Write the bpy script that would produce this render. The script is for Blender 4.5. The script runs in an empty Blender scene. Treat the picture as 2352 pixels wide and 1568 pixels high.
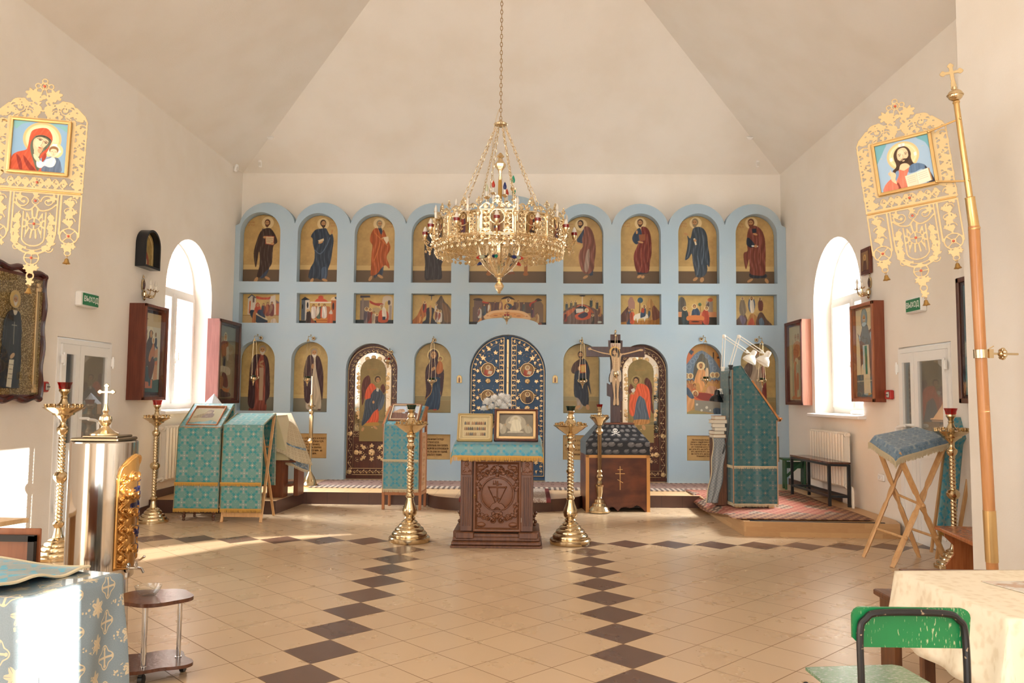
EXPO = 0.93; WCOL = (.985, .985, .98); WSTR = 2.4; SUNE = 14.0; WINE = 3600; REARE = 95; REARC = (1, .98, .95)
import bpy, math, random
import numpy as np
from mathutils import Matrix, Vector
R = math.radians; PI = math.pi; sin, cos = math.sin, math.cos
S = bpy.context.scene
# ---------------------------------------------------------------- camera
F = 1836.0; CH = 1.55
YAW, PIT, ROL = R(1.16), R(4.007), R(.47)
_f = Vector((-sin(YAW)*cos(PIT), cos(YAW)*cos(PIT), sin(PIT)))
_r0 = Vector((cos(YAW), sin(YAW), 0)); _u0 = _r0.cross(_f)
_r = cos(ROL)*_r0 + sin(ROL)*_u0; _u = -sin(ROL)*_r0 + cos(ROL)*_u0
cd = bpy.data.cameras.new('camera'); cam = bpy.data.objects.new('camera', cd); S.collection.objects.link(cam)
cam.matrix_world = Matrix(((_r.x, _u.x, -_f.x, 0), (_r.y, _u.y, -_f.y, 0), (_r.z, _u.z, -_f.z, CH), (0, 0, 0, 1)))
cd.sensor_width = 36; cd.lens = F/2352*36; cd.clip_start = .05; cd.clip_end = 200
S.camera = cam
def P(x, y, X=None, Y=None, Z=None):
    """the point of the plane X=, Y= or Z= that the photograph shows at pixel x, y"""
    d = _f + (x-1176)/F*_r + (784-y)/F*_u
    t = X/d.x if X is not None else Y/d.y if Y is not None else (Z-CH)/d.z
    return Vector((t*d.x, t*d.y, CH+t*d.z))
# ---------------------------------------------------------------- light
S.view_settings.view_transform = 'Standard'; S.view_settings.look = 'None'; S.view_settings.gamma = 1
S.view_settings.use_curve_mapping = False
S.view_settings.exposure = EXPO
S.cycles.max_bounces = 8; S.cycles.diffuse_bounces = 5; S.cycles.glossy_bounces = 4; S.cycles.transmission_bounces = 4
S.cycles.transparent_max_bounces = 12; S.cycles.caustics_reflective = False; S.cycles.caustics_refractive = False
S.cycles.sample_clamp_indirect = 8; S.cycles.use_denoising = True
w = bpy.data.worlds.new('daylight'); S.world = w; w.use_nodes = True
w.node_tree.nodes['Background'].inputs[0].default_value = WCOL + (1,)
w.node_tree.nodes['Background'].inputs[1].default_value = WSTR
def light(name, kind, loc, d, energy, col, **k):
    l = bpy.data.lights.new(name, kind); l.energy = energy; l.color = col
    for a, b in k.items(): setattr(l, a, b)
    o = bpy.data.objects.new(name, l); S.collection.objects.link(o); o.location = loc
    o.rotation_euler = Vector(d).to_track_quat('-Z', 'Y').to_euler(); return o
SUN = (-1, .75, -.3)
light('sun', 'SUN', (6, 0, 8), SUN, SUNE, (1, .94, .86), angle=R(.25))
light('window_daylight', 'AREA', (-8.5, 12, 6.5), (3.5, -.6, -3.9), WINE, (.93, .97, 1), shape='RECTANGLE', size=4, size_y=4)
light('window_daylight', 'AREA', (7.9, 12.4, 6.5), (-3.6, -1, -3.9), WINE, (.93, .97, 1), shape='RECTANGLE', size=4, size_y=4)
light('rear_fill_light', 'AREA', (-.3, -2.7, 2.9), (0, 1, .32), REARE, REARC, shape='RECTANGLE', size=6, size_y=3)  # fill panel added behind the camera, just inside the rear wall
# ---------------------------------------------------------------- materials
def lin(c):
    if isinstance(c, str): c = [int(c[i:i+2], 16)/255 for i in (0, 2, 4)]
    return tuple((v/12.92 if v <= .04045 else ((v+.055)/1.055)**2.4) for v in c[:3])
class N:
    """node arithmetic: N values combine with + - * / and the methods below into Math nodes"""
    def __init__(s, t, k): s.t = t; s.k = k
    def m(s, op, *a):
        n = s.t.nodes.new('ShaderNodeMath'); n.operation = op
        for i, v in enumerate((s,)+a):
            if isinstance(v, N): s.t.links.new(v.k, n.inputs[i])
            else: n.inputs[i].default_value = v
        return N(s.t, n.outputs[0])
    def __add__(s, o): return s.m('ADD', o)
    def __sub__(s, o): return s.m('SUBTRACT', o)
    def __mul__(s, o): return s.m('MULTIPLY', o)
    def __truediv__(s, o): return s.m('DIVIDE', o)
    __radd__ = __add__; __rmul__ = __mul__
    def __rsub__(s, o): return (s*-1)+o
    def abs(s): return s.m('ABSOLUTE')
    def fr(s): return s.m('FRACT')
    def fl(s): return s.m('FLOOR')
    def sin(s): return s.m('SINE')
    def cos(s): return s.m('COSINE')
    def lt(s, o): return s.m('LESS_THAN', o)
    def gt(s, o): return s.m('GREATER_THAN', o)
    def mx(s, o): return s.m('MAXIMUM', o)
    def mn(s, o): return s.m('MINIMUM', o)
    def at2(s, o): return s.m('ARCTAN2', o)
    def hyp(s, o): return (s*s+o*o).m('SQRT')
    def near(s, v, e): return (s-v).abs().lt(e)
    def step(s, a, b):
        n = s.t.nodes.new('ShaderNodeMapRange'); n.interpolation_type = 'SMOOTHSTEP'
        s.t.links.new(s.k, n.inputs[0]); n.inputs[1].default_value = a; n.inputs[2].default_value = b
        return N(s.t, n.outputs[0])
class Mat:
    def __init__(s, name, col=(.8, .8, .8), rough=.5, metal=0, **k):
        s.mat = bpy.data.materials.new(name); s.mat.use_nodes = True; s.t = s.mat.node_tree
        s.b = s.t.nodes['Principled BSDF']; s.col = lin(col)
        s.b.inputs['Base Color'].default_value = s.col+(1,)
        s.b.inputs['Roughness'].default_value = rough; s.b.inputs['Metallic'].default_value = metal
        for a, v in k.items(): s.b.inputs[a.replace('_', ' ')].default_value = v
    def xyz(s, which='Object', sc=1):
        n = s.t.nodes.new('ShaderNodeTexCoord'); q = s.t.nodes.new('ShaderNodeSeparateXYZ')
        s.t.links.new(n.outputs[which], q.inputs[0]); return [N(s.t, o)*sc for o in q.outputs]
    def geo(s):
        n = s.t.nodes.new('ShaderNodeNewGeometry'); q = s.t.nodes.new('ShaderNodeSeparateXYZ')
        s.t.links.new(n.outputs['Position'], q.inputs[0]); return [N(s.t, o) for o in q.outputs]
    def noise(s, scale=5, detail=3, which='Object', stretch=(1, 1, 1), out=0, rough=.5, dist=0):
        n = s.t.nodes.new('ShaderNodeTexCoord'); mp = s.t.nodes.new('ShaderNodeMapping'); q = s.t.nodes.new('ShaderNodeTexNoise')
        s.t.links.new(n.outputs[which], mp.inputs[0]); s.t.links.new(mp.outputs[0], q.inputs['Vector'])
        mp.inputs['Scale'].default_value = stretch
        q.inputs['Scale'].default_value = scale; q.inputs['Detail'].default_value = detail; q.inputs['Roughness'].default_value = rough
        q.inputs['Distortion'].default_value = dist
        return N(s.t, q.outputs[out])
    def vor(s, scale=5, which='Object', stretch=(1, 1, 1), feat='F1', out='Distance'):
        n = s.t.nodes.new('ShaderNodeTexCoord'); mp = s.t.nodes.new('ShaderNodeMapping'); q = s.t.nodes.new('ShaderNodeTexVoronoi')
        s.t.links.new(n.outputs[which], mp.inputs[0]); s.t.links.new(mp.outputs[0], q.inputs['Vector']); q.feature = feat
        mp.inputs['Scale'].default_value = stretch; q.inputs['Scale'].default_value = scale
        return N(s.t, q.outputs[out])
    def mix(s, fac, a, b):
        n = s.t.nodes.new('ShaderNodeMix'); n.data_type = 'RGBA'
        s.t.links.new(fac.k, n.inputs[0]) if isinstance(fac, N) else setattr(n.inputs[0], 'default_value', fac)
        for i, v in ((6, a), (7, b)):
            if isinstance(v, N): s.t.links.new(v.k, n.inputs[i])
            else: n.inputs[i].default_value = lin(v)+(1,)
        return N(s.t, n.outputs[2])
    def attr(s, name='Col'):
        n = s.t.nodes.new('ShaderNodeVertexColor'); n.layer_name = name; return N(s.t, n.outputs[0])
    def set(s, inp, v): s.t.links.new(v.k, s.b.inputs[inp]); return s
    def bump(s, v, dist=.002, strength=1):
        n = s.t.nodes.new('ShaderNodeBump'); n.inputs['Distance'].default_value = dist; n.inputs['Strength'].default_value = strength
        s.t.links.new(v.k, n.inputs['Height']); s.t.links.new(n.outputs[0], s.b.inputs['Normal']); return s
ML = {}
def flat(name, col, rough=.5, metal=0, **k):
    if name not in ML: ML[name] = Mat(name, col, rough, metal, **k).mat
    return ML[name]
def wood(name, a, b, rough=.4, sc=6, stretch=(6, 6, .5)):
    m = Mat(name, a, rough); n = m.noise(sc, 4, stretch=stretch, dist=.6)
    m.set('Base Color', m.mix(n.step(.3, .7), a, b)).bump(n, .001); ML[name] = m.mat; return m.mat
def brocade(name, ground, field, motif, s=.1, gold=None, rough=.45, uv='UV', amt=.6):
    """woven cloth: crosses in cell centres, leaf quatrefoils on cell corners; UV in metres"""
    m = Mat(name, ground, rough); x, y, z = m.xyz(uv)
    u = (x/s).fr()-.5; v = (y/s).fr()-.5
    r = u.hyp(v); th = v.at2(u); q4 = (th*4).cos(); q8 = (th*8).cos()
    cross = (u.abs().lt(.018+.9*v*v)*v.abs().lt(.29)).mx(v.abs().lt(.018+.9*u*u)*u.abs().lt(.25))
    ring = (r-(.13+.03*q4)).abs().lt(.014)
    u2 = (x/s+.5).fr()-.5; v2 = (y/s+.5).fr()-.5; r2 = u2.hyp(v2); t2 = v2.at2(u2)
    leaf = (r2-(.30+.06*(t2*8).cos())).abs().lt(.012).mx((r2-(.09+.04*(t2*4).cos())).abs().lt(.016))
    heart = (r2.lt(.27+.13*(t2*4+PI).cos())*(r2.gt(.13))).mx((u.abs()-.17).hyp(v.abs()-.17).lt(.07))
    sp = m.noise(400, 1, uv)
    base = m.mix(heart, ground, field)
    mm = cross.mx(ring).mx(leaf)
    col = m.mix(mm*(amt+.4*sp), base, motif)
    if gold: col = m.mix((u.abs()+v.abs()).lt(.05).mx((u2.abs()+v2.abs()).lt(.06)), col, gold)
    m.set('Base Color', col); m.bump(mm+.5*sp, .0006); m.b.inputs['Sheen Weight'].default_value = .2
    ML[name] = m.mat; return m.mat
# ---------------------------------------------------------------- objects
COL = S.collection
def link(o, parent=None):
    COL.objects.link(o)
    if parent is not None: o.parent = parent
    return o
def tag(o, label=None, cat=None, group=None, kind=None):
    for k, v in (('label', label), ('category', cat), ('group', group), ('kind', kind)):
        if v: o[k] = v
    return o
def thing(name, label, cat, loc=(0, 0, 0), rz=0, group=None):
    o = link(bpy.data.objects.new(name, None)); o.empty_display_size = .1
    o.location = loc; o.rotation_euler = (0, 0, rz); return tag(o, label, cat, group)
def dup(o, loc=None, rz=None, label=None, parent=None, **k):
    c = o.copy(); link(c); c.parent = parent
    for ch in list(o.children): dup(ch, parent=c)
    if loc is not None: c.location = loc
    if rz is not None: c.rotation_euler = (0, 0, rz)
    return tag(c, label, **k)
def ob(name, me, parent=None, mats=None, loc=None, rot=None, kind=None):
    o = bpy.data.objects.new(name, me); link(o, parent)
    if mats is not None:
        for m in (mats if isinstance(mats, (list, tuple)) else [mats]): me.materials.append(m)
    if loc is not None: o.location = loc
    if rot is not None: o.rotation_euler = rot
    if kind: o['kind'] = kind
    return o
def frame_of(d):
    d = Vector(d).normalized(); a = Vector((0, 0, 1)) if abs(d.z) < .95 else Vector((1, 0, 0))
    x = a.cross(d).normalized(); return x, d.cross(x), d
def spline(pts, n=8, closed=False):
    """Catmull-Rom through the points"""
    p = [np.array(q, float) for q in pts]; k = len(p); out = []
    for i in range(k if closed else k-1):
        g = (lambda j: p[j % k]) if closed else (lambda j: p[min(max(j, 0), k-1)])
        a, b, c, d = g(i-1), g(i), g(i+1), g(i+2)
        for t in np.arange(n)/n:
            out.append(.5*((2*b)+(c-a)*t+(2*a-5*b+4*c-d)*t*t+(3*b-a-3*c+d)*t**3))
    if not closed: out.append(p[-1])
    return np.array(out)
class B:
    """collects shapes and links them as one mesh object"""
    def __init__(s): s.v = []; s.f = []; s.mi = []; s.uv = {}
    def add(s, v, f, mi=0):
        n = len(s.v); s.v += [tuple(map(float, q)) for q in v]; s.f += [[i+n for i in q] for q in f]; s.mi += [mi]*len(f); return s
    def box(s, c, d, mi=0, rz=0, rot=None, taper=1, bev=0):
        x, y, z = [k/2 for k in d]; t = taper
        if bev:
            b = min(bev, x*.9, y*.9, z*.9); V = []; 
            for zz, e in ((-z, b), (-z+b, 0), (z-b, 0), (z, b)):
                for (i, j) in ((-1, -1), (1, -1), (1, 1), (-1, 1)):
                    # corner cut in plan
                    if (i, j) in ((-1, -1), (1, 1)): V += [(i*(x-e), j*(y-e-b), zz), (i*(x-e-b), j*(y-e), zz)]
                    else: V += [(i*(x-e-b), j*(y-e), zz), (i*(x-e), j*(y-e-b), zz)]
            Fc = [list(range(7, -1, -1)), list(range(24, 32))]
            for k in range(3):
                for i in range(8): j = (i+1) % 8; Fc.append([k*8+i, k*8+j, k*8+8+j, k*8+8+i])
        else:
            V = [(-x, -y, -z), (x, -y, -z), (x, y, -z), (-x, y, -z), (-x*t, -y*t, z), (x*t, -y*t, z), (x*t, y*t, z), (-x*t, y*t, z)]
            Fc = [[3, 2, 1, 0], [4, 5, 6, 7], [0, 1, 5, 4], [1, 2, 6, 5], [2, 3, 7, 6], [3, 0, 4, 7]]
        m = rot if rot is not None else Matrix.Rotation(rz, 3, 'Z')
        return s.add([m @ Vector(q)+Vector(c) for q in V], Fc, mi)
    def beam(s, a, b, w, h, mi=0, up=(0, 0, 1), bev=0):
        a, b = Vector(a), Vector(b); d = b-a; z = d.normalized(); x = Vector(up).cross(z)
        x = x.normalized() if x.length > 1e-4 else Vector((1, 0, 0)); y = z.cross(x)
        return s.box((a+b)/2, (w, h, d.length), mi, rot=Matrix((x, y, z)).transposed(), bev=bev)
    def rings(s, rs, mi=0, caps=True, closed=False):
        n = len(rs[0]); V = [q for r in rs for q in r]; Fc = []; K = len(rs)
        for k in range(K if closed else K-1):
            a = k*n; b = ((k+1) % K)*n
            for i in range(n): j = (i+1) % n; Fc.append([a+i, a+j, b+j, b+i])
        if caps and not closed: Fc += [list(range(n-1, -1, -1)), list(range((K-1)*n, K*n))]
        return s.add(V, Fc, mi)
    def lathe(s, prof, n=24, c=(0, 0, 0), ax=(0, 0, 1), mi=0, lob=0, ln=8):
        X, Y, Z = frame_of(ax); c = Vector(c)
        if ax == (0, 0, 1): X, Y = Vector((1, 0, 0)), Vector((0, 1, 0))
        rs = []
        for r, h in prof:
            rs.append([c+Z*h+(X*cos(2*PI*i/n)+Y*sin(2*PI*i/n))*max(r, 1e-5)*(1+lob*cos(ln*2*PI*i/n)) for i in range(n)])
        return s.rings(rs, mi)
    def tube(s, pts, r, n=8, mi=0, closed=False, flat=1):
        p = [Vector(q) for q in pts]; rs = []; K = len(p); X = None
        for i in range(K):
            if closed: d = p[(i+1) % K]-p[i-1]
            else: d = p[min(i+1, K-1)]-p[max(i-1, 0)]
            d.normalize() if d.length > 1e-9 else None
            if X is None: X = frame_of(d)[0]
            X = X-d*X.dot(d); X.normalize(); Y = d.cross(X)
            rr = r[i] if isinstance(r, (list, tuple, np.ndarray)) else r
            rs.append([p[i]+(X*cos(2*PI*k/n)+Y*sin(2*PI*k/n)*flat)*rr for k in range(n)])
        return s.rings(rs, mi, closed=closed)
    def sph(s, c, r, n=12, mi=0, sc=(1, 1, 1)):
        m = max(6, n//2+2); rs = []
        for j in range(m+1):
            a = -PI/2+PI*j/m; q = max(cos(a), 1e-4)
            rs.append([Vector(c)+Vector((r*sc[0]*q*cos(2*PI*i/n), r*sc[1]*q*sin(2*PI*i/n), r*sc[2]*sin(a))) for i in range(n)])
        return s.rings(rs, mi)
    def prism(s, poly, a, b, plane='XZ', mi=0):
        """poly extruded from a to b along the axis left out of plane"""
        k = {'XZ': lambda p, t: (p[0], t, p[1]), 'XY': lambda p, t: (p[0], p[1], t), 'YZ': lambda p, t: (t, p[0], p[1])}[plane]
        n = len(poly); V = [k(p, a) for p in poly]+[k(p, b) for p in poly]
        Fc = [list(range(n)), list(range(2*n-1, n-1, -1))]+[[i, n+i, n+(i+1) % n, (i+1) % n] for i in range(n)]
        return s.add(V, Fc, mi)
    def build(s, name, mat, parent=None, smooth=35, kind=None, loc=None, rot=None, fix=True):
        me = bpy.data.meshes.new(name); me.from_pydata(s.v, [], s.f)
        if len(set(s.mi)) > 1: me.polygons.foreach_set('material_index', s.mi)
        if fix:
            import bmesh
            bm = bmesh.new(); bm.from_mesh(me); bmesh.ops.recalc_face_normals(bm, faces=bm.faces); bm.to_mesh(me); bm.free()
        if smooth: me.shade_smooth(); me.set_sharp_from_angle(angle=R(smooth))
        me.update()
        return ob(name, me, parent, mat, loc, rot, kind)
def sheet(name, fn, nu, nv, mat, parent=None, th=.003, su=1, sv=1, kind=None, smooth=60, two=True):
    """a cloth: fn(u,v)->point for u,v in 0..1, UV in metres through su, sv, with real thickness"""
    V = []; UV = []
    for j in range(nv+1):
        for i in range(nu+1): V.append(tuple(fn(i/nu, j/nv))); UV.append((i/nu*su, j/nv*sv))
    W = nu+1; Fc = [(j*W+i, j*W+i+1, (j+1)*W+i+1, (j+1)*W+i) for j in range(nv) for i in range(nu)]
    me = bpy.data.meshes.new(name); me.from_pydata(V, [], Fc)
    l = me.uv_layers.new(name='UVMap')
    l.data.foreach_set('uv', np.array([UV[i] for f in Fc for i in f], float).ravel())
    me.shade_smooth(); me.update(); o = ob(name, me, parent, mat, kind=kind)
    if two:
        m = o.modifiers.new('thickness', 'SOLIDIFY'); m.thickness = th; m.offset = 0
    return o
# ---------------------------------------------------------------- painter: builds coloured, pierced and carved panels
class Cv:
    """a small raster painter in memory; x 0..1 across, y 0..a downwards; becomes a fine mesh with vertex colours, holes or relief"""
    def __init__(s, a, n, bg='c8b080', mask=True):
        s.a = a; s.W = n*2; s.H = int(round(n*a))*2
        s.X, s.Y = np.meshgrid((np.arange(s.W)+.5)/s.W, (np.arange(s.H)+.5)/s.W)
        s.c = np.zeros((s.H, s.W, 3)); s.c[:] = lin(bg); s.m = np.full((s.H, s.W), float(mask)); s.h = np.zeros((s.H, s.W))
        s.off = (0, 0); s.sc = 1; s.fx = 1; s.rot = 0; s.ky = 1
    def tr(s, pts):
        p = np.array(pts, float)*s.sc; p[:, 0] *= s.fx; p[:, 1] *= s.ky
        if s.rot: c_, s_ = cos(s.rot), sin(s.rot); p = p@np.array([[c_, s_], [-s_, c_]])
        return p+np.array(s.off)
    def at(s, x=0, y=0, sc=1, fx=1, rot=0): s.off = (x, y); s.sc = sc; s.fx = fx; s.rot = rot; return s
    def bb(s, p, e=0):
        x0 = int(max(0, (p[:, 0].min()-e)*s.W-1)); x1 = int(min(s.W, (p[:, 0].max()+e)*s.W+2))
        y0 = int(max(0, (p[:, 1].min()-e)*s.W-1)); y1 = int(min(s.H, (p[:, 1].max()+e)*s.W+2))
        return slice(y0, max(y0, y1)), slice(x0, max(x0, x1))
    def put(s, sl, k, col, al=1, f=0, fa=0, fq=60, h=None, m=None):
        if not k.any(): return s
        if col is not None:
            c = np.array(lin(col)); X, Y = s.X[sl], s.Y[sl]
            if f:
                q = X*cos(fa)+Y*sin(fa); w = X*-sin(fa)+Y*cos(fa)
                t = np.sin(q*fq+2.2*np.sin(w*fq*.13)+1.3*np.sin(q*fq*.37))+.5*np.sin(q*fq*2.1+w*5)
                cc = c*(1+.6*f*t[..., None])+np.maximum(0, t-.7)[..., None]*f*.16
            else: cc = np.broadcast_to(c, X.shape+(3,))
            s.c[sl][k] = s.c[sl][k]*(1-al)+np.clip(cc, 0, 1)[k]*al
        if h is not None: s.h[sl][k] = np.maximum(s.h[sl][k], h) if np.isscalar(h) else np.maximum(s.h[sl][k], h[k])
        if m is not None: s.m[sl][k] = m
        return s
    def poly(s, pts, col=None, sm=1, **k):
        p = s.tr(pts)
        if sm: p = spline(p, 6, True)
        sl = s.bb(p); X, Y = s.X[sl], s.Y[sl]; ins = np.zeros(X.shape, bool)
        x0, y0 = p[:, 0], p[:, 1]; x1, y1 = np.roll(x0, -1), np.roll(y0, -1)
        for a, b, c, d in zip(x0, y0, x1, y1):
            if b == d: continue
            ins ^= ((b > Y) != (d > Y)) & (X < (c-a)*(Y-b)/(d-b)+a)
        return s.put(sl, ins, col, **k)
    def ell(s, x, y, rx, ry=None, col=None, rot=0, ring=None, dome=None, **k):
        ry = rx if ry is None else ry; p = s.tr([(x, y)])[0]; rx *= s.sc; ry *= s.sc; rt = rot*s.fx+s.rot
        e = max(rx, ry); sl = s.bb(np.array([p]), e); X, Y = s.X[sl]-p[0], s.Y[sl]-p[1]
        a = (X*cos(rt)+Y*sin(rt))/rx; b = (-X*sin(rt)+Y*cos(rt))/ry; q = a*a+b*b
        ins = q <= 1
        if ring: ins &= q >= (1-ring)**2
        if dome: k['h'] = dome*np.sqrt(np.maximum(0, 1-q))
        return s.put(sl, ins, col, **k)
    def rect(s, x0, y0, x1, y1, col=None, **k): return s.poly([(x0, y0), (x1, y0), (x1, y1), (x0, y1)], col, sm=0, **k)
    def line(s, pts, w, col=None, sm=1, hr=None, taper=0, **k):
        p = s.tr(pts); w = w*s.sc
        if sm and len(p) > 2: p = spline(p, 6)
        sl = s.bb(p, w); X, Y = s.X[sl], s.Y[sl]; D = np.full(X.shape, 9.); n = len(p)-1
        for i in range(n):
            a, b = p[i], p[i+1]; d = b-a; L = d@d
            t = np.clip(((X-a[0])*d[0]+(Y-a[1])*d[1])/max(L, 1e-12), 0, 1)
            ww = w*(1-taper*(i+t)/n)
            D = np.minimum(D, np.hypot(X-a[0]-t*d[0], Y-a[1]-t*d[1])/np.maximum(ww/2, 1e-6))
        if hr: k['h'] = hr*np.sqrt(np.maximum(0, 1-D*D))
        return s.put(sl, D <= 1, col, **k)
    def curl(s, x, y, r, turns=1.4, a0=0, d=1, w=.02, **k):
        """a scroll winding inward, ending in a bud"""
        pts = [(x+r*(1-.8*t)*cos(a0+d*turns*2*PI*t), y+r*(1-.8*t)*sin(a0+d*turns*2*PI*t)) for t in np.linspace(0, 1, 16)]
        s.line(pts, w, taper=.3, **k); e = pts[-1]; hr = k.pop('hr', None)
        return s.ell(e[0], e[1], w*1.1, w*1.1, dome=hr, **k)
    def leaf(s, x, y, r, a=0, lobes=5, **k):
        p = []
        for i in range(40):
            t = 2*PI*i/40; q = r*(.55+.45*abs(cos(lobes*t/2)))*(1 if abs(t-PI) > .4 else .8)
            p.append((x+q*cos(t+a), y+q*sin(t+a)))
        return s.poly(p, sm=0, **k)
    def grapes(s, x, y, r, a=PI/2, **k):
        for i, (u, v) in enumerate([(0, -1.2), (0, 0), (0, 1.2), (1, -.6), (1, .6), (2, 0), (-1, -.7), (-1, .7), (3, 0)]):
            s.ell(x+r*.38*(u*cos(a)-v*sin(a)), y+r*.38*(u*sin(a)+v*cos(a)), r*.27, **k)
        return s
    def grow(s, k):
        for _ in range(k):
            m = s.m.copy(); m[1:] = np.maximum(m[1:], s.m[:-1]); m[:-1] = np.maximum(m[:-1], s.m[1:]); m[:, 1:] = np.maximum(m[:, 1:], s.m[:, :-1]); m[:, :-1] = np.maximum(m[:, :-1], s.m[:, 1:]); s.m = m
        return s
    def down(s):
        f = lambda A: (A[::2, ::2]+A[1::2, ::2]+A[::2, 1::2]+A[1::2, 1::2])/4
        return (np.stack([f(s.c[..., i]) for i in range(3)], -1), f(s.m), f(s.h))
    def speck(s, amt=.06, sc=9, seed=1):
        rs = np.random.RandomState(seed); t = np.zeros(s.X.shape)
        for q, a in ((sc, 1), (sc*2.3, .6), (sc*6, .4)):
            n = int(q*max(1, s.a))+3; g = rs.rand(n+2, n+2)*2-1; u = s.X*q*.9; v = s.Y*q*.9
            u = np.clip(u, 0, n); v = np.clip(v, 0, n); i = u.astype(int); j = v.astype(int); a_, b_ = u-i, v-j
            a_ = a_*a_*(3-2*a_); b_ = b_*b_*(3-2*b_)
            t += a*((g[j, i]*(1-a_)+g[j, i+1]*a_)*(1-b_)+(g[j+1, i]*(1-a_)+g[j+1, i+1]*a_)*b_)
        s.c *= (1+amt*t)[..., None]; return s
    def mesh(s, name, w, th=.004, colour=True, relief=False, cx=True):
        """front looks to -Y, x centred, z from 0 (bottom) to w*a (top)"""
        c, m, h = s.down(); Hh, Ww = m.shape; x = np.linspace(-.5, .5, Ww)*w if cx else np.linspace(0, 1, Ww)*w
        z = np.linspace(s.a, 0, Hh)*w
        X, Z = np.meshgrid(x, z); Yf = -h*w if relief else np.zeros_like(X)
        V = np.stack([X, Yf, Z], -1).reshape(-1, 3); nV = len(V)
        Bk = np.stack([X, np.full_like(X, th), Z], -1).reshape(-1, 3)
        idx = np.arange(nV).reshape(Hh, Ww); full = bool((m > .5).all())
        k = m > .5; fm = k[:-1, :-1] & k[1:, :-1] & k[:-1, 1:] & k[1:, 1:]
        a, b, c2, d = idx[1:, :-1][fm], idx[1:, 1:][fm], idx[:-1, 1:][fm], idx[:-1, :-1][fm]
        Q = [np.stack([a, b, c2, d], 1)]
        if full:
            ring = np.concatenate([idx[-1, :], idx[-2::-1, -1], idx[0, -2::-1], idx[1:-1, 0]])
            V = np.concatenate([V, Bk[ring]]); bi = nV+np.arange(len(ring)); r2 = np.roll(ring, -1); b2 = np.roll(bi, -1)
            Q.append(np.stack([ring, bi, b2, r2], 1)); last = bi[::-1]; CI = np.concatenate([np.arange(nV), ring])
        else:
            V = np.concatenate([V, Bk]); CI = np.concatenate([np.arange(nV)]*2); last = None
            Q.append(np.stack([d+nV, c2+nV, b+nV, a+nV], 1))
            fp = np.pad(fm, 1)
            up = fm & ~fp[:-2, 1:-1]; dn = fm & ~fp[2:, 1:-1]; lf = fm & ~fp[1:-1, :-2]; rt = fm & ~fp[1:-1, 2:]
            I = idx
            for kk, p, q in ((up, I[:-1, 1:], I[:-1, :-1]), (dn, I[1:, :-1], I[1:, 1:]), (lf, I[:-1, :-1], I[1:, :-1]), (rt, I[1:, 1:], I[:-1, 1:])):
                p, q = p[kk], q[kk]; Q.append(np.stack([q, p, p+nV, q+nV], 1))
        Q = np.concatenate(Q); nq = len(Q)
        used = np.unique(np.concatenate([Q.ravel(), last])) if last is not None else np.unique(Q)
        rm = np.zeros(len(V), int); rm[used] = np.arange(len(used)); V = V[used]; CI = CI[used]; Q = rm[Q]
        me = bpy.data.meshes.new(name); me.vertices.add(len(V)); me.vertices.foreach_set('co', V.ravel())
        loops = Q.ravel(); st = np.arange(nq)*4; tot = np.full(nq, 4)
        if last is not None:
            loops = np.concatenate([loops, rm[last]]); st = np.append(st, nq*4); tot = np.append(tot, len(last))
        me.loops.add(len(loops)); me.loops.foreach_set('vertex_index', loops.astype(np.int32))
        me.polygons.add(len(st)); me.polygons.foreach_set('loop_start', st.astype(np.int32)); me.polygons.foreach_set('loop_total', tot.astype(np.int32))
        me.update(calc_edges=True)
        if colour:
            at = me.color_attributes.new('Col', 'FLOAT_COLOR', 'POINT')
            cc = np.concatenate([c.reshape(-1, 3)[CI], np.ones((len(CI), 1))], 1); at.data.foreach_set('color', cc.ravel())
        if relief: me.shade_smooth(); me.set_sharp_from_angle(angle=R(50))
        me.validate(); return me
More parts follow.
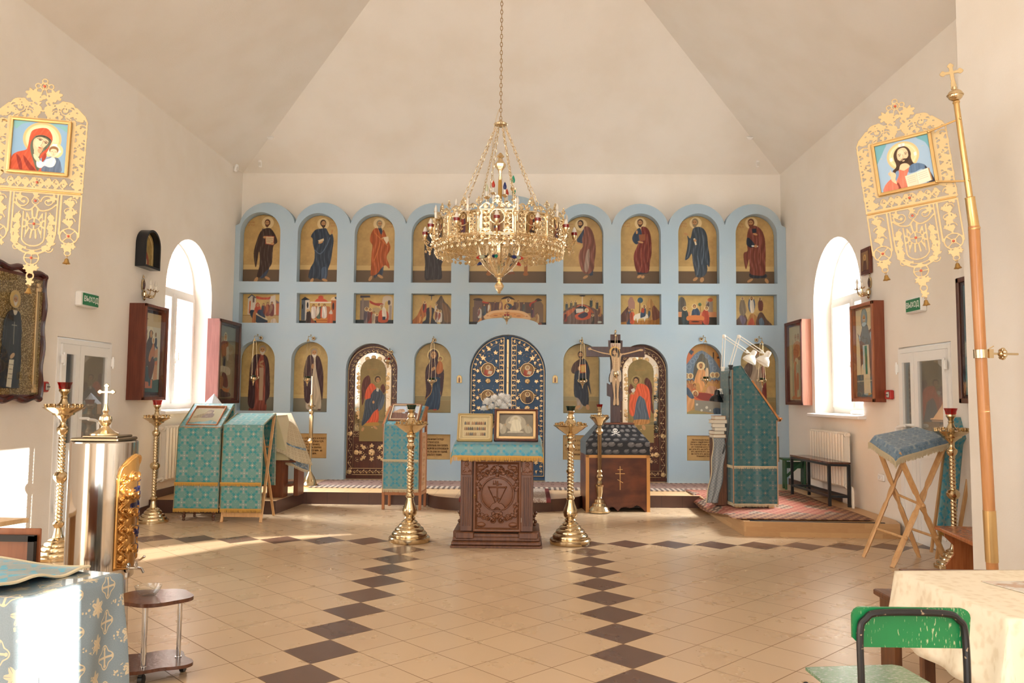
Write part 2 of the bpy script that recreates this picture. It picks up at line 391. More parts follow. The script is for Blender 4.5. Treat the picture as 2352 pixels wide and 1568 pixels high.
# ---------------------------------------------------------------- setting
XL, XR, YB, ZE, SL = -4.98, 4.30, 13.57, 5.40, .63     # side walls, rear wall, eaves, ceiling slope
SOL = .17; YI = 13.30; XC = -.34                           # solea height, screen face, room axis
def plaster(name, a, b):
    m = Mat(name, a, .9); n = m.noise(1.3, 4); g = m.noise(60, 2)
    m.set('Base Color', m.mix(n.step(.35, .75), a, b)).bump(g+.8*m.noise(9, 3), .0025, .5); ML[name] = m.mat; return m.mat
CREAM = plaster('cream_plaster', 'efe9e0', 'eae2d6'); BLUE = plaster('blue_plaster', 'a6bccc', 'aebfc9')
WHITE = plaster('white_reveal', 'f0ece6', 'ebe6df'); PVC = flat('white_pvc', 'f1efeb', .3)
def glass(name, tint=(1, 1, 1), rough=.0, mixf=.0):
    mt = bpy.data.materials.new(name); mt.use_nodes = True; t = mt.node_tree; t.nodes.clear()
    o = t.nodes.new('ShaderNodeOutputMaterial'); a = t.nodes.new('ShaderNodeBsdfTransparent'); g = t.nodes.new('ShaderNodeBsdfGlossy')
    mx = t.nodes.new('ShaderNodeMixShader'); fr = t.nodes.new('ShaderNodeFresnel'); fr.inputs[0].default_value = 1.5
    a.inputs[0].default_value = tint+(1,); g.inputs['Roughness'].default_value = rough
    ad = t.nodes.new('ShaderNodeMath'); ad.inputs[1].default_value = mixf; t.links.new(fr.outputs[0], ad.inputs[0])
    bk = t.nodes.new('ShaderNodeNewGeometry'); ml = t.nodes.new('ShaderNodeMath'); ml.operation = 'MULTIPLY'; sb = t.nodes.new('ShaderNodeMath'); sb.operation = 'SUBTRACT'; sb.inputs[0].default_value = 1
    t.links.new(bk.outputs['Backfacing'], sb.inputs[1]); t.links.new(ad.outputs[0], ml.inputs[0]); t.links.new(sb.outputs[0], ml.inputs[1]); ad = ml
    t.links.new(ad.outputs[0], mx.inputs[0]); t.links.new(a.outputs[0], mx.inputs[1]); t.links.new(g.outputs[0], mx.inputs[2])
    t.links.new(mx.outputs[0], o.inputs[0]); ML[name] = mt; return mt
GLASS = glass('clear_glass', (.97, .98, .98))
def plate(name, outer, holes, th, mats, place, parent=None, kind=None, pick=None):
    """flat outline with holes, given thickness th; place maps local x, y, t to the room"""
    cu = bpy.data.curves.new(name, 'CURVE'); cu.dimensions = '2D'; cu.fill_mode = 'BOTH'; cu.extrude = th/2
    for pl in [outer]+holes:
        sp = cu.splines.new('POLY'); sp.points.add(len(pl)-1); sp.use_cyclic_u = True
        for q, p in zip(sp.points, pl): q.co = (p[0], p[1], 0, 1)
    o = bpy.data.objects.new(name, cu); COL.objects.link(o)
    dg = bpy.context.evaluated_depsgraph_get(); me = bpy.data.meshes.new_from_object(o.evaluated_get(dg)); bpy.data.objects.remove(o)
    me.name = name
    if pick: me.polygons.foreach_set('material_index', [pick(p.center, p.normal) for p in me.polygons])
    me.materials.clear()
    for v in me.vertices: v.co = place(v.co.x, v.co.y, v.co.z)
    import bmesh
    bm = bmesh.new(); bm.from_mesh(me); bmesh.ops.remove_doubles(bm, verts=bm.verts, dist=1e-5); bmesh.ops.recalc_face_normals(bm, faces=bm.faces); bm.to_mesh(me); bm.free()
    me.shade_smooth(); me.set_sharp_from_angle(angle=R(30)); return ob(name, me, parent, mats, kind=kind)
def arch(x0, x1, z0, zt, n=16, rise=None):
    """opening with a rounded head, counter-clockwise from the lower left"""
    c = (x0+x1)/2; r = (x1-x0)/2; ry = r if rise is None else rise
    return [(x0, z0), (x1, z0)]+[(c+r*cos(PI*i/n), zt-ry+ry*sin(PI*i/n)) for i in range(n+1)]
plate('wall_rear', [(XL-.4, 0), (XR+.4, 0), (XR+.4, 6.2), (XL-.4, 6.2)], [arch(-2.2, 1.5, .0+.01, 3.9, 16)], .3, CREAM, lambda x, y, t: (x, -3+t, y), kind='structure')  # unseen rear wall put in to cut the light from behind
# floor: tiles laid diagonally, dark ones in two files and one rank
m = Mat('floor_tiles', 'd8b68c', .28); gx, gy, gz = m.geo(); D = .466
u = (gx+1.249)/D; v = (8.69-gy)/D; p = u+v+.5; q = u-v+.5; pi_, qi = p.fl(), q.fl(); uu = (pi_+qi)*.5; vv = (pi_-qi)*.5
ev = ((uu-(uu+.5).fl()).abs()).lt(.1)
dark = (vv.gt(-.25)*(uu.near(0, .1).mx(uu.near(4, .1)))).mx(vv.near(0, .1)*(uu.lt(.2).mx(uu.gt(3.8))))*ev
gr = ((p.fr()-.5).abs().mx((q.fr()-.5).abs())).gt(.4915)
tv = ((pi_*12.99+qi*78.23).sin()*43758.5).fr(); ns = m.noise(3, 4, 'Object')
lt_ = m.mix(tv*.6+.4*ns, 'c2a482', 'ccb08e'); dk = m.mix(tv*.5+.5*m.noise(14, 3), '5a4136', '6e5344')
m.set('Base Color', m.mix(gr, m.mix(dark, lt_, dk), '86694c')); m.set('Roughness', gr*.5+(.25+.06*ns)).bump(gr*-1, .0012)
FLOORM = m.mat
b = B(); b.add([(XL-.4, -3, 0), (XR+.4, -3, 0), (XR+.4, YB+.3, 0), (XL-.4, YB+.3, 0), (XL-.4, -3, -.1), (XR+.4, -3, -.1), (XR+.4, YB+.3, -.1), (XL-.4, YB+.3, -.1)],
    [[0, 1, 2, 3], [7, 6, 5, 4], [0, 4, 5, 1], [1, 5, 6, 2], [2, 6, 7, 3], [3, 7, 4, 0]])
b.build('floor', FLOORM, smooth=0, kind='structure')
# side walls with arched windows, plus unseen openings near the camera added for light
WL = dict(c=11.60, r=.80, z0=1.34, zt=3.83); WR = dict(c=11.22, r=.86, z0=1.36, zt=3.83)
def win_arch(w, e=0): return arch(w['c']-w['r']+e, w['c']+w['r']-e, w['z0']+e, w['zt']-e, 20)
DL, DR = (8.34, 9.44), (8.2, 9.35)
def wall_pick(c, n): return 0 if abs(n.z) > .5 else 1
plate('wall_left', [(-3, 0), (DL[0], 0), (DL[0], 2.16), (DL[1], 2.16), (DL[1], 0), (YB+.2, 0), (YB+.2, ZE+.05), (-3, ZE+.05)], [win_arch(WL), arch(.6, 2.4, 1.34, 3.83, 16), arch(3.6, 5.4, 1.34, 3.83, 16)], .45, [CREAM, WHITE],
      lambda x, y, t: (XL-.225+t, x, y), kind='structure', pick=wall_pick)
plate('wall_right', [(-3, 0), (DR[0], 0), (DR[0], 2.16), (DR[1], 2.16), (DR[1], 0), (YB+.2, 0), (YB+.2, ZE+.05), (-3, ZE+.05)],
      [win_arch(WR), [(-2.6, .2), (6.0, .2), (6.0, 5.2), (-2.6, 5.2)]], .45, [CREAM, WHITE],
      lambda x, y, t: (XR+.225+t, x, y), kind='structure', pick=wall_pick)
# the inner side wall nearer the camera with unseen openings cut to shape the sun patches
plate('wall_inner', [(-3, 0), (6.44, 0), (6.44, 6.2), (-3, 6.2)],
      [[(5.212, 1.587), (3.864, 1.978), (2.47, 2.233), (2.083, 2.141), (2.758, 2.044), (3.583, 1.937), (4.358, 1.776)], [(.2, 2.72), (1.66, 2.72), (1.66, 3.55), (.2, 3.55)], [(-1.10, 1.45), (-.78, 1.45), (-.78, 2.42), (-1.10, 2.42)]], .04, [CREAM, WHITE],
      lambda x, y, t: (3.52+t, x, y), kind='structure', pick=wall_pick)
b = B(); b.box((3.92, 6.34, 3.1), (.76, .2, 6.2)); b.build('wall_return', CREAM, smooth=0, kind='structure')
b = B(); b.box((XC, YB+.15, ZE/2), (XR-XL+.9, .3, ZE+.1)); b.build('wall_back', CREAM, smooth=0, kind='structure')
b = B(); hw = (XR-XL)/2; zr = ZE+hw*SL; a0, a1 = XL, XR; yr = YB-hw
T = .12
def slab(pts): n = len(pts); return [(x, y, z+e) for e in (0, T) for x, y, z in pts], [list(range(n-1, -1, -1)), list(range(n, 2*n))]+[[i, (i+1) % n, n+(i+1) % n, n+i] for i in range(n)]
b.add(*slab([(a0, YB, ZE), (a1, YB, ZE), (XC, yr, zr)])); b.add(*slab([(a0, -3, ZE), (a0, YB, ZE), (XC, yr, zr), (XC, -3, zr)])); b.add(*slab([(a1, YB, ZE), (a1, -3, ZE), (XC, -3, zr), (XC, yr, zr)]))
b.build('ceiling', CREAM, smooth=0, kind='structure')
# windows
SILL = flat('sill_white', 'f3f1ee', .3)
def window(name, w, s):
    """s=-1 on the wall_left side, +1 on the wall_right side"""
    xf = (XL if s < 0 else XR)+s*.30; c, r, z0, zt = w['c'], w['r'], w['z0'], w['zt']; zs = zt-r+.05
    holes = [arch(c-r+.09, c-.035, z0+.09, zs-.05, rise=.0001, n=1), arch(c+.035, c+r-.09, z0+.09, zs-.05, rise=.0001, n=1)]
    holes.append([(c-r+.07, zs+.03), (c+r-.07, zs+.03)]+[(c+(r-.07)*cos(PI*i/20), zs+.03+(r-.1)*sin(PI*i/20)) for i in range(1, 20)])
    root = plate(name, win_arch(w, .001), holes, .06, PVC, lambda x, y, t: (xf+t, x, y), kind='structure')
    # casement sashes, each with its own frame
    for y0, y1 in ((c-r+.085, c-.03), (c+.03, c+r-.085)):
        plate('sash', [(y0, z0+.085), (y1, z0+.085), (y1, zs-.045), (y0, zs-.045)], [[(y0+.06, z0+.145), (y1-.06, z0+.145), (y1-.06, zs-.105), (y0+.06, zs-.105)]], .05, PVC,
              lambda x, y, t: (xf-s*.045+t, x, y), root)
        b = B(); b.box((xf-s*.03, (y0+y1)/2, (z0+zs)/2+.02), (.008, y1-y0-.1, zs-z0-.24)); b.build('pane', GLASS, root, 0)
    plate('fanlight_pane', [(c-r+.06, zs+.02), (c+r-.06, zs+.02)]+[(c+(r-.06)*cos(PI*i/20), zs+.02+(r-.08)*sin(PI*i/20)) for i in range(1, 20)], [], .008, GLASS, lambda x, y, t: (xf+t, x, y), root)
    b = B(); hy = c+.1 if s > 0 else c+.09; b.tube([(xf-s*.075, hy, 2.05), (xf-s*.12, hy, 2.06), (xf-s*.12, hy, 2.17)], .009, 8); b.box((xf-s*.07, hy, 2.05), (.015, .03, .08)); b.build('window_handle', PVC, root)
    return root
window('window_1', WL, -1); window('window_2', WR, 1)
for nm, w, s, y0, y1 in (('trim_1', WL, -1, 10.72, 12.48), ('trim_2', WR, 1, 10.28, 12.14)):
    x = XL if s < 0 else XR; b = B(); b.box((x-s*(-.10), (y0+y1)/2, w['z0']-.03), (.42, y1-y0, .05), bev=.01); b.build(nm, SILL, kind='structure')
# brick reveals and lattice seen through the panes
BRICK = Mat('red_brick', 'b8614c', .8); n = BRICK.t.nodes.new('ShaderNodeTexBrick'); n.inputs['Scale'].default_value = 1
n.inputs['Color1'].default_value = lin('b87c6c')+(1,); n.inputs['Color2'].default_value = lin('c08a7a')+(1,); n.inputs['Mortar'].default_value = lin('e6dcd4')+(1,)
n.inputs['Mortar Size'].default_value = .008; n.inputs['Brick Width'].default_value = .25; n.inputs['Row Height'].default_value = .075
tc = BRICK.t.nodes.new('ShaderNodeTexCoord'); sp_ = BRICK.t.nodes.new('ShaderNodeSeparateXYZ'); cb = BRICK.t.nodes.new('ShaderNodeCombineXYZ')
BRICK.t.links.new(tc.outputs['Object'], sp_.inputs[0]); BRICK.t.links.new(sp_.outputs[0], cb.inputs[0]); BRICK.t.links.new(sp_.outputs[2], cb.inputs[1]); BRICK.t.links.new(cb.outputs[0], n.inputs[0])
BRICK.set('Base Color', N(BRICK.t, n.outputs[0]))
for s, w in ((-1, WL), (1, WR)):
    x = (XL if s < 0 else XR)+s*.75; ln = 3.0 if s > 0 else .6  # near pier at wall_right lengthened to block the sun through its window
    b = B(); b.box((x, w['c']+w['r']+.11, 2.6), (.6, .2, 2.9)); b.box((x-s*.3+s*ln/2, w['c']-w['r']-.11, 3.0), (ln, .2, 5.8)); tag(b.build('pier_and_sun_block', BRICK.mat if s < 0 else WHITE, smooth=0), kind='structure')
# wrought grille of scrolls outside each window
GRL = flat('grille_paint', 'd9dde0', .4)
for s, w in ((-1, WL), (1, WR)):
    x = (XL if s < 0 else XR)+s*.56; b = B(); c, r = w['c'], w['r']
    for k in range(5):
        y = c-r+2*r*(k+.5)/5; b.tube([(x, y, 1.4), (x, y, 3.75)], .008, 6)
        for zz in np.arange(1.6, 3.4, .3):
            b.tube([(x, y+.06*cos(t)*(1-.5*t/9), zz+.09*sin(t)*(1-.5*t/9)) for t in np.linspace(0, 9, 16)], .006, 5)
    tag(b.build('window_grille', GRL), 'pale scrolled iron grille outside the window '+('next to the tall case of the enthroned mother' if s < 0 else 'above the black bench'), 'grille')
# doors
DARKG = glass('door_glass', (.55, .52, .48), .02, .08)
def door(name, s, y0, y1, narrow_first=True):
    """white plastic double door; y0 is the edge nearer the camera"""
    x = XL if s < 0 else XR; zt = 2.14; xf = x+s*.03
    yo = y0+(y1-y0)*(.36 if narrow_first else .64)
    root = plate(name, [(y0, 0), (y1, 0), (y1, zt), (y0, zt)], [[(y0+.05, .03), (y1-.05, .03), (y1-.05, zt-.05), (y0+.05, zt-.05)]], .08, PVC, lambda a, z, t: (xf+t, a, z), kind='structure')
    for a, c_, nm in ((y0+.05, yo, 0), (yo, y1-.05, 1)):
        e = .085; lf = plate('door_leaf', [(a+.003, .035), (c_-.003, .035), (c_-.003, zt-.055), (a+.003, zt-.055)],
            [[(a+e, 1.02), (c_-e, 1.02), (c_-e, zt-.16), (a+e, zt-.16)]], .06, PVC, lambda q, z, t: (xf-s*.03+t, q, z), root)
        b = B(); b.box((xf-s*.03, (a+c_)/2, (1.02+zt-.16)/2), (.012, c_-a-2*e+.02, zt-1.18+.02)); b.build('door_pane', DARKG, lf, 0)
        b = B(); X_ = xf-s*.065
        for (q0, z0_, q1, z1_) in ((a+e, .13, c_-e, .13), (a+e, .94, c_-e, .94), (a+e, .13, a+e, .94), (c_-e, .13, c_-e, .94)): b.beam((X_, q0, z0_), (X_, q1, z1_+1e-4), .012, .014)
        b.build('panel_moulding', PVC, lf, 0)
        b = B()
        yy = a+.0 if nm == 0 else c_
        for zz in (.35, 1.2, 1.92): b.box((xf-s*.075, yy+(-.012 if nm == 0 else .012), zz), (.03, .04, .10), bev=.006); b.tube([(xf-s*.085, yy, zz-.07), (xf-s*.085, yy, zz+.07)], .009, 8)
        b.build('hinge', PVC, lf)
    b = B(); big = (yo+.045); X_ = xf-s*.06
    b.tube(spline([(X_, big, 1.28), (X_-s*.09, big, 1.28), (X_-s*.10, big+.0, 1.27), (X_-s*.10, big+.16, 1.25), (X_-s*.10, big+.19, 1.2), (X_-s*.10, big+.19, 1.0), (X_-s*.03, big+.19, .92)], 4), .016, 8)
    b.build('door_handle', PVC, root)
    return root
door('door_1', -1, DL[0], DL[1]); door('door_2', 1, DR[0], DR[1], False)
VEST = flat('vestibule_wall', '8a7c6a', .9)
for s, (y0, y1) in ((-1, DL), (1, DR)):
    x = (XL if s < 0 else XR)+s*1.2; b = B(); b.box((x+s*.3, (y0+y1)/2, 1.2), (.1, 3, 2.8)); b.box((x-s*.4, y0-.9, 1.2), (1.3, .1, 2.8)); b.box((x-s*.4, y1+.9, 1.2), (1.3, .1, 2.8)); b.box((x-s*.3, (y0+y1)/2, 2.5), (1.4, 3, .1))
    tag(b.build('vestibule_wall', VEST, smooth=0), kind='structure')
# solea: tiled step with a rounded ambo
m = Mat('step_tiles', 'cfa877', .35); gx, gy, gz = m.geo(); top = m.t.nodes.new('ShaderNodeNewGeometry'); sq = m.t.nodes.new('ShaderNodeSeparateXYZ'); m.t.links.new(top.outputs['Normal'], sq.inputs[0])
isup = N(m.t, sq.outputs[2]).gt(.5); al = (((gx+gy)/.3).fr()-.5).abs().gt(.49)
rj = m.mix(al, m.mix(m.noise(8, 3), '4c3229', '5d4034'), '3a2820'); tj = m.mix((((gx/.33).fr()-.5).abs().mx(((gy/.33).fr()-.5).abs())).gt(.49), 'd5ae80', 'a07e58')
m.set('Base Color', m.mix(isup, rj, tj)); STEP = m.mat
sol = [(XL, YB), (XL, 10.55), (-3.30, 10.55), (-3.23, 11.58)]+[(-.32+1.10*cos(PI+PI*i/20), 11.56-.62*sin(PI*i/20)) for i in range(21)]+[(XR, 11.62), (XR, YB)]
b = B(); b.prism(sol, 0, SOL, 'XY'); b.build('floor_solea', STEP, smooth=40, kind='structure')
# skirting
m = flat('dark_skirting', '5a4135', .5)
b = B(); b.box((XL+.012, 12.0, SOL+.05), (.02, 2.6, .1)); b.box((XL+.012, 10.0, .05), (.02, 1.1, .1)); b.build('baseboard_left', m, smooth=0, kind='structure')
b = B(); b.box((XR-.012, 12.2, SOL+.05), (.02, 2.2, .1)); b.build('baseboard_right', m, smooth=0, kind='structure')
# ---------------------------------------------------------------- icon screen with its niches
YN = .20   # depth of the niches
NI = {}
def niche(key, x0, x1, y0, y1, head=True, rise=None):
    yc = (y0+y1)/2; a = P(x0, yc, Y=YI).x; c_ = P(x1, yc, Y=YI).x; xm = (x0+x1)/2; zb = P(xm, y1, Y=YI).z; zt = P(xm, y0, Y=YI).z
    NI[key] = (a, c_, max(zb, SOL), zt, head); return NI[key]
cols = [597, 729, 860, 991]
for i, (x0, x1, y0, y1) in enumerate([(551, 643, 487, 646), (683, 775, 489, 647), (814, 906, 491, 648), (945, 1037, 492, 649), (1294, 1386, 492, 651), (1426, 1518, 490, 651), (1558, 1652, 490, 651), (1690, 1785, 491, 651)]): niche('apostle%d' % i, x0, x1, y0, y1)
niche('deesis', 1077, 1255, 478, 649)
for i, (x0, x1) in enumerate([(549, 641), (681, 772), (812, 904), (944, 1036), (1294, 1387), (1426, 1519), (1558, 1652), (1691, 1785)]): niche('feast%d' % i, x0, x1, 672+i*.6, 741+i*.8, False)
niche('supper', 1077, 1255, 675, 745, False)
for i, (x0, x1, y0, y1) in enumerate([(545, 630, 782, 943), (668, 752, 784, 946), (950, 1036, 786, 948), (1294, 1378, 788, 949), (1577, 1660, 788, 951), (1702, 1789, 788, 952)]): niche('local%d' % i, x0, x1, y0, y1)
for i, (x0, x1, y0, y1) in enumerate([(545, 628, 995, 1050), (667, 750, 995, 1052), (949, 1034, 997, 1055), (1293, 1378, 999, 1056), (1578, 1661, 1000, 1058), (1703, 1790, 1002, 1060)]): niche('text%d' % i, x0, x1, y0, y1, False)
niche('deacon0', 792, 911, 788, 1110); niche('deacon1', 1415, 1535, 790, 1112); niche('royal', 1077, 1253, 768, 1112)
def niche_poly(k, e=0):
    a, c_, zb, zt, hd = NI[k]
    if k == 'supper':
        r = c_-a; m_ = (a+c_)/2; return [(a, zb), (a+.10*r, zb)]+[(m_-.40*r*cos(PI*i/12), zb+.11*sin(PI*i/12)*1.05) for i in range(1, 12)]+[(c_-.10*r, zb), (c_, zb), (c_, zt), (a, zt)]
    if not hd: return [(a+e, zb+e), (c_-e, zb+e), (c_-e, zt-e), (a+e, zt-e)]
    return arch(a+e, c_-e, zb+(0 if zb <= SOL+.01 else e), zt-e, 20, rise=(None if k not in ('deesis',) else .45))
out = [(XL+.003, SOL), (XR-.003, SOL)]
lobes = [(XC+s*(.79+.4725+.945*k), .4725, 4.46, 4.82) for s in (1,) for k in (3, 2, 1, 0)]+[(XC, .79, 4.46, 4.96)]+[(XC-(.79+.4725+.945*k), .4725, 4.46, 4.82) for k in range(4)]
out.append((XR-.003, 4.42))
for c_, r, z0, zt in lobes:
    for i in range(17):
        t = R(10)+(PI-R(20))*i/16; out.append((c_+r*cos(t)/cos(R(10)), z0+(zt-z0)*(sin(t)-sin(R(10)))/(1-sin(R(10)))))
out.append((XL+.003, 4.42))
holes = [niche_poly(k) for k in NI if k[:3] not in ('dea', 'roy')]
# door openings run to the floor: notch them into the outline
base = [(XL+.003, SOL)]
for k in ('deacon0', 'royal', 'deacon1'):
    a, c_, zb, zt, _ = NI[k]; ar = niche_poly(k); base += [(a, SOL)]+list(reversed(ar[2:]))+[(c_, SOL)]
out = base+out[1:]
CRV = flat('niche_reveal', 'ead6c2', .8)
SCREEN = plate('icon_screen', out, holes, YN, [BLUE, CRV], lambda x, y, t: (x, YI+YN/2-t, y),
      pick=lambda c, n: 0 if (abs(n.z) > .5 or c.y > 4.35 and n.y > -.3 and not any(abs(c.x-(NI[k][0]+NI[k][1])/2) < .36 and c.y < 4.72 for k in NI if k[:4] == 'apos') and not (abs(c.x-XC) < .66 and c.y < 4.87)) else 1)
b = B(); b.box(((XL+XR)/2, YI+YN+.03, (SOL+4.40)/2), (XR-XL-.01, .05, 4.40-SOL)); b.build('niche_backing', CRV, SCREEN, smooth=0)
tag(SCREEN, 'pale blue plastered icon screen with scalloped top and arched niches', 'icon screen')
# ---------------------------------------------------------------- icons
_pm = Mat('painted_panel', 'ffffff', .38); _pm.set('Base Color', _pm.attr()); _pm.b.inputs['Specular IOR Level'].default_value = .35; PAINT = _pm.mat
_pm = Mat('painted_matt', 'ffffff', .8); _pm.set('Base Color', _pm.attr()); PAINTM = _pm.mat
def nums(t): return [float(v) for v in t.split(',')]
def head(c, x, y, r, hair='4a3020', skin='b98a5c', beard=None, turn=0, veil=None, halo=None, hc='d8bd8a'):
    """a painted head: turn -1 looks to the viewer's left, +1 to the right"""
    if halo: c.ell(x, y, halo, halo, hc); c.ell(x, y, halo, halo, 'e9d5a6', ring=.08)
    if veil: c.poly([(x-r*1.05, y+r*1.3), (x-r*1.1, y-r*.4), (x, y-r*1.35), (x+r*1.1, y-r*.4), (x+r*1.05, y+r*1.3), (x, y+r*1.9)], veil)
    else: c.ell(x, y-r*.12, r*.92, r*1.1, hair)
    fx = x+turn*r*.18
    c.ell(fx, y+r*.1, r*.66, r*.86, skin); c.ell(fx+r*.2, y+r*.2, r*.35, r*.6, skin, al=.5)
    if beard: c.poly([(fx-r*.62, y+r*.3), (fx-r*.2, y+r*.55), (fx+r*.2, y+r*.55), (fx+r*.62, y+r*.3), (fx+r*.5, y+r*1.0), (fx, y+r*1.45), (fx-r*.5, y+r*1.0)], beard)
    for q in (-.3, .3):
        c.ell(fx+turn*r*.1+q*r, y-r*.02, r*.13, r*.08, '2a1a12'); c.line([(fx+turn*r*.1+(q-.2)*r, y-r*.2), (fx+turn*r*.1+(q+.2)*r, y-r*.22)], r*.07, '4a3020')
    c.line([(fx+turn*r*.12, y-r*.1), (fx+turn*r*.15, y+r*.3)], r*.08, '8a5c38'); c.line([(fx-r*.15, y+r*.5), (fx+r*.18, y+r*.5)], r*.09, '8a3a28')
def art(c, box, txt):
    """draws in the traced frame box = x0, y0, width; one shape per line"""
    x0, y0, w = box[:3]; c.ky = box[3] if len(box) > 3 else 1; c.at(-x0/w, -y0/w*c.ky, 1/w)
    for ln in (txt.strip()+'\nz').split('\n'):
        t = ln.split(); k, a = t[0], t[1:]
        if k == 'z': c.ky = 1; break
        if k in 'ps':
            f = 0; fa = 0; fq = 60*w/400
            if a[1][0] == 'f': q = nums(a[1][1:]); f = q[0]; fa = q[1] if len(q) > 1 else 0; a.pop(1)
            c.poly([nums(q) for q in a[1:]], a[0], sm=k == 'p', f=f, fa=fa, fq=60 if len(a) else fq)
        elif k == 'e': q = nums(a[1]); r = nums(a[2]); c.ell(q[0], q[1], r[0], r[-1], a[0], rot=float(a[3]) if len(a) > 3 else 0)
        elif k == 'o': q = nums(a[1]); r = nums(a[2]); c.ell(q[0], q[1], r[0], r[-1], a[0], ring=float(a[3]) if len(a) > 3 else .1)
        elif k == 'l': c.line([nums(q) for q in a[2:]], float(a[1]), a[0])
        elif k == 'h':   # h x,y r hair beard|- turn halo
            q = nums(a[0]); head(c, q[0], q[1], float(a[1]), a[2], beard=None if a[3] == '-' else a[3], turn=float(a[4]), halo=float(a[5]) if len(a) > 5 else None)
        elif k == 'v': q = nums(a[0]); head(c, q[0], q[1], float(a[1]), veil=a[2], turn=float(a[3]), halo=float(a[4]) if len(a) > 4 else None)
        elif k == 'm':   # small draped person: m x,y height robe mantle halo
            q = nums(a[0]); H_ = float(a[1]); x, y = q
            c.poly([(x-.13*H_, y), (x-.17*H_, y-.4*H_), (x-.12*H_, y-.78*H_), (x+.12*H_, y-.78*H_), (x+.17*H_, y-.4*H_), (x+.13*H_, y)], a[2], f=.25)
            c.poly([(x-.15*H_, y-.1*H_), (x-.16*H_, y-.5*H_), (x-.1*H_, y-.76*H_), (x+.02*H_, y-.7*H_), (x+.03*H_, y-.4*H_)], a[3], f=.25)
            head(c, x, y-.87*H_, .09*H_, 'a' in a[4:] and '8a7a68' or '4a3020', turn=.3, halo=(.13*H_ if a[4] == '1' else None))
def gold_bg(c, band=.74, floor=.81, tone='bb9a62', fl='685440', bandc='c8aa74'):
    c.at(); c.rect(0, 0, 1, c.a, tone); c.speck(.13, 5, 3)
    if band: b0 = c.a*band; f0 = c.a*floor; c.rect(0, b0, 1, f0, bandc); c.line([(0, b0), (1, b0)], .006, 'c9ae78', sm=0); c.rect(0, f0, 1, c.a, fl); c.line([(0, f0), (1, f0)], .006, 'c0a068', sm=0)
    return c
def lettering(c, x, y, w, col='9c5234', n=5, h=.035, seed=0):
    r = random.Random(seed)
    for i in range(n):
        q = x+w*i/n; c.line([(q, y), (q, y+h)], h*.16, col, al=.7); c.line([(q, y+h*r.choice((0, .5, 1))), (q+w/n*.55, y+h*r.choice((0, .5, 1)))], h*.16, col, al=.7)
        if r.random() < .6: c.line([(q+w/n*.55, y), (q+w/n*.55, y+h)], h*.16, col, al=.7)
def clip_arch(c, rise=None):
    """keeps the part under a round head"""
    r = .5 if rise is None else rise; X, Y = c.X, c.Y
    c.m[(Y < r) & (((X-.5)/.5)**2+((r-Y)/r)**2 > 1)] = 0
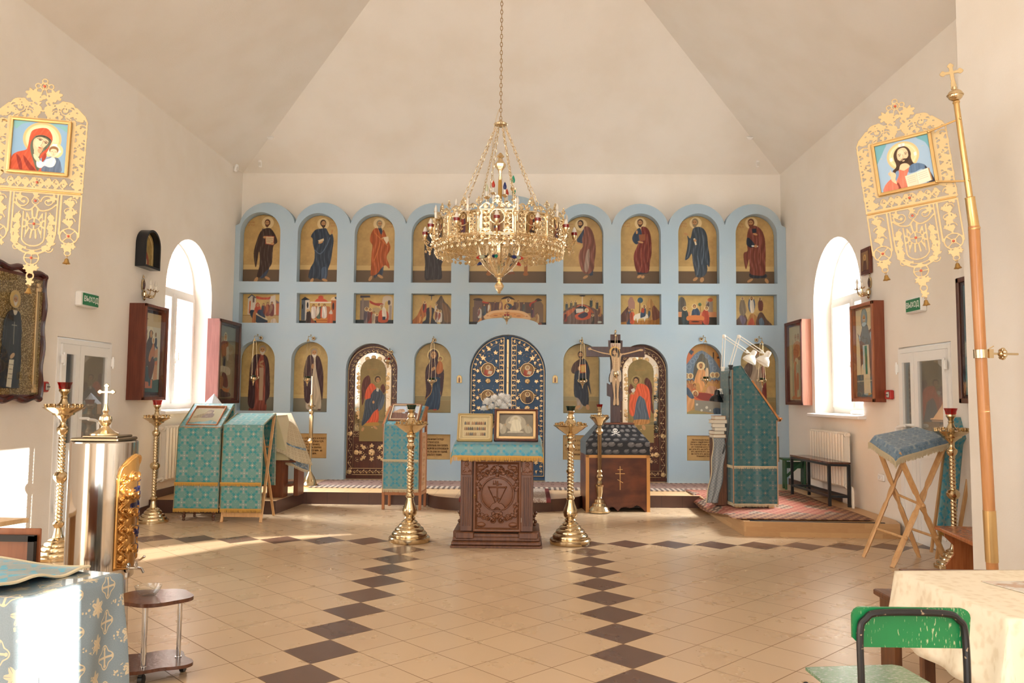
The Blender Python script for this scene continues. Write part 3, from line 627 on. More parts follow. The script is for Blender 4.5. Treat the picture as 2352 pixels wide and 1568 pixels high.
A_ = [  # traced figures: box, head lines, dressing
((190, 235, 385), -1, '''e d6bd8c 417,320 62,62
p 3a4353 f.2 345,700 360,390 400,430 440,395 460,500 450,760 410,870 350,880
p 3d2b24 f.3 378,385 340,420 310,500 282,620 290,720 305,780 318,740 335,620 345,700 345,760 322,868 350,885 400,830 440,790 470,740 475,650 482,560 520,520 500,450 460,390 425,372
e b98a5c 312,912 17,34 .5
e b98a5c 430,892 30,14 .5
s 9c4634 395,455 488,458 484,552 398,540
s cdb088 402,462 482,465 478,544 405,534
l 6a4a38 4 410,480 475,483
l 6a4a38 4 410,498 475,501
l 6a4a38 4 410,516 475,519
e b98a5c 388,470 16,12
e b98a5c 470,536 18,11
h 414,322 32 5a3220 5a3220 -.6'''),
((795, 235, 390), 1, '''e d6bd8c 1013,325 62,62
p 2c3847 f.3 985,375 930,390 887,455 905,480 910,540 930,620 925,720 890,790 872,880 895,902 960,900 1000,912 1060,895 1075,800 1100,720 1115,600 1125,500 1110,430 1085,440 1060,400 1040,370
p 46566a f.3 1005,800 1050,780 1060,890 1015,905
l 55667a 8 930,600 990,640 1050,560 1085,470
e b98a5c 1105,408 10,24 .2
e b98a5c 990,518 26,13 -.4
s c9b590 962,500 1020,478 1024,500 975,520
e b98a5c 908,922 14,30 .5
e b98a5c 1042,915 30,13 .3
h 1012,320 34 3f2b1e 3f2b1e .6'''),
((1385, 240, 400), 1, '''e d6bd8c 1605,322 62,62
p 2f3a48 f.3 1560,870 1590,390 1640,390 1660,600 1655,860 1600,880
p a04f20 f.35 1590,370 1545,385 1515,450 1512,510 1538,560 1530,650 1528,760 1525,830 1530,880 1590,865 1640,800 1680,770 1722,805 1720,760 1692,680 1728,600 1725,550 1700,500 1672,420 1650,385 1630,440
l c97a3c 6 1560,420 1610,470 1660,520 1700,560
l c97a3c 6 1560,720 1600,600 1620,520
s d8c8a8 1648,468 1705,458 1710,500 1690,542 1662,492
e b98a5c 1645,480 14,10
e b98a5c 1524,912 16,32 .5
e b98a5c 1628,890 34,15 .5
h 1608,322 34 8f8068 8f8068 .6'''),
((1975, 240, 410), 1, '''e d6bd8c 2180,322 62,62
p 2f2a2c f.25 2170,370 2120,400 2090,480 2085,640 2095,760 2095,930 2160,940 2215,935 2280,920 2275,780 2300,700 2290,560 2260,420 2225,370
l 4a4246 7 2130,500 2140,700 2125,920
l 4a4246 7 2190,560 2200,740 2190,930
e b98a5c 2245,470 12,20
v 2182,322 34 2f2a2c .6'''),
((150, 228, 375), -1, '''e d6bd8c 318,312 60,60
p 2d3c50 f.2 320,392 352,350 345,480 300,500 274,470 288,440
p 7b4a3a f.4 350,330 400,335 436,390 455,470 465,540 462,620 450,690 445,760 405,805 345,800 312,740 295,650 305,580 335,530 328,460 345,390
p a08878 f.3 370,600 400,560 400,700 380,790 350,760
s 2d3c50 400,815 440,770 436,822 410,830
e b98a5c 295,500 26,9 .2
e b98a5c 362,842 28,13 -.5
h 312,300 32 3a2418 3a2418 -.7'''),
((700, 235, 370), -1, '''e d6bd8c 893,312 57,57
p 2d3c50 f.2 850,380 890,360 905,440 862,520 822,500 812,450
s 26303e 858,790 970,790 968,812 862,826
p 6d2a20 f.35 900,350 950,350 985,400 1000,500 1000,620 985,700 970,800 890,805 850,790 828,700 828,620 860,540 882,480 905,420
l 94503c 6 900,560 905,700 890,790
l 94503c 6 960,420 970,560 960,700
s 8a5234 875,425 942,420 940,482 884,490
e b98a5c 893,500 28,9 .2
e b98a5c 856,400 10,18
e b98a5c 880,846 24,13 -.5
e b98a5c 915,850 18,14 -.6
h 890,305 32 5a3a26 4a2a1c -.2'''),
((1255, 235, 360), -1, '''e d6bd8c 1425,305 57,57
p 39444f f.35 1400,360 1450,340 1500,360 1530,420 1540,520 1556,640 1550,725 1530,705 1530,760 1500,812 1430,820 1410,760 1395,680 1385,600 1360,640 1322,658 1340,560 1350,480 1345,425 1375,450
l 5f6f80 7 1440,620 1450,700 1440,800
l 5f6f80 7 1490,420 1500,560 1480,700
l 5f6f80 6 1370,470 1365,560 1340,640
e b98a5c 1333,412 22,10 .4
s d8c8a8 1402,455 1418,450 1435,512 1420,516
e b98a5c 1418,472 14,12
e b98a5c 1418,842 26,14 -.6
e b98a5c 1480,848 18,24 .4
h 1420,300 33 8a7658 8a7658 -.7'''),
((1812, 245, 358), -1, '''e d6bd8c 1970,310 57,57
p 2a2f38 f.2 1958,780 2095,790 2092,826 1962,826
p 743c30 f.35 1960,340 2010,335 2060,370 2090,440 2100,560 2096,700 2090,792 2040,805 1958,790 1950,720 1945,650 1932,700 1913,745 1895,640 1900,590 1932,570 1925,480 1935,400
l 935a4a 7 2040,440 2050,600 2045,690
p 1f2a3a f.2 1930,450 1960,460 2002,520 1962,542 1924,512
s 1a2432 1975,365 2015,360 2017,400 1980,406
s d8e0e0 1970,520 2030,525 2028,536 1972,532
e b98a5c 2008,528 16,12
e b98a5c 2005,415 22,9 .3
e b98a5c 1952,852 30,12 -.5
e b98a5c 2106,855 15,25 -.5
h 1968,308 33 6a3a26 6a3a26 -.6''')]
def icon(key, name, label, cat, cv, wood_c='6a4a30', group=None, th=.022):
    """hangs a painted panel at the back of its niche"""
    a, b_, zb, zt, hd = NI[key]; me = cv.mesh(name, b_-a-.003, th)
    o = ob(name, me, None, PAINT, loc=((a+b_)/2, YI+YN-.024, zb+.001)); return tag(o, label, cat, group)
AP = ['bearded apostle in dark brown cloak holding an open red-edged book', 'apostle in slate blue cloak with one hand raised in blessing', 'grey-haired apostle in orange cloak holding a pale scroll',
      'veiled woman in near-black robe partly behind the chandelier', 'long-haired bowing prophet in russet cloak with blue sleeve', 'apostle in deep red cloak clasping a brown book to his chest',
      'grey-bearded apostle in blue-grey cloak with open palm', 'young apostle in plum red cloak holding a dark book and rolled scroll']
for i, (bx, tn, tx) in enumerate(A_):
    a, b_, zb, zt, hd = NI['apostle%d' % i]; asp = (zt-zb)/(b_-a)
    c = Cv(asp, 108); gold_bg(c, .735, .80)
    lettering(c, .12 if tn < 0 else .74, .18, .16, n=4, seed=i); lettering(c, .10 if tn < 0 else .76, .25, .18, n=4, seed=i+9)
    bx = (bx[0]-(bx[2]*.04), bx[1]-(bx[2]*.0), bx[2]*1.06); art(c, bx, tx); clip_arch(c)
    icon('apostle%d' % i, 'apostle_icon', 'tall arched icon: '+AP[i], 'icon', c, group='apostles in the upper tier')
# enthroned figure in the wide central niche
a, b_, zb, zt, _ = NI['deesis']; asp = (zt-zb)/(b_-a); c = Cv(asp, 200); gold_bg(c, .74, .82)
art(c, (1078, 482, 177), '''p 8a6a48 1130,500 1204,500 1200,600 1134,600
s 9a6a3c 1110,560 1222,560 1222,590 1110,590
s 9a6238 1119,560 1127,560 1127,632 1119,632
s 9a6238 1204,560 1212,560 1212,632 1204,632
e 9a6238 1123,630 6,4
e 9a6238 1208,630 6,4
s 7a4a30 1134,626 1170,612 1184,630 1136,632
s c9c2ae 1138,622 1170,608 1180,624 1142,629
e d6bd8c 1166,508 17,17
p 6a3826 f.3 1140,530 1166,520 1192,530 1200,570 1190,606 1144,606 1132,570
p 2c3c50 f.3 1150,560 1180,545 1194,580 1184,610 1150,608
h 1166,508 9 3a2418 3a2418 0''')
clip_arch(c, .45/(b_-a)); icon('deesis', 'enthroned_icon', 'wide arched icon of an enthroned figure behind the chandelier', 'icon', c)
# small feast scenes, traced from one row
FE = [((122, 55, 378), '''s c9bfae 170,90 205,60 245,90 245,250 170,250
s 3a4658 165,92 205,58 250,92 240,96 205,70 175,98
s 5a4a44 215,85 232,85 232,135 215,135
s c7663a 185,120 198,120 195,240 182,240
s cfc2ae 380,80 430,62 440,250 380,250
s b5643c 440,140 485,140 485,260 440,260
s 6a5a60 435,110 480,140 440,145
p b5482c f.2 250,75 310,88 370,85 385,75 375,105 310,108 255,100
s b89a68 125,255 495,255 495,330 125,330
s 8a6a44 125,255 495,255 495,260 125,260
s 262a2c 120,330 495,330 495,362 120,362
m 320,255 115 6a3026 3a3a44 0
m 360,258 130 7a3a2a 9c5a34 0
m 400,258 135 6a2c28 8a6a50 0
p 22303e 195,210 250,215 330,270 360,300 355,345 300,345 240,310 200,260
p c9b894 245,215 300,240 360,290 350,300 290,270 240,240
p a8442c f.2 240,180 275,165 300,200 270,235 235,225
p 23324a f.2 270,210 300,205 330,250 340,280 300,265 265,240
v 264,160 18 a8442c .3 24
p a86a3c f.2 225,230 250,225 245,350 215,350
p b0603a 325,330 365,325 370,350 320,352
p c9b8a0 f.2 395,300 430,285 450,320 455,350 400,352'''),
((692, 62, 386), '''s cfc6b8 745,120 790,120 795,330 745,330
s 5c6470 712,118 748,90 748,320 712,320
s 222a34 705,118 745,88 795,118 745,122
e 2a2a30 772,170 9,30
e 2a2a30 722,185 6,25
p c4553a 845,128 870,105 925,105 965,128 960,140 850,140
e c4553a 900,95 26,20
s b0603a 1005,120 1068,120 1068,330 1005,330
p e0c6a0 1000,118 1020,90 1060,92 1078,118
p 1f2c40 1035,95 1060,88 1080,118 1060,120
s d8cdb8 795,135 1005,135 1005,150 795,150
e 2a2a30 1024,180 9,36
s 262e30 692,322 1078,322 1078,365 692,365
p b06a42 810,190 840,180 960,180 995,200 975,300 830,300
s 8a4a30 810,290 870,360 800,360 790,320
s b5682f 850,295 970,295 975,362 870,362
s cf8a44 850,300 970,300 970,312 858,312
s cf8a44 860,325 972,325 972,334 866,334
m 832,295 140 cfc6ba d8cfc4 0
m 938,293 140 cfc6ba d8cfc4 0
m 884,298 150 4a5a4a c9bfae 1
s c4553a 900,200 912,200 912,290 900,290
p 3a2a28 f.2 765,240 790,225 808,260 802,358 755,358 760,300
e c9a878 775,222 14,14
p c4603a f.2 980,260 1010,245 1022,280 1018,355 975,355 970,300
p c9bfae 985,250 1005,215 1018,255'''),
((1266, 70, 396), '''s 7a6a62 1310,130 1400,130 1395,340 1310,340
s 4e4850 1310,80 1405,80 1410,100 1310,104
s 8a7a70 1325,104 1345,104 1345,340 1325,340
p c4b29a 1530,140 1540,95 1580,80 1620,95 1632,140 1622,330 1590,330 1590,150 1560,150 1550,220 1530,200
e 4a4048 1598,150 14,24
s 9a8a80 1600,180 1625,180 1622,330 1600,330
p 9c3a2a 1405,130 1460,155 1530,158 1540,185 1480,182 1415,160
s 262e30 1264,322 1660,322 1660,368 1264,368
m 1376,360 165 7a6a6a 5a5058 1
m 1412,360 155 8c3a2c 5a3a3a 1
p a8926a 1440,205 1500,205 1510,245 1440,245
m 1450,365 130 b5a48a a08c74 0
m 1480,368 110 4a3a38 6a4a40 1
p b5502f 1500,250 1530,225 1590,250 1585,340 1495,340
p d8cdb8 f.2 1535,190 1565,215 1575,300 1545,320 1530,260
s 1f2a3c 1535,290 1565,290 1565,322 1535,322
h 1525,188 16 8f8068 8f8068 -.3 20'''),
((1853, 72, 396), '''p a8642f f.3 1960,160 1990,200 2000,260 1960,310 1920,370 1853,370 1853,330 1900,280
p c9a060 1945,100 1965,90 1975,140 1950,150
p 5c4a3a f.3 2140,80 2175,140 2215,180 2250,250 2250,372 2150,372 2120,300 2080,180 2110,120
p 7a5a3c f.2 2150,150 2200,190 2240,260 2245,330 2180,340 2160,240
p 2a2a30 1995,210 2070,210 2060,300 2100,372 1900,372 1985,320
e 2a2a2c 2042,78 32,6
s 4a4a50 2036,80 2046,80 2044,130 2038,130
m 1975,245 110 9c3a2c 4a3030 1
p b08a5a 2022,200 2042,200 2046,260 2036,350 2024,350 2026,260
e b98a5c 2032,192 11,14
m 2090,250 90 6a4a3a c9bfae 1
m 2100,340 130 b0a090 7a4a3c 1
m 2130,340 120 c9bfae 8c4a36 1
m 1940,360 90 a8642f c98a4a 0'''),
((148, 1000, 378), '''p 6a5044 f.3 150,1160 330,1085 520,1180 525,1283 148,1283
p b0603a f.2 150,1180 250,1120 330,1090 400,1120 440,1170 380,1150 330,1110 270,1140 200,1200 150,1230
p 2a2c34 260,1140 330,1100 400,1150 380,1210 280,1200
s c9c2b4 270,1130 340,1128 345,1165 275,1170
p b5502f 265,1190 330,1160 400,1140 410,1210 350,1235 280,1230
p 3a3442 290,1195 360,1160 385,1190 330,1220
e d6bd8c 372,1145 20,20
e b98a5c 372,1145 10,12
m 185,1140 75 5a5a52 3a4a4a 1
m 228,1130 75 6a5a42 4a4a3a 1
m 268,1125 75 6a4a32 5a5a4a 1
m 415,1110 80 3a4a4a 2a3a3a 1
m 470,1130 80 3a4444 5a4a3a 1
m 495,1200 100 b07a4a 6a4a3a 0
l d8cdb8 8 332,1010 330,1110
e 2a2a30 332,1008 30,6
m 430,1270 90 4a4038 6a5a4a 1
m 175,1250 90 8c3a2c 4a2a2a 0
e c9c6b4 495,1255 20,10'''),
((702, 1003, 374), '''p 5c3a30 f.2 702,1210 760,1130 800,1110 800,1283 702,1283
s a07868 780,1060 800,1020 822,1020 845,1070 845,1130 785,1130
p a8702f f.2 702,1260 850,1240 1000,1230 1076,1200 1076,1285 702,1285
p b58a50 f.3 985,1030 1010,1060 1035,1120 1000,1180 960,1150 955,1080
p 7a4a36 f.2 1015,1100 1076,1160 1076,1210 1010,1230
e 3a5a6a 895,1050 26,26
l 5a4232 8 890,1060 892,1110 886,1165
m 790,1275 150 34485e 6a4a3a 0
m 820,1265 130 c4552f 9a4a30 0
m 985,1230 110 b58a50 4a5a6a 0
p d8cfbd 840,1215 870,1175 950,1175 970,1210 945,1220 935,1250 925,1220 880,1225 870,1260 858,1220
p d8cfbd 835,1200 860,1180 850,1225 835,1235
p 34485e f.2 895,1205 910,1120 945,1125 945,1190 915,1210
p a8482c 905,1135 930,1115 930,1165 905,1160
h 932,1108 12 4a2a1c 4a2a1c -.4 17'''),
((1258, 1005, 378), '''p 5c564e f.3 1265,1160 1290,1030 1330,1030 1350,1090 1330,1140 1300,1170
s 9a8c7c 1535,1060 1600,1060 1600,1170 1535,1170
e b5603a 1575,1045 25,18
s 5a4c48 1520,1120 1560,1060 1568,1100 1530,1140
s c98a60 1258,1160 1630,1160 1630,1208 1258,1208
s 38342e 1258,1208 1635,1208 1635,1285 1258,1285
e 4a6a50 1478,1090 16,16
l 5a4232 5 1478,1090 1486,1170
p 3a4648 f.2 1310,1160 1340,1130 1370,1180 1360,1270 1315,1270
p 34485e f.2 1395,1170 1435,1115 1475,1150 1470,1200 1400,1200
p a8442c f.2 1495,1180 1530,1130 1560,1170 1560,1270 1510,1265
p c97a44 1370,1195 1500,1195 1505,1240 1365,1240
s a8502f 1375,1235 1500,1235 1498,1275 1378,1275
e 3a2a20 1435,1250 40,6
p c9a878 1400,1140 1385,1190 1400,1185
h 1338,1128 14 4a3424 - .3 21
h 1428,1108 16 4a3424 - 0 24
h 1540,1125 14 4a3424 - -.3 21'''),
((1815, 1005, 376), '''p 5c4236 f.2 1815,1285 1870,1200 1910,1160 1945,1230 1955,1285
p a8763c f.2 1940,1285 1960,1200 1990,1170 2040,1210 2050,1285
p 5c4236 f.2 2030,1285 2045,1180 2080,1160 2120,1220 2170,1285
p 7a6a52 f.2 1870,1150 1880,1060 1905,1030 1925,1080 1935,1150 1900,1200
e 4a5a70 1985,1090 33,76
e 7a8a98 1985,1090 22,62
p cfc6b4 f.2 1970,1060 1985,1040 2002,1060 2008,1150 1975,1160
h 1985,1030 13 4a2a1c 4a2a1c 0 19
p 6a3a30 f.2 2045,1070 2065,1040 2090,1070 2085,1140 2050,1140
h 2062,1035 11 4a2a1c 4a2a1c -.4 15
h 1900,1032 11 8f8068 8f8068 .4 15
p 6a5a6a f.2 1870,1200 1900,1190 1930,1230 1900,1280
p b5502f f.2 1960,1240 1990,1210 2010,1280 1950,1285
p 5a6a7a f.2 2050,1230 2080,1210 2100,1270 2060,1280''')]
FL = ['a reclining red-robed mother beside a dark bed under a red drape', 'three white-robed men on orange steps under a red dome', 'a child presented before an elder at a red canopy',
      'a bather standing in dark water between two brown rocks', 'a mother lying on a red mat in a dark cave', 'a rider on a white horse before a rocky tower', 'three winged guests seated at a red table', 'a white figure in a blue oval above three hills']
for i, (bx, tx) in enumerate(FE):
    a, b_, zb, zt, _ = NI['feast%d' % i]; c = Cv((zt-zb)/(b_-a), 110); gold_bg(c, None, tone='c0a062'); art(c, bx, tx)
    icon('feast%d' % i, 'feast_icon', 'small oblong icon of '+FL[i], 'icon', c, group='feast scenes in the middle tier')
a, b_, zb, zt, _ = NI['supper']; c = Cv((zt-zb)/(b_-a), 210); gold_bg(c, None, tone='a88650')
art(c, (190, 180, 1890), '''s 6a5248 300,320 500,320 500,600 560,780 330,900 270,880 265,490 300,460
p 3a2a26 290,310 320,265 450,262 510,320
s 7a6048 1770,330 1950,330 2010,420 2010,880 1930,880 1780,700
p 3a2e2a 1800,330 1830,270 1900,255 1970,310
s 5a4238 500,350 1780,350 1780,620 500,620
s c49a58 965,280 1280,280 1280,540 965,540
p 3a2a26 960,290 1030,230 1130,205 1230,230 1300,295 1130,262
p a83c26 505,330 600,350 690,370 640,385 520,378
p a83c26 1660,400 1720,350 1850,300 1800,350 1720,390 1690,470
s 2a2620 180,835 2085,845 2085,920 180,905
p 8a4a30 1560,760 1750,800 1960,860 1940,920 1700,860
m 440,860 290 c98a50 5a4a4a 0
m 440,740 270 c9bfae 8a5a50 0
m 550,680 290 3f4a55 5a5a50 0
m 680,610 250 b5824a c9bfae 0
m 815,570 250 5a3a3e 6a4a3a 0
m 960,560 260 7a5040 b58a5a 0
m 1390,560 260 a07c50 6a5040 0
m 1530,600 260 5a5040 4a4a44 0
m 1740,720 240 6a4248 4a3a44 0
m 1860,860 260 c9a878 b07c50 0
p 4a3430 1220,470 1290,430 1330,520 1220,540
p 7a3a2a f.2 1060,420 1140,380 1220,420 1240,530 1060,530
p 2f3a48 f.2 1120,400 1210,400 1240,480 1160,530 1110,480
h 1142,300 38 4a2a1c 4a2a1c 0 52
p d8ac7c 540,720 640,620 800,560 1100,540 1400,556 1600,620 1700,740 1640,790 1450,760 1130,730 800,740 620,780
p cf9458 680,700 800,620 1120,600 1440,620 1560,700 1400,740 1130,725 800,735
e a0603c 1120,605 66,14
s a0603c 1090,610 1150,610 1130,670 1110,670
e a0603c 835,680 55,12
e a0603c 1400,692 55,12
e b87444 640,690 30,10
e b87444 960,650 30,10
e b87444 1310,655 30,10
e b87444 1600,700 30,10''')
pl = np.array(niche_poly('supper')); W_ = b_-a; px_ = (pl[:, 0]-a)/W_; py_ = (zt-pl[:, 1])/W_
keep = Cv(c.a, 210, mask=False); keep.poly(list(zip(px_, py_)), None, sm=0, m=1); c.m = keep.m
icon('supper', 'supper_icon', 'wide oblong icon of a meal at a crescent table above the blue double gates', 'icon', c)
# local tier
L_ = [((120, 178, 298), '''o c9ad74 288,235 46,46 .06
p 8a4434 f.3 252,300 236,500 210,680 190,742 260,748 332,735 322,600 318,400 310,300
p 3c2020 f.25 265,282 222,292 195,370 186,520 185,690 236,700 238,420 262,330 270,300
p 3c2020 f.25 300,285 330,310 350,400 358,600 335,655 322,680 318,420 305,330
s b09478 266,390 302,390 302,655 272,655
e a8805c 284,345 20,9 -.6
e a8805c 284,374 22,9 .5
l 2a1a16 3 262,380 268,460 266,560
e 2a1a16 240,745 12,8
h 290,246 30 9a8c78 c9bfae -.2'''),
((582, 185, 303), '''o c9ad74 750,270 50,50 .06
p b3a48c f.2 735,330 775,330 800,560 815,730 760,742 690,732 700,600 735,430
p 3c2022 f.25 722,290 690,312 665,420 668,560 680,672 722,672 740,420 745,330
p 3c2022 f.25 770,295 800,325 826,430 830,560 822,668 800,560 770,430 760,340
s 5a4a44 730,470 748,470 750,700 730,700
e a8805c 738,385 10,22
e 5a3a30 800,745 14,7
h 748,272 29 9a8c78 d0c8b8 .1'''),
((1660, 195, 310), '''e d6bd74 1812,293 52,52
o e4cf96 1812,293 52,52 .14
p 1f3a55 f.3 1790,480 1765,650 1738,745 1800,748 1862,746 1876,650 1885,540 1870,460
p 3a1c24 f.25 1785,290 1780,350 1752,400 1745,470 1755,600 1748,668 1790,620 1806,560 1815,480 1870,480 1900,440 1888,400 1850,350 1845,290
l b5823c 5 1752,660 1795,610 1810,500
l b5823c 5 1868,480 1895,455 1893,520 1876,600 1882,640
p 3a1c24 1870,470 1900,440 1896,560 1880,640
o d6bd74 1870,325 24,24 .2
p b0682f f.2 1858,345 1885,360 1892,420 1870,448 1842,448 1838,400
h 1868,326 13 6a3a1c - -.2
e b98a5c 1812,410 12,20 .7
e b0402c 1755,750 18,5
e b0402c 1830,750 18,5
v 1812,290 34 3a1c24 .1'''),
((158, 158, 240), '''o b99a60 276,232 30,30 .06
p 9c8c7a f.2 245,470 260,590 290,570 300,500 285,460
p 4c3022 f.25 262,262 228,290 213,335 230,356 262,340 285,262
p 1d2430 f.25 292,255 318,275 336,335 334,400 345,492 322,432 330,500 326,562 292,565 262,520 234,500 232,400 240,345 268,330 278,280
s b0502c 270,295 312,292 312,348 272,352
s c9a050 275,300 308,297 308,343 277,347
e b98a5c 268,320 10,14
e b98a5c 258,577 20,10 -.5
e b98a5c 323,577 12,18 -.3
h 275,230 20 3f2a1c 4f3624 0'''),
((155, 165, 625), '''p b88a50 160,500 165,300 300,200 480,165 640,200 780,300 785,560
s c4714a 160,560 165,380 240,260 320,250 320,380 200,520
s 4a5560 230,310 270,265 325,300 280,360
s 4a3a3a 175,360 195,360 190,560 172,560
s b5763c 700,320 800,350 800,600 760,590
s 3a3030 655,310 675,310 675,450 655,450
s 3a3030 730,385 770,385 770,420 730,420
p 6c7c8c f.15 460,280 560,330 680,440 790,640 790,800 160,800 155,600 260,440 360,330
p 5c5a50 460,330 560,440 600,640 590,800 330,800 320,600 380,440
o 8a98a6 240,570 40,40 .2
o 8a98a6 300,470 40,40 .2
o 8a98a6 370,390 36,36 .2
o 8a98a6 550,380 36,36 .2
o 8a98a6 620,480 40,40 .2
o 8a98a6 680,590 40,40 .2
p cf9460 f.2 400,610 450,590 510,630 530,800 460,990 430,980 410,860 330,850 350,740
p d8b890 530,600 570,600 572,740 520,740
h 445,550 36 7a4a30 8a5a3a -.2 72
h 195,730 32 8a6a4a 9a7a5a .4 50
h 262,730 32 9a7a5a 9a7a5a .3 50
h 650,710 32 9a8a6a 9a8a6a -.3 50
h 720,710 32 9a8a6a 9a8a6a -.3 50
p b07048 f.2 160,900 230,860 320,880 360,960 300,1080 160,1060
h 200,850 34 6a3a28 - .5
h 285,830 34 6a3a28 - .4
h 330,900 30 6a3a28 - .4
h 640,830 34 7a5a40 - -.4
h 715,830 34 6a3a28 - -.4
p b88a68 f.2 560,930 620,900 760,960 780,1150 640,1130 500,1100
p c4603c 300,960 420,1010 560,1030 800,1080 800,1200 500,1200 330,1130
p 8a3c34 330,1080 380,1030 600,1040 640,1160 460,1150
e d6bd8c 340,1035 58,58
v 345,1035 30 8a5a40 .6
s 8a8478 330,1150 780,1180 780,1400 330,1330
e c9bfae 370,1230 20,20
e c9bfae 450,1330 20,20
e c9bfae 540,1280 24,24
e c9bfae 600,1330 16,16
p cf9460 f.2 160,1040 260,1060 320,1120 300,1280 170,1400 158,1300
p 4c5c6e f.2 180,940 230,950 320,1100 280,1130 220,1090 170,1010
p 9c8a5c 158,1400 330,1330 640,1400 790,1390 790,1500 158,1500
p 4c5c6e f.2 660,1300 780,1300 790,1400 680,1420'''),
((430, 150, 257), '''o c9ad74 560,215 36,36 .06
p a89680 f.2 520,255 600,255 610,400 600,600 500,620 490,420
p 5c4636 f.2 475,310 520,262 530,330 500,400 460,360
p 7a3028 f.2 592,280 618,360 622,560 590,570 596,420
s c9b890 540,280 590,262 600,300 560,330
e 3a2a20 545,625 16,8
h 560,212 26 6a5a48 a09078 .2''')]
LL = ['white-bearded monk in purple mantle over a red robe', 'white-bearded monk in purple mantle over a cream robe', 'standing veiled mother holding a child, next to the blue gates', 'man in navy cloak with a gold book, half behind the cross',
      'crowded scene with a blue arched halo above a red bier', 'white-robed saint seen behind the two white lamps']
for i, (bx, tx) in enumerate(L_):
    a, b_, zb, zt, _ = NI['local%d' % i]; c = Cv((zt-zb)/(b_-a), 104)
    if i != 4: gold_bg(c, .755, .80 if i in (0, 1) else .82, tone='b09660', bandc='b8a06a' if i < 2 else '94845a', fl='77705c' if i < 2 else '937c50'); lettering(c, .14, .28, .2, 'a87c4c', 4, .03, i); lettering(c, .68, .28, .2, 'a87c4c', 4, .03, i+5)
    else: gold_bg(c, None, tone='b88a50')
    art(c, bx, tx); clip_arch(c); icon('local%d' % i, 'saint_icon', 'arched icon of a '+LL[i], 'icon', c)
# parchment tablets with the commandments
def text_mesh(name, txt, size, mat, parent=None, loc=(0, 0, 0), rot=(PI/2, 0, 0), align='CENTER', ext=.0008, space=1, sx=1, bold=0, wsp=1):
    cu = bpy.data.curves.new(name, 'FONT'); cu.body = txt; cu.size = size; cu.align_x = align; cu.align_y = 'CENTER'; cu.extrude = ext; cu.space_line = space; cu.space_character = wsp; cu.offset = bold; cu.resolution_u = 2
    o = bpy.data.objects.new(name, cu); COL.objects.link(o); dg = bpy.context.evaluated_depsgraph_get(); me = bpy.data.meshes.new_from_object(o.evaluated_get(dg)); bpy.data.objects.remove(o)
    me.materials.clear(); q = ob(name, me, parent, mat, loc=loc, rot=rot); q.scale = (sx, 1, 1); return q
INK = flat('brown_ink', '5f4226', .8)
TX = [('Азъ есмь Господь Богъ твой,\nда не будутъ тебѣ бози иніи\nразвѣ Мене.', 'first, mostly behind the cloth-covered lectern'),
      ('Не сотвори себѣ кумира и всякаго\nподобія, елика на небеси горѣ,\nи елика на земли низу,\nи въ водахъ подъ землею:\nда не поклонишися имъ, ни\nпослужиши имъ.', 'behind the slim candlestick'),
      ('Не пріемли имене Господа\nБога твоего всуе.\nПомни день субботный, еже святити\nего: шесть дней дѣлай, и сотвориши въ\nнихъ дѣла твоя, въ день же седмый,\nГосподеви Богу твоему.', 'just beside the box lectern with the blue cloth'),
      ('Чти отца твоего\nи матерь твою, да благо ти\nбудетъ и да долголѣтенъ\nбудеши на земли.', 'partly behind the painted stone box'),
      ('Не послушествуй на друга\nсвоего свидѣтельства ложна.\nНе пожелай жены искренняго,\nне пожелай дому ближняго,\nни села его, ни раба его, ни рабы\nего, ни вола его, ни осла его,\nни скота его, ни всего, елика\nближняго твоего.', 'with eight lines, beside the tall green lectern'),
      ('Не убій.\nНе прелюбы сотвори.\nНе укради.', 'mostly hidden behind the tall green lectern')]
for i, (t, lb) in enumerate(TX):
    a, b_, zb, zt, _ = NI['text%d' % i]; c = Cv((zt-zb)/(b_-a), 60, 'b59461'); c.speck(.12, 3, i); c.line([(0, .005), (1, .005)], .03, '7a5a34', sm=0, al=.7)
    o = ob('parchment_tablet', c.mesh('parchment_tablet', b_-a, .012), None, PAINTM, loc=((a+b_)/2, YI+.03, zb)); tag(o, 'parchment coloured tablet of church lettering '+lb, 'text panel', 'text tablets low on the blue screen')
    n = t.count('\n')+1; sz = min((zt-zb)*.8/n, .058) if i != 3 else .05
    text_mesh('lettering', t, sz, INK, o, loc=(0, -.002, (zt-zb)*.5), space=(zt-zb)*.82/n/sz*.9, sx=min(1, (b_-a)*.92/(max(map(len, t.split('\n')))*sz*.52)), bold=.0006)
    b = B(); b.box(((a+b_)/2, YI+.118, (zb+zt)/2), (b_-a-.002, .160, zt-zb-.002)); b.build('niche_backing', CRV, SCREEN, smooth=0)
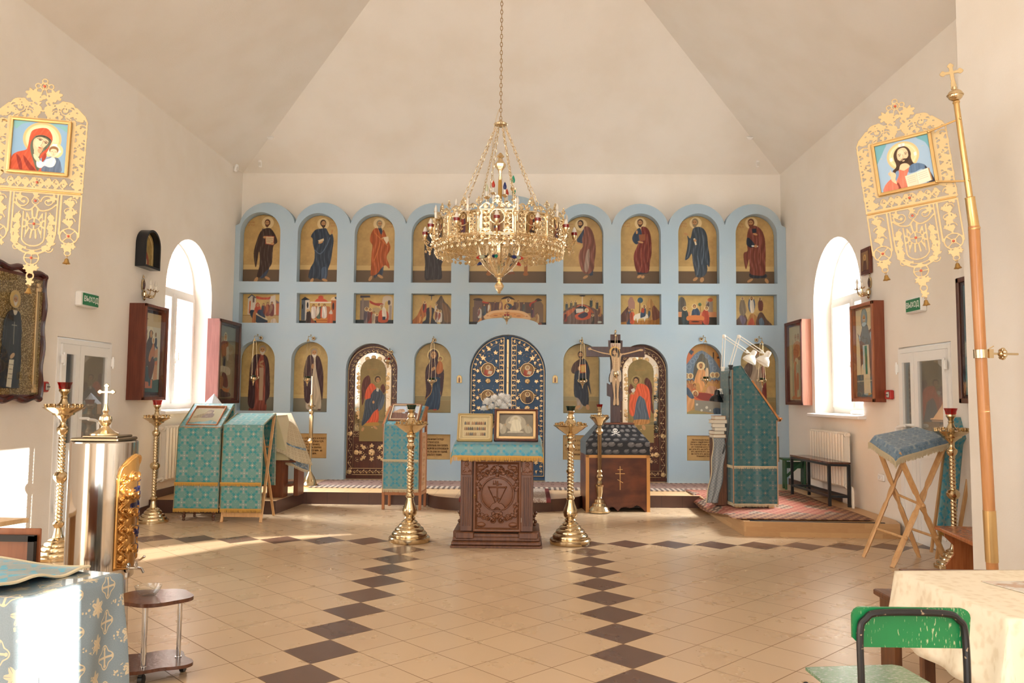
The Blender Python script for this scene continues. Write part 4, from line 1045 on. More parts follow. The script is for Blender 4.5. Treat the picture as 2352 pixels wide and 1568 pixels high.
# gilt arched side doors and the blue double gates
GOLD = Mat('gilded_brass', 'd8b888', .24, 1); g = GOLD.noise(30, 2); GOLD.set('Roughness', g*.18+.16); GOLD = GOLD.mat
BRASS = flat('polished_brass', 'd6c09a', .17, 1); OLDG = flat('antique_gilt', 'cdae80', .36, .75); DKGOLD = flat('dark_gilt', 'a08050', .4, .8)
MAHOG = wood('mahogany', '4a2519', '5e3020', .3)
DB = dict(col=None, hr=.02)
def rinceau(c, x0, y0, x1, y1, n, r, w, hr, leafs=True):
    """a running vine of alternating scrolls between two points"""
    L = math.hypot(x1-x0, y1-y0); a = math.atan2(y1-y0, x1-x0); ux, uy = cos(a), sin(a)
    pts = [(x0+ux*L*t-uy*r*.55*sin(t*n*PI), y0+uy*L*t+ux*r*.55*sin(t*n*PI)) for t in np.linspace(0, 1, n*4+1)]
    c.line(pts, w, None, hr=hr, m=1)
    for i in range(n):
        t = (i+.5)/n; s_ = 1 if i % 2 else -1; cx, cy = x0+ux*L*t, y0+uy*L*t
        c.curl(cx-uy*s_*r*.15, cy+ux*s_*r*.15, r*.55, 1.0, a+s_*PI/2, s_, w*.8, col=None, hr=hr, m=1)
        if leafs: c.leaf(cx+uy*s_*r*.55, cy-ux*s_*r*.55, r*.36, a, col=None, h=hr*.8, m=1)
def rose(c, x, y, r, hr):
    c.ell(x, y, r, r, None, dome=hr, m=1)
    for k in range(5): t = k*2*PI/5; c.ell(x+r*.62*cos(t), y+r*.62*sin(t), r*.42, r*.42, None, dome=hr*1.1, m=1)
    c.ell(x, y, r*.3, r*.3, None, dome=hr*1.6, m=1)
def arch_band(c, inset, w, hr, z0=None, fill=True):
    """a strip following the arched outline at the given inset; x across 0..1, head radius .5"""
    r = .5-inset; n = 30; yb = (c.a-inset if z0 is None else z0)
    pts = [(inset, yb)]+[(.5-r*cos(PI*i/n), .5-r*sin(PI*i/n)) for i in range(n+1)]+[(1-inset, yb)]
    c.line(pts, w, None, sm=0, hr=hr, m=1); return pts
def gilt_mesh(c, name, w, th, parent, mat, loc): return ob(name, c.mesh(name, w, th, colour=False, relief=True), parent, mat, loc=loc)
def side_door(key, name, label, angel, bx):
    a, b_, zb, zt, _ = NI[key]; W_ = b_-a; H_ = zt-SOL-.08; asp = H_/W_; root = thing(name, label, 'icon door', ((a+b_)/2, YI+YN-.01, SOL+.06))
    b = B(); ar = arch(-W_/2+.002, W_/2-.002, -.05, H_+.018, 20); b.prism(ar, -.022, -.002); b.build('door_board', MAHOG, root)
    # polished metal behind the tracery
    b = B(); b.prism(arch(-W_/2+.15*W_, W_/2-.15*W_, H_*.34, H_-.15*W_, 20), -.026, -.023); b.build('mirror_backing', flat('mirror_metal', 'cfc9bd', .06, 1), root)
    c = Cv(asp, 150, mask=False); c.at()
    for ins, ww in ((.012, .022), (.135, .014)): arch_band(c, ins, ww, .012)
    n = 22; r = .5-.075
    rinceau(c, .075, c.a-.08, .075, .5, 17, .055, .014, .012); rinceau(c, .925, .5, .925, c.a-.08, 17, .055, .014, .012)
    for i in range(15):
        t = PI*(i+.5)/15; rinceau(c, .5-r*cos(t-.08), .5-r*sin(t-.08), .5-r*cos(t+.08), .5-r*sin(t+.08), 1, .055, .014, .012)
    for y in (c.a-.02, c.a-.14, c.a*.66, c.a*.66+.10): c.line([(.12, y), (.88, y)], .014, None, sm=0, hr=.012, m=1)
    rinceau(c, .14, c.a-.08, .86, c.a-.08, 12, .05, .014, .012); rinceau(c, .14, c.a*.66+.05, .86, c.a*.66+.05, 12, .045, .013, .012)
    ym = (c.a*.66+.10+c.a-.14)/2
    for k in range(8): t = k*PI/4; c.leaf(.5+.2*cos(t)*1.1, ym+.13*sin(t), .05, t, col=None, h=.014, m=1); c.curl(.5+.12*cos(t)*1.3, ym+.1*sin(t), .05, 1.1, t, 1 if k % 2 else -1, .013, col=None, hr=.014, m=1)
    rose(c, .5, ym, .07, .02); rose(c, .20, ym, .055, .016); rose(c, .80, ym, .055, .016)
    for (x, y) in ((.07, c.a-.07), (.93, c.a-.07), (.07, c.a*.66+.05), (.93, c.a*.66+.05)): rose(c, x, y, .05, .016)
    for s_ in (0, 1):
        f_ = lambda x: x if not s_ else 1-x; d_ = 1 if not s_ else -1
        for yy in (.62, .80, 1.3): rose(c, f_(.22), yy*asp/2.5, .05, .018); c.leaf(f_(.20), yy*asp/2.5-.085, .045, 1, col=None, h=.012, m=1); c.leaf(f_(.23), yy*asp/2.5+.085, .045, 2, col=None, h=.012, m=1)
        for yy in (.40, 1.02, 1.56): c.curl(f_(.21), yy*asp/2.5, .07, 1.4, 0 if not s_ else PI, -d_, .016, col=None, hr=.012, m=1)
        for yy in (ym-.13, ym+.13): c.curl(f_(.22), yy, .05, 1.2, 1, d_, .014, col=None, hr=.012, m=1); c.leaf(f_(.3), yy, .04, 0, col=None, h=.012, m=1)
    for x in (.38, .5, .62): rose(c, x, .22+abs(x-.5)*.25, .05, .018); c.leaf(x, c.a*.62, .05, 1, col=None, h=.014, m=1)
    rose(c, .5, c.a*.63, .06, .018)
    ok = (c.Y > .5) | ((c.X-.5)**2+(c.Y-.5)**2 < .25); c.m[~ok] = 0
    gilt_mesh(c, 'gilt_tracery', W_-.01, .006, root, OLDG, (0, -.034, 0))
    # the angel panel
    wi = W_*.50; c = Cv(bx[3]/bx[2], 80); gold_bg(c, .745, .79, '8a7648', '8a7648', '7c6c48'); lettering(c, .3, .42, .4, 'b0703c', 7, .04, 3); art(c, bx[:3], angel); clip_arch(c)
    ob('angel_panel', c.mesh('angel_panel', wi, .012), root, PAINT, loc=(0, -.052, H_-.26*W_-wi*c.a))
    return root
side_door('deacon0', 'angel_door', 'narrow gilt arched door with an angel in blue wrap over orange, behind the box lectern', '''p 55281e f.3 330,378 282,405 262,480 262,560 272,660 300,560 345,470
p 55281e f.2 465,455 440,490 470,545 486,500
o c9ad74 412,412 38,38 .05
p c8532f f.25 300,830 420,822 418,660 380,700 320,790
p a8803c 296,850 300,828 420,818 424,850
p c8532f f.25 352,450 312,500 295,560 300,602 362,612 388,640 396,540 392,480
p 39424e f.3 385,510 350,560 345,590 300,612 292,700 280,770 270,852 330,800 380,722 420,690 455,640 470,560 430,505
p 4f5a68 f.3 470,555 482,610 455,690 420,700
s c9c2b4 405,490 425,500 420,530 400,520
e b98a5c 376,628 10,14
e b98a5c 280,885 12,20 .4
e b98a5c 398,868 24,10 .6
h 412,415 28 3a2218 - .5''', (245, 210, 245, 790))
side_door('deacon1', 'angel_door', 'narrow gilt arched door with an angel in orange mantle over grey-blue, behind the cross', '''p 55281e f.3 960,728 1010,770 1035,870 1030,1000 1050,1180 1010,1120 975,900 935,790
p 6a3a2a f.2 762,808 735,880 750,940 800,870
o c9ad74 835,765 60,60 .05
p 54606c f.3 860,940 820,1080 805,1265 985,1258 975,1150 930,1000
p b07c44 f.3 810,1265 985,1262 985,1310 810,1325
p cf5a34 f.25 850,810 930,812 985,860 1005,940 1012,1100 1002,1245 975,1160 945,1020 920,990 870,960 830,1050 802,1212 745,1170 752,960 800,930 825,880
s c9c2b4 765,880 805,860 822,890 790,930
e b98a5c 785,930 26,14
e b98a5c 800,1360 38,14 -.5
e b98a5c 925,1360 22,34 -.4
h 832,768 40 3a2218 - -.5''', (727, 490, 328, 1060))
a, b_, zb, zt, _ = NI['royal']; W_ = b_-a; H_ = zt-SOL-.06; asp = H_/W_
root = thing('royal_gates', 'pair of blue arched gates with gilt vine carving and round portraits in the screen', 'gates', ((a+b_)/2, YI+YN-.01, SOL+.05))
NAVY = Mat('gate_blue', '27486c', .5); q = NAVY.noise(8, 3); NAVY.set('Base Color', NAVY.mix(q, '244466', '335a80')); NAVY = NAVY.mat
for s_ in (-1, 1):
    lf = ob('gate_leaf', None, root)
    b = B(); ar = [(s_*max(.004, abs(x)) if (x*s_ > .004) else s_*.004, z) for x, z in arch(-W_/2+.002, W_/2-.002, -.04, H_, 30)]
    hh = [(x, z) for x, z in arch(-W_/2+.002, W_/2-.002, -.04, H_, 40) if x*s_ > .004]; hh = ([(s_*.004, -.04)]+hh+[(s_*.004, H_)]) if s_ > 0 else ([(s_*.004, H_)]+hh[1:]+[hh[0], (s_*.004, -.04)])
    b.prism(hh, -.03, -.004); me_o = b.build('gate_leaf', NAVY, root); bpy.data.objects.remove(lf); lf = me_o
    wl = W_/2-.01; c = Cv(H_/wl, 105, mask=False); c.at()     # x from the meeting edge outward
    R_ = W_/2/wl
    def arcp(ins, n=20, zb_=None): r = R_-ins; yb = c.a-ins if zb_ is None else zb_; return [(r*sin(PI/2*i/n), R_-r*cos(PI/2*i/n)) for i in range(n+1)]+[(r, yb)]
    for ins, ww in ((.05, .035), (.20, .018)):
        pp = arcp(ins); pp = [(max(x, .10 if ins < .1 else .22), y) for x, y in pp]; c.line(pp+[(.10 if ins < .1 else .22, pp[-1][1]), (.10 if ins < .1 else .22, pp[0][1])], ww, None, sm=0, hr=.016, m=1)
    rinceau(c, .16, .2, .16, c.a-.1, 26, .06, .024, .018); rinceau(c, R_-.125, R_, R_-.125, c.a-.1, 20, .06, .024, .018)
    for i in range(1, 10): t = PI/2*(i+.3)/10; rr = R_-.125; rinceau(c, rr*sin(t-.06), R_-rr*cos(t-.06), rr*sin(t+.06), R_-rr*cos(t+.06), 1, .06, .024, .018)
    xm_ = .52; port = []
    for yy in (.92, 1.64, 2.36, 3.08):
        if yy > c.a-.5: break
        c.ell(xm_, yy, .195, .195, None, ring=.16, h=.03, m=1); port.append(yy)
        for k in (-1, 1):
            c.curl(xm_+k*.22, yy-.05, .06, 1.2, PI/2, k, .025, col=None, hr=.03, m=1); c.leaf(xm_+k*.27, yy+.03, .06, 0, col=None, h=.025, m=1)
            c.leaf(xm_+k*.24, yy+.30, .065, PI/2, 5, col=None, h=.02, m=1); c.line([(xm_+k*.24, yy+.33), (xm_+k*.22, yy+.40), (xm_, yy+.46)], .012, None, hr=.012, m=1)
            c.curl(xm_+k*.12, yy+.49, .065, 1.4, -PI/2, k, .014, col=None, hr=.014, m=1); c.grapes(xm_+k*.25, yy+.54, .05, col=None, h=.02, m=1)
        rose(c, xm_, yy+.30, .075, .024)
    c.curl(xm_-.02, .58, .13, 1.5, PI/2, 1, .018, col=None, hr=.016, m=1); c.leaf(xm_-.02, .36, .07, 1, col=None, h=.02, m=1); c.leaf(xm_-.20, .46, .07, 1, col=None, h=.02, m=1)
    c.line([(xm_+.20, .56), (xm_+.10, .66), (xm_+.02, .72)], .03, None, hr=.02, m=1); c.leaf(xm_+.13, .60, .08, 1, col=None, h=.022, m=1); c.grapes(xm_-.22, .68, .055, col=None, h=.02, m=1); c.grapes(xm_+.2, .72, .055, col=None, h=.02, m=1)
    ok = (c.Y > R_) | (c.X**2+(c.Y-R_)**2 < (R_-.02)**2); c.m[~ok] = 0
    me = c.mesh('gilt_carving', wl, .006, colour=False, relief=True, cx=False)
    g_ = ob('gilt_carving', me, lf, OLDG, loc=(s_*.006, -.036, 0)); g_.scale = (s_, 1, 1)
    for k, yy in enumerate(port):
        c2 = Cv(1, 44, '8f6c3c'); c2.speck(.1, 3, k)
        if (k+s_) % 2: art(c2, (0, 0, 100), 'p 9c3a24 f.2 20,95 25,55 45,40 60,45 62,95\np b0603a 35,45 60,40 85,60 85,95 50,95\ns cfc0a0 55,55 85,62 75,88 48,80\nh 50,32 13 a08c70 b8ab98 0 20')
        else: art(c2, (0, 0, 100), 'p 35211e f.2 40,95 38,60 50,40 70,40 82,65 80,95\nh 52,30 13 5a4030 - -.5 20')
        X_, Y_ = c2.X, c2.Y; c2.m[(X_-.5)**2+(Y_-.5)**2 > .25] = 0
        ob('portrait', c2.mesh('portrait', .33*wl, .004), lf, PAINT, loc=(s_*(.006+xm_*wl), -.046, H_-(yy+.165)*wl))
b = B(); b.box((0, -.05, H_/2+.0), (.042, .03, H_-.11), bev=.008)
for k in range(9): b.sph((0, -.066, .1+k*H_/9.6), .009, 8)
b.build('meeting_rail', OLDG, root)
# ---------------------------------------------------------------- candle stands, lamps, chandelier, banners
REDG = glass('red_glass', (.75, .05, .03), .05, .04); GRNG = glass('green_glass', (.02, .32, .14), .05, .04); BLUG = glass('blue_glass', (.05, .10, .35), .05, .04)
WAX = flat('wax', 'f0e6cf', .5, Subsurface_Weight=0)
def twist(b, z0, z1, r, n=3, pitch=.036, amp=.15, mi=0):
    k = int((z1-z0)/.0045)+2; rs = []
    for j in range(k):
        z = z0+(z1-z0)*j/(k-1); a0 = 2*PI*z/pitch/n
        e = min(1, min(z-z0, z1-z)/.012)
        rs.append([(r*(1+amp*e*cos(n*(2*PI*i/24)+a0*n))*cos(2*PI*i/24), r*(1+amp*e*cos(n*(2*PI*i/24)+a0*n))*sin(2*PI*i/24), z) for i in range(24)])
    b.rings(rs, mi)
def cups(root, R_, z, n, mat, r=.011, h=.028, seed=0, lit=2):
    b = B(); b.lathe([(r*.5, z-.012), (r*.5, z), (r*1.1, z+h*.45), (r*1.15, z+h), (r*.8, z+h), (r*.7, z+h*.6)], 8); o = b.build('candle_cup', mat, root)
    for i in range(n):
        q = o
        if i: q = o.copy(); link(q, root)
        q.location = (R_*cos(2*PI*i/n), R_*sin(2*PI*i/n), 0)
def stand_big(name, label, loc, glassm, sc=1, rz=0, group=None, taper_xy=None):
    """turned brass floor stand with a twisted column, dish and oil glass"""
    u = .001617*sc; root = thing(name, label, 'candle stand', loc, rz, group)
    q = lambda L: [(r*u, (1465-y)*u) for r, y in L]
    b = B(); b.lathe(q([(100, 1465), (134, 1464), (137, 1458), (137, 1436), (132, 1430), (118, 1428), (119, 1420), (116, 1408), (104, 1396), (98, 1394), (98, 1386), (92, 1376), (80, 1368), (74, 1367), (74, 1360), (66, 1350), (54, 1344), (54, 1336), (42, 1326), (36, 1322), (38, 1310), (30, 1300)]), 40); b.build('base', BRASS, root)
    for k in range(3): t = k*2.09+.5; bb = B(); bb.sph((.19*sc*cos(t), .19*sc*sin(t), .008), .014, 10); bb.build('foot', DKGOLD, root)
    b = B(); b.lathe(q([(24, 1308), (30, 1302), (46, 1284), (49, 1262), (44, 1240), (30, 1205), (23, 1180), (22, 1172)]), 32)
    b.lathe(q([(22, 1178), (28, 1172), (30, 1166), (26, 1158), (22, 1150)]), 32)
    twist(b, (1152-1465)*-u, (1005-1465)*-u, 21*u); b.lathe(q([(21, 1006), (27, 1000), (30, 992), (27, 984), (21, 976)]), 32)
    twist(b, (978-1465)*-u, (856-1465)*-u, 20*u); b.lathe(q([(20, 858), (24, 850), (29, 834), (25, 826), (20, 815), (24, 806), (22, 796), (26, 780), (34, 772), (34, 764), (26, 758), (30, 748)]), 32); b.build('column', BRASS, root)
    b = B(); b.lathe(q([(28, 750), (44, 742), (62, 728), (84, 714), (100, 700), (112, 694), (116, 688), (112, 686), (96, 690), (60, 686), (44, 676), (34, 660), (24, 648), (22, 640)]), 48); b.build('dish', BRASS, root)
    cups(root, 98*u, (1465-690)*u, 18, BRASS, .012*sc); cups(root, 66*u, (1465-682)*u, 10, BRASS, .011*sc)
    b = B(); b.lathe(q([(22, 650), (28, 640), (24, 625), (18, 615), (24, 602), (27, 596), (25, 592)]), 24); b.build('glass_holder', BRASS, root)
    b = B(); b.lathe(q([(12, 598), (24, 594), (27, 580), (33, 560), (30, 560), (24, 580), (20, 592), (0.1, 593)]), 24); b.build('oil_glass', glassm, root)
    return root
def stand_lotus(name, label, loc, glassm, sc=1, group=None):
    u = .001275*sc; root = thing(name, label, 'candle stand', loc, 0, group); q = lambda L: [(r*u, (1425-y)*u) for r, y in L]
    b = B(); b.lathe(q([(120, 1425), (141, 1424), (142, 1404), (136, 1398), (126, 1397), (126, 1388), (118, 1374), (106, 1368), (106, 1360), (98, 1346), (84, 1340), (84, 1332), (74, 1316), (60, 1310), (60, 1302), (46, 1290), (34, 1286), (28, 1270), (22, 1235), (20, 1220)]), 40); b.build('base', BRASS, root)
    b = B(); b.lathe(q([(22, 1225), (34, 1205), (34, 1190), (22, 1180)]), 28); twist(b, 240*u, 500*u, 20*u, 3, .034); b.lathe(q([(20, 930), (30, 922), (45, 900), (46, 880), (34, 862), (22, 855)]), 32)
    twist(b, 568*u, 815*u, 20*u, 3, .034); b.lathe(q([(20, 612), (30, 600), (38, 580), (36, 565), (24, 555), (18, 540), (20, 515), (32, 500)]), 32); b.build('column', BRASS, root)
    b = B(); b.lathe(q([(30, 504), (52, 484), (66, 478), (70, 468), (100, 450), (122, 436), (128, 430), (118, 428), (60, 424), (36, 412), (24, 392), (18, 372), (22, 362), (16, 352), (24, 335), (34, 322), (34, 308)]), 48); b.build('dish', BRASS, root)
    cups(root, 108*u, 998*u, 16, BRASS, .012*sc); cups(root, 76*u, 1000*u, 10, BRASS, .012*sc)
    b = B(); b.lathe(q([(20, 312), (36, 305), (38, 285), (46, 262), (42, 262), (34, 285), (30, 300), (.1, 303)]), 24); b.build('oil_glass', glassm, root)
    return root
stand_big('candle_stand', 'tall brass candle stand with a green glass, in front of the box lectern', P(940, 1243, Z=0), GRNG)
stand_big('candle_stand', 'tall brass candle stand with a green glass, nearest the painted cross', P(1310, 1248, Z=0), GRNG)
stand_lotus('candle_stand', 'brass candle stand with a red glass beside the white radiator and green-draped lectern', P(347, 1199, Z=0)+Vector((.02, 0, 0)), REDG)
p_ = P(116, 1277, Z=0); stand_lotus('candle_stand', 'brass candle stand with a red glass, between the steel urn and the white door', p_+Vector((.12, -.1, 0)), REDG, 1.12)
stand_lotus('candle_stand', 'brass candle stand with a red glass, next to the leaning banner pole', P(2216, 1300, Z=0)+Vector((-.14, -.1, 0)), REDG, 1.0)
u = .002025; root = thing('candle_stand', 'smaller brass candle stand with a red glass in front of the brown cross box', 'candle stand', P(1377, 1177, Z=0)); q = lambda L: [(r*u, (1285-y)*u) for r, y in L]
b = B(); b.lathe(q([(60, 1285), (72, 1280), (73, 1268), (66, 1258), (60, 1245), (50, 1238), (46, 1222), (36, 1214), (32, 1196), (20, 1188), (16, 1180)]), 36); b.build('base', BRASS, root)
b = B(); b.lathe(q([(16, 1184), (22, 1150), (24, 1122), (30, 1108), (30, 1098), (18, 1090), (14, 1070), (24, 1052), (24, 1042), (16, 1030), (20, 1012), (14, 1000), (15, 820), (16, 776), (16, 764), (22, 756), (26, 742), (22, 730), (14, 720), (14, 706), (26, 698)]), 12); b.build('column', BRASS, root, 20)
b = B(); b.lathe(q([(24, 700), (30, 690), (44, 672), (60, 656), (66, 646), (62, 642), (30, 640), (16, 632), (13, 612), (16, 604), (12, 598), (18, 578)]), 36, lob=.02, ln=12); b.build('dish', BRASS, root); cups(root, .11, .645*1.0*2.025-.01, 12, BRASS, .013)
b = B(); b.lathe(q([(12, 580), (18, 577), (22, 560), (19, 560), (15, 574), (.1, 576)]), 20); b.build('oil_glass', REDG, root)
u = .00172; root = thing('slim_candlestick', 'slim faceted brass candlestick with a thin candle in front of the icon screen', 'candlestick', P(711, 1116, Z=SOL)); q = lambda L: [(r*u, (1450-y)*u) for r, y in L]
b = B(); b.lathe(q([(78, 1450), (80, 1440), (64, 1428), (54, 1400), (42, 1370), (26, 1345), (20, 1332), (14, 1322)]), 32); b.build('base', BRASS, root)
b = B(); b.lathe(q([(13, 1326), (10, 1300), (11, 1080), (14, 1070), (22, 1060), (26, 1048), (18, 1036), (14, 1028), (18, 1010), (20, 830), (16, 812), (22, 800), (22, 782), (14, 770), (16, 752), (36, 742), (38, 734), (16, 728), (10, 700), (13, 660), (15, 640), (9, 632)]), 8); b.build('shaft', BRASS, root, 20)
b = B(); b.lathe(q([(8, 634), (8, 470)]), 12); b.build('candle', WAX, root)
# oil lamps on brackets before the icons
def lampada(px, py, bx, by, glassm, label):
    Yl = YI-.33; c = P(px, py, Y=Yl); tp = P(bx, by, Y=YI-.30); root = thing('hanging_lamp', label, 'oil lamp', (c.x, Yl, c.z), group=None); h = tp.z-c.z
    b = B(); b.tube([(0, .33, h), (0, .28, h+.01), (0, .1, h+.015), (0, .0, h+.01), (0, -.01, h-.01)], .006, 6)
    for k in range(5): t = k*PI/2.5; b.sph((.022*cos(t), .31, h+.022*sin(t)), .014, 8)
    b.leafy = 0; b.sph((0, .15, h+.04), .016, 8, sc=(.7, 1.8, 1)); b.build('bracket', BRASS, root)
    b = B(); cap = h-.07; b.lathe([(.004, h-.02), (.01, h-.03), (.012, h-.045), (.03, cap+.005), (.032, cap)], 12); b.build('chain_cap', BRASS, root)
    for k in range(3):
        t = k*2.094+.5; b = B(); b.tube([(.026*cos(t), .026*sin(t), cap), (.068*cos(t), .068*sin(t), .0)], .0022, 5); b.build('chain', BRASS, root)
    b = B(); b.lathe([(.001, -.135), (.006, -.13), (.009, -.118), (.005, -.108), (.012, -.098), (.012, -.09), (.02, -.08), (.026, -.066), (.028, -.058), (.046, -.046), (.056, -.03), (.058, -.018), (.054, -.008), (.062, 0), (.050, 0), (.048, -.01)], 24)
    for k in range(3): t = k*2.094+.5; b.curl = 0; b.tube([(.055*cos(t), .055*sin(t), -.03), (.078*cos(t), .078*sin(t), -.02), (.085*cos(t), .085*sin(t), .005), (.07*cos(t), .07*sin(t), .012)], [.008, .01, .008, .006], 6)
    b.build('lamp_bowl', BRASS, root)
    b = B(); b.lathe([(.001, -.03), (.034, -.028), (.040, .0), (.044, .03), (.040, .03), (.036, .0)], 20); b.build('oil_glass', glassm, root)
for a_ in [(582, 866, 587, 773, GRNG, 'brass oil lamp with dark glass before the purple-and-red robed monk icon'), (706, 868, 710, 774, GRNG, 'brass oil lamp with dark glass behind the slim candlestick'),
           (992, 872, 993, 778, GRNG, 'brass oil lamp with dark glass before the mother and child icon'), (1338, 873, 1337, 780, GRNG, 'brass oil lamp with dark glass before the navy-cloaked icon'),
           (1621, 869, 1619, 776, GRNG, 'brass oil lamp with green glass before the crowded bier icon'), (1751, 872, 1747, 778, GRNG, 'brass oil lamp with green glass before the white-robed saint icon'),
           (1164, 726, 1164, 700, REDG, 'small oil lamp with red glass above the blue double gates'), (891, 826, 891, 806, REDG, 'small oil lamp with red glass beside the winged figure in blue wrap')]: lampada(*a_)
for x, lb in ((1055, 'tiny gilt arched icon on the blue wall beside the white flowers'), (1275, 'tiny gilt arched icon on the blue wall behind the candle stand nearest the cross')):
    c = Cv(1.5, 24, 'd8b46c'); c.rect(.15, .2, .85, 1.35, 'e8cf96'); art(c, (0, 0, 100), 'm 50,135 100 6a4030 8a5a3a 0'); clip_arch(c)
    p = P(x, 879, Y=YI); tag(ob('tiny_icon', c.mesh('tiny_icon', .085, .014), None, PAINT, loc=(p.x, YI-.016, p.z)), lb, 'icon')
# ------------------------------------------------ chandelier
CG = Mat('chandelier_gilt', 'e8d4b0', .2, 1); g = CG.noise(60, 2); CG.set('Roughness', g*.2+.14).bump(g, .002); CG = CG.mat
BULB = flat('bulb_glass', 'f6efe2', .15, 0, Transmission_Weight=.25); SLEEVE = flat('candle_sleeve', 'f3ecdd', .5)
BC = {'red': flat('bulb_red', 'c8402a', .2), 'green': flat('bulb_green', '1f9a78', .2), 'blue': flat('bulb_blue', '232d66', .2), 'pale': flat('bulb_pale', 'cfd0b0', .25)}
CX, CY, ZD = P(1148, 500, Y=9.0).x, 9.0, 3.26
ch = thing('chandelier', 'large tiered gilt chandelier with icons, red cups and candle bulbs, hung on a chain', 'chandelier', (CX, CY, ZD))
def link_chain(b, p0, p1, L=.045, r=.0028, w=.011, sag=0):
    p0, p1 = Vector(p0), Vector(p1); d = p1-p0; n = max(2, int(d.length/L/.8)); x, y, z = frame_of(d)
    for i in range(n):
        c = p0+d*(i+.5)/n-Vector((0, 0, sag*sin(PI*(i+.5)/n))); s_ = x if i % 2 else y; pts = [c+z*(L*.5*cos(t))+s_*(w*sin(t)) for t in np.arange(8)*PI/4]; b.tube(pts, r, 5, closed=True)
ztop = ZE+SL*(min(CX-XL, XR-CX, YB-CY)); b = B(); link_chain(b, (0, 0, 1.47), (0, 0, ztop-ZD), .06, .004, .014); b.build('hanging_chain', DKGOLD, ch)
b = B(); b.lathe([(.02, 1.39), (.03, 1.395), (.07, 1.41), (.078, 1.425), (.07, 1.435), (.05, 1.44), (.03, 1.455), (.008, 1.48)], 24, lob=.06, ln=12); b.build('crown', CG, ch)
for k in range(8):
    t = 2*PI*k/8+PI/8; b = B(); link_chain(b, (.06*cos(t), .06*sin(t), 1.39), (.56*cos(t), .56*sin(t), .24), .055, .0032, .012); b.build('chain', CG, ch)
# gallery of twelve pierced panels
NP = 12; RD = .72; pw = 2*RD*math.tan(PI/NP)*.985
c = Cv(.69, 90, mask=False); c.at(); c.ky = .65
for y in (.04, .88, 1.0): c.line([(0, y), (1, y)], .05, None, sm=0, hr=.03, m=1)
c.rect(.0, .06, .10, .88, None, m=1, h=.02); c.rect(.90, .06, 1, .88, None, m=1, h=.02); c.rect(.30, .30, .70, .86, None, m=1, h=.01); c.ell(.5, .32, .24, .24, None, m=1, h=.01); c.ell(.5, .32, .22, .22, None, ring=.2, m=1, h=.04)
c.line([(.30, .32), (.30, .86)], .05, None, hr=.04, m=1); c.line([(.70, .32), (.70, .86)], .05, None, hr=.04, m=1)
for s_ in (0, 1):
    f_ = (lambda x: x) if not s_ else (lambda x: 1-x)
    for yy in (.20, .45, .70): c.curl(f_(.2), yy, .085, 1.3, 0, 1 if s_ else -1, .028, col=None, hr=.03, m=1); c.leaf(f_(.19), yy+.12, .05, 0, col=None, m=1, h=.02)
    c.curl(f_(.36), .14, .07, 1.2, 0, 1, .03, col=None, hr=.03, m=1)
    for yy in (.12, .33, .58, .82): c.curl(f_(.26), yy, .06, 1.2, 2, 1 if s_ else -1, .026, col=None, hr=.03, m=1); c.curl(f_(.14), yy+.03, .05, 1.2, 4, -1 if s_ else 1, .024, col=None, hr=.03, m=1)
    rinceau(c, f_(.0), .94, f_(.5), .94, 4, .06, .024, .03)
c.grow(1); pm = c.mesh('gallery_panel', pw, .006, colour=False, relief=True)
# fringe and crest as one pierced strip each
cf = Cv(.42, 80, mask=False)
for i in range(5): x = .1+.2*i; cf.curl(x, .12, .085, 1.3, 0, 1 if i % 2 else -1, .035, col=None, hr=.03, m=1); cf.leaf(x, .28, .06, PI/2, col=None, m=1, h=.02)
cf.line([(0, .02), (1, .02)], .05, None, sm=0, m=1); cf.line([(0, .22), (.25, .16), (.5, .34), (.75, .16), (1, .22)], .03, None, m=1); fm = cf.grow(1).mesh('fringe', pw, .005, colour=False, relief=True)
cc = Cv(.5, 80, mask=False); cc.line([(0, .48), (1, .48)], .05, None, sm=0, m=1); cc.line([(0, .44), (.2, .30), (.35, .34), (.5, .10), (.65, .34), (.8, .30), (1, .44)], .05, None, m=1)
for x, r in ((.18, .07), (.36, .08), (.64, .08), (.82, .07)): cc.curl(x, .38, r, 1.2, 0, 1 if x < .5 else -1, .035, col=None, m=1, hr=.02)
cc.leaf(.5, .24, .1, PI/2, col=None, m=1, h=.03); cm_ = cc.grow(1).mesh('crest', pw, .005, colour=False, relief=True)
ic = []
for k, (r1, r2) in enumerate((('8a3a28', '2f3a48'), ('3a2a2a', 'a0603a'), ('5a3a4a', '8a3a28'))):
    c2 = Cv(1.7, 34, '8c6a3c'); art(c2, (0, 0, 100), 'm 50,165 150 %s %s 1' % (r1, r2)); clip_arch(c2); ic.append(c2.mesh('small_icon', .125, .004))
crs = B(); crs.box((0, 0, .05), (.010, .006, .10)); crs.box((0, 0, .065), (.06, .006, .010)); crs.tube([(.028*cos(t), 0, .065+.028*sin(t)) for t in np.arange(12)*PI/6], .005, 6, closed=True); crs.sph((0, 0, .105), .010, 8)
for (x, z) in ((-.032, .065), (.032, .065)): crs.sph((x, 0, z), .009, 8)
crs_o = None
arm_me = sl_me = bl_me = cup_me = None
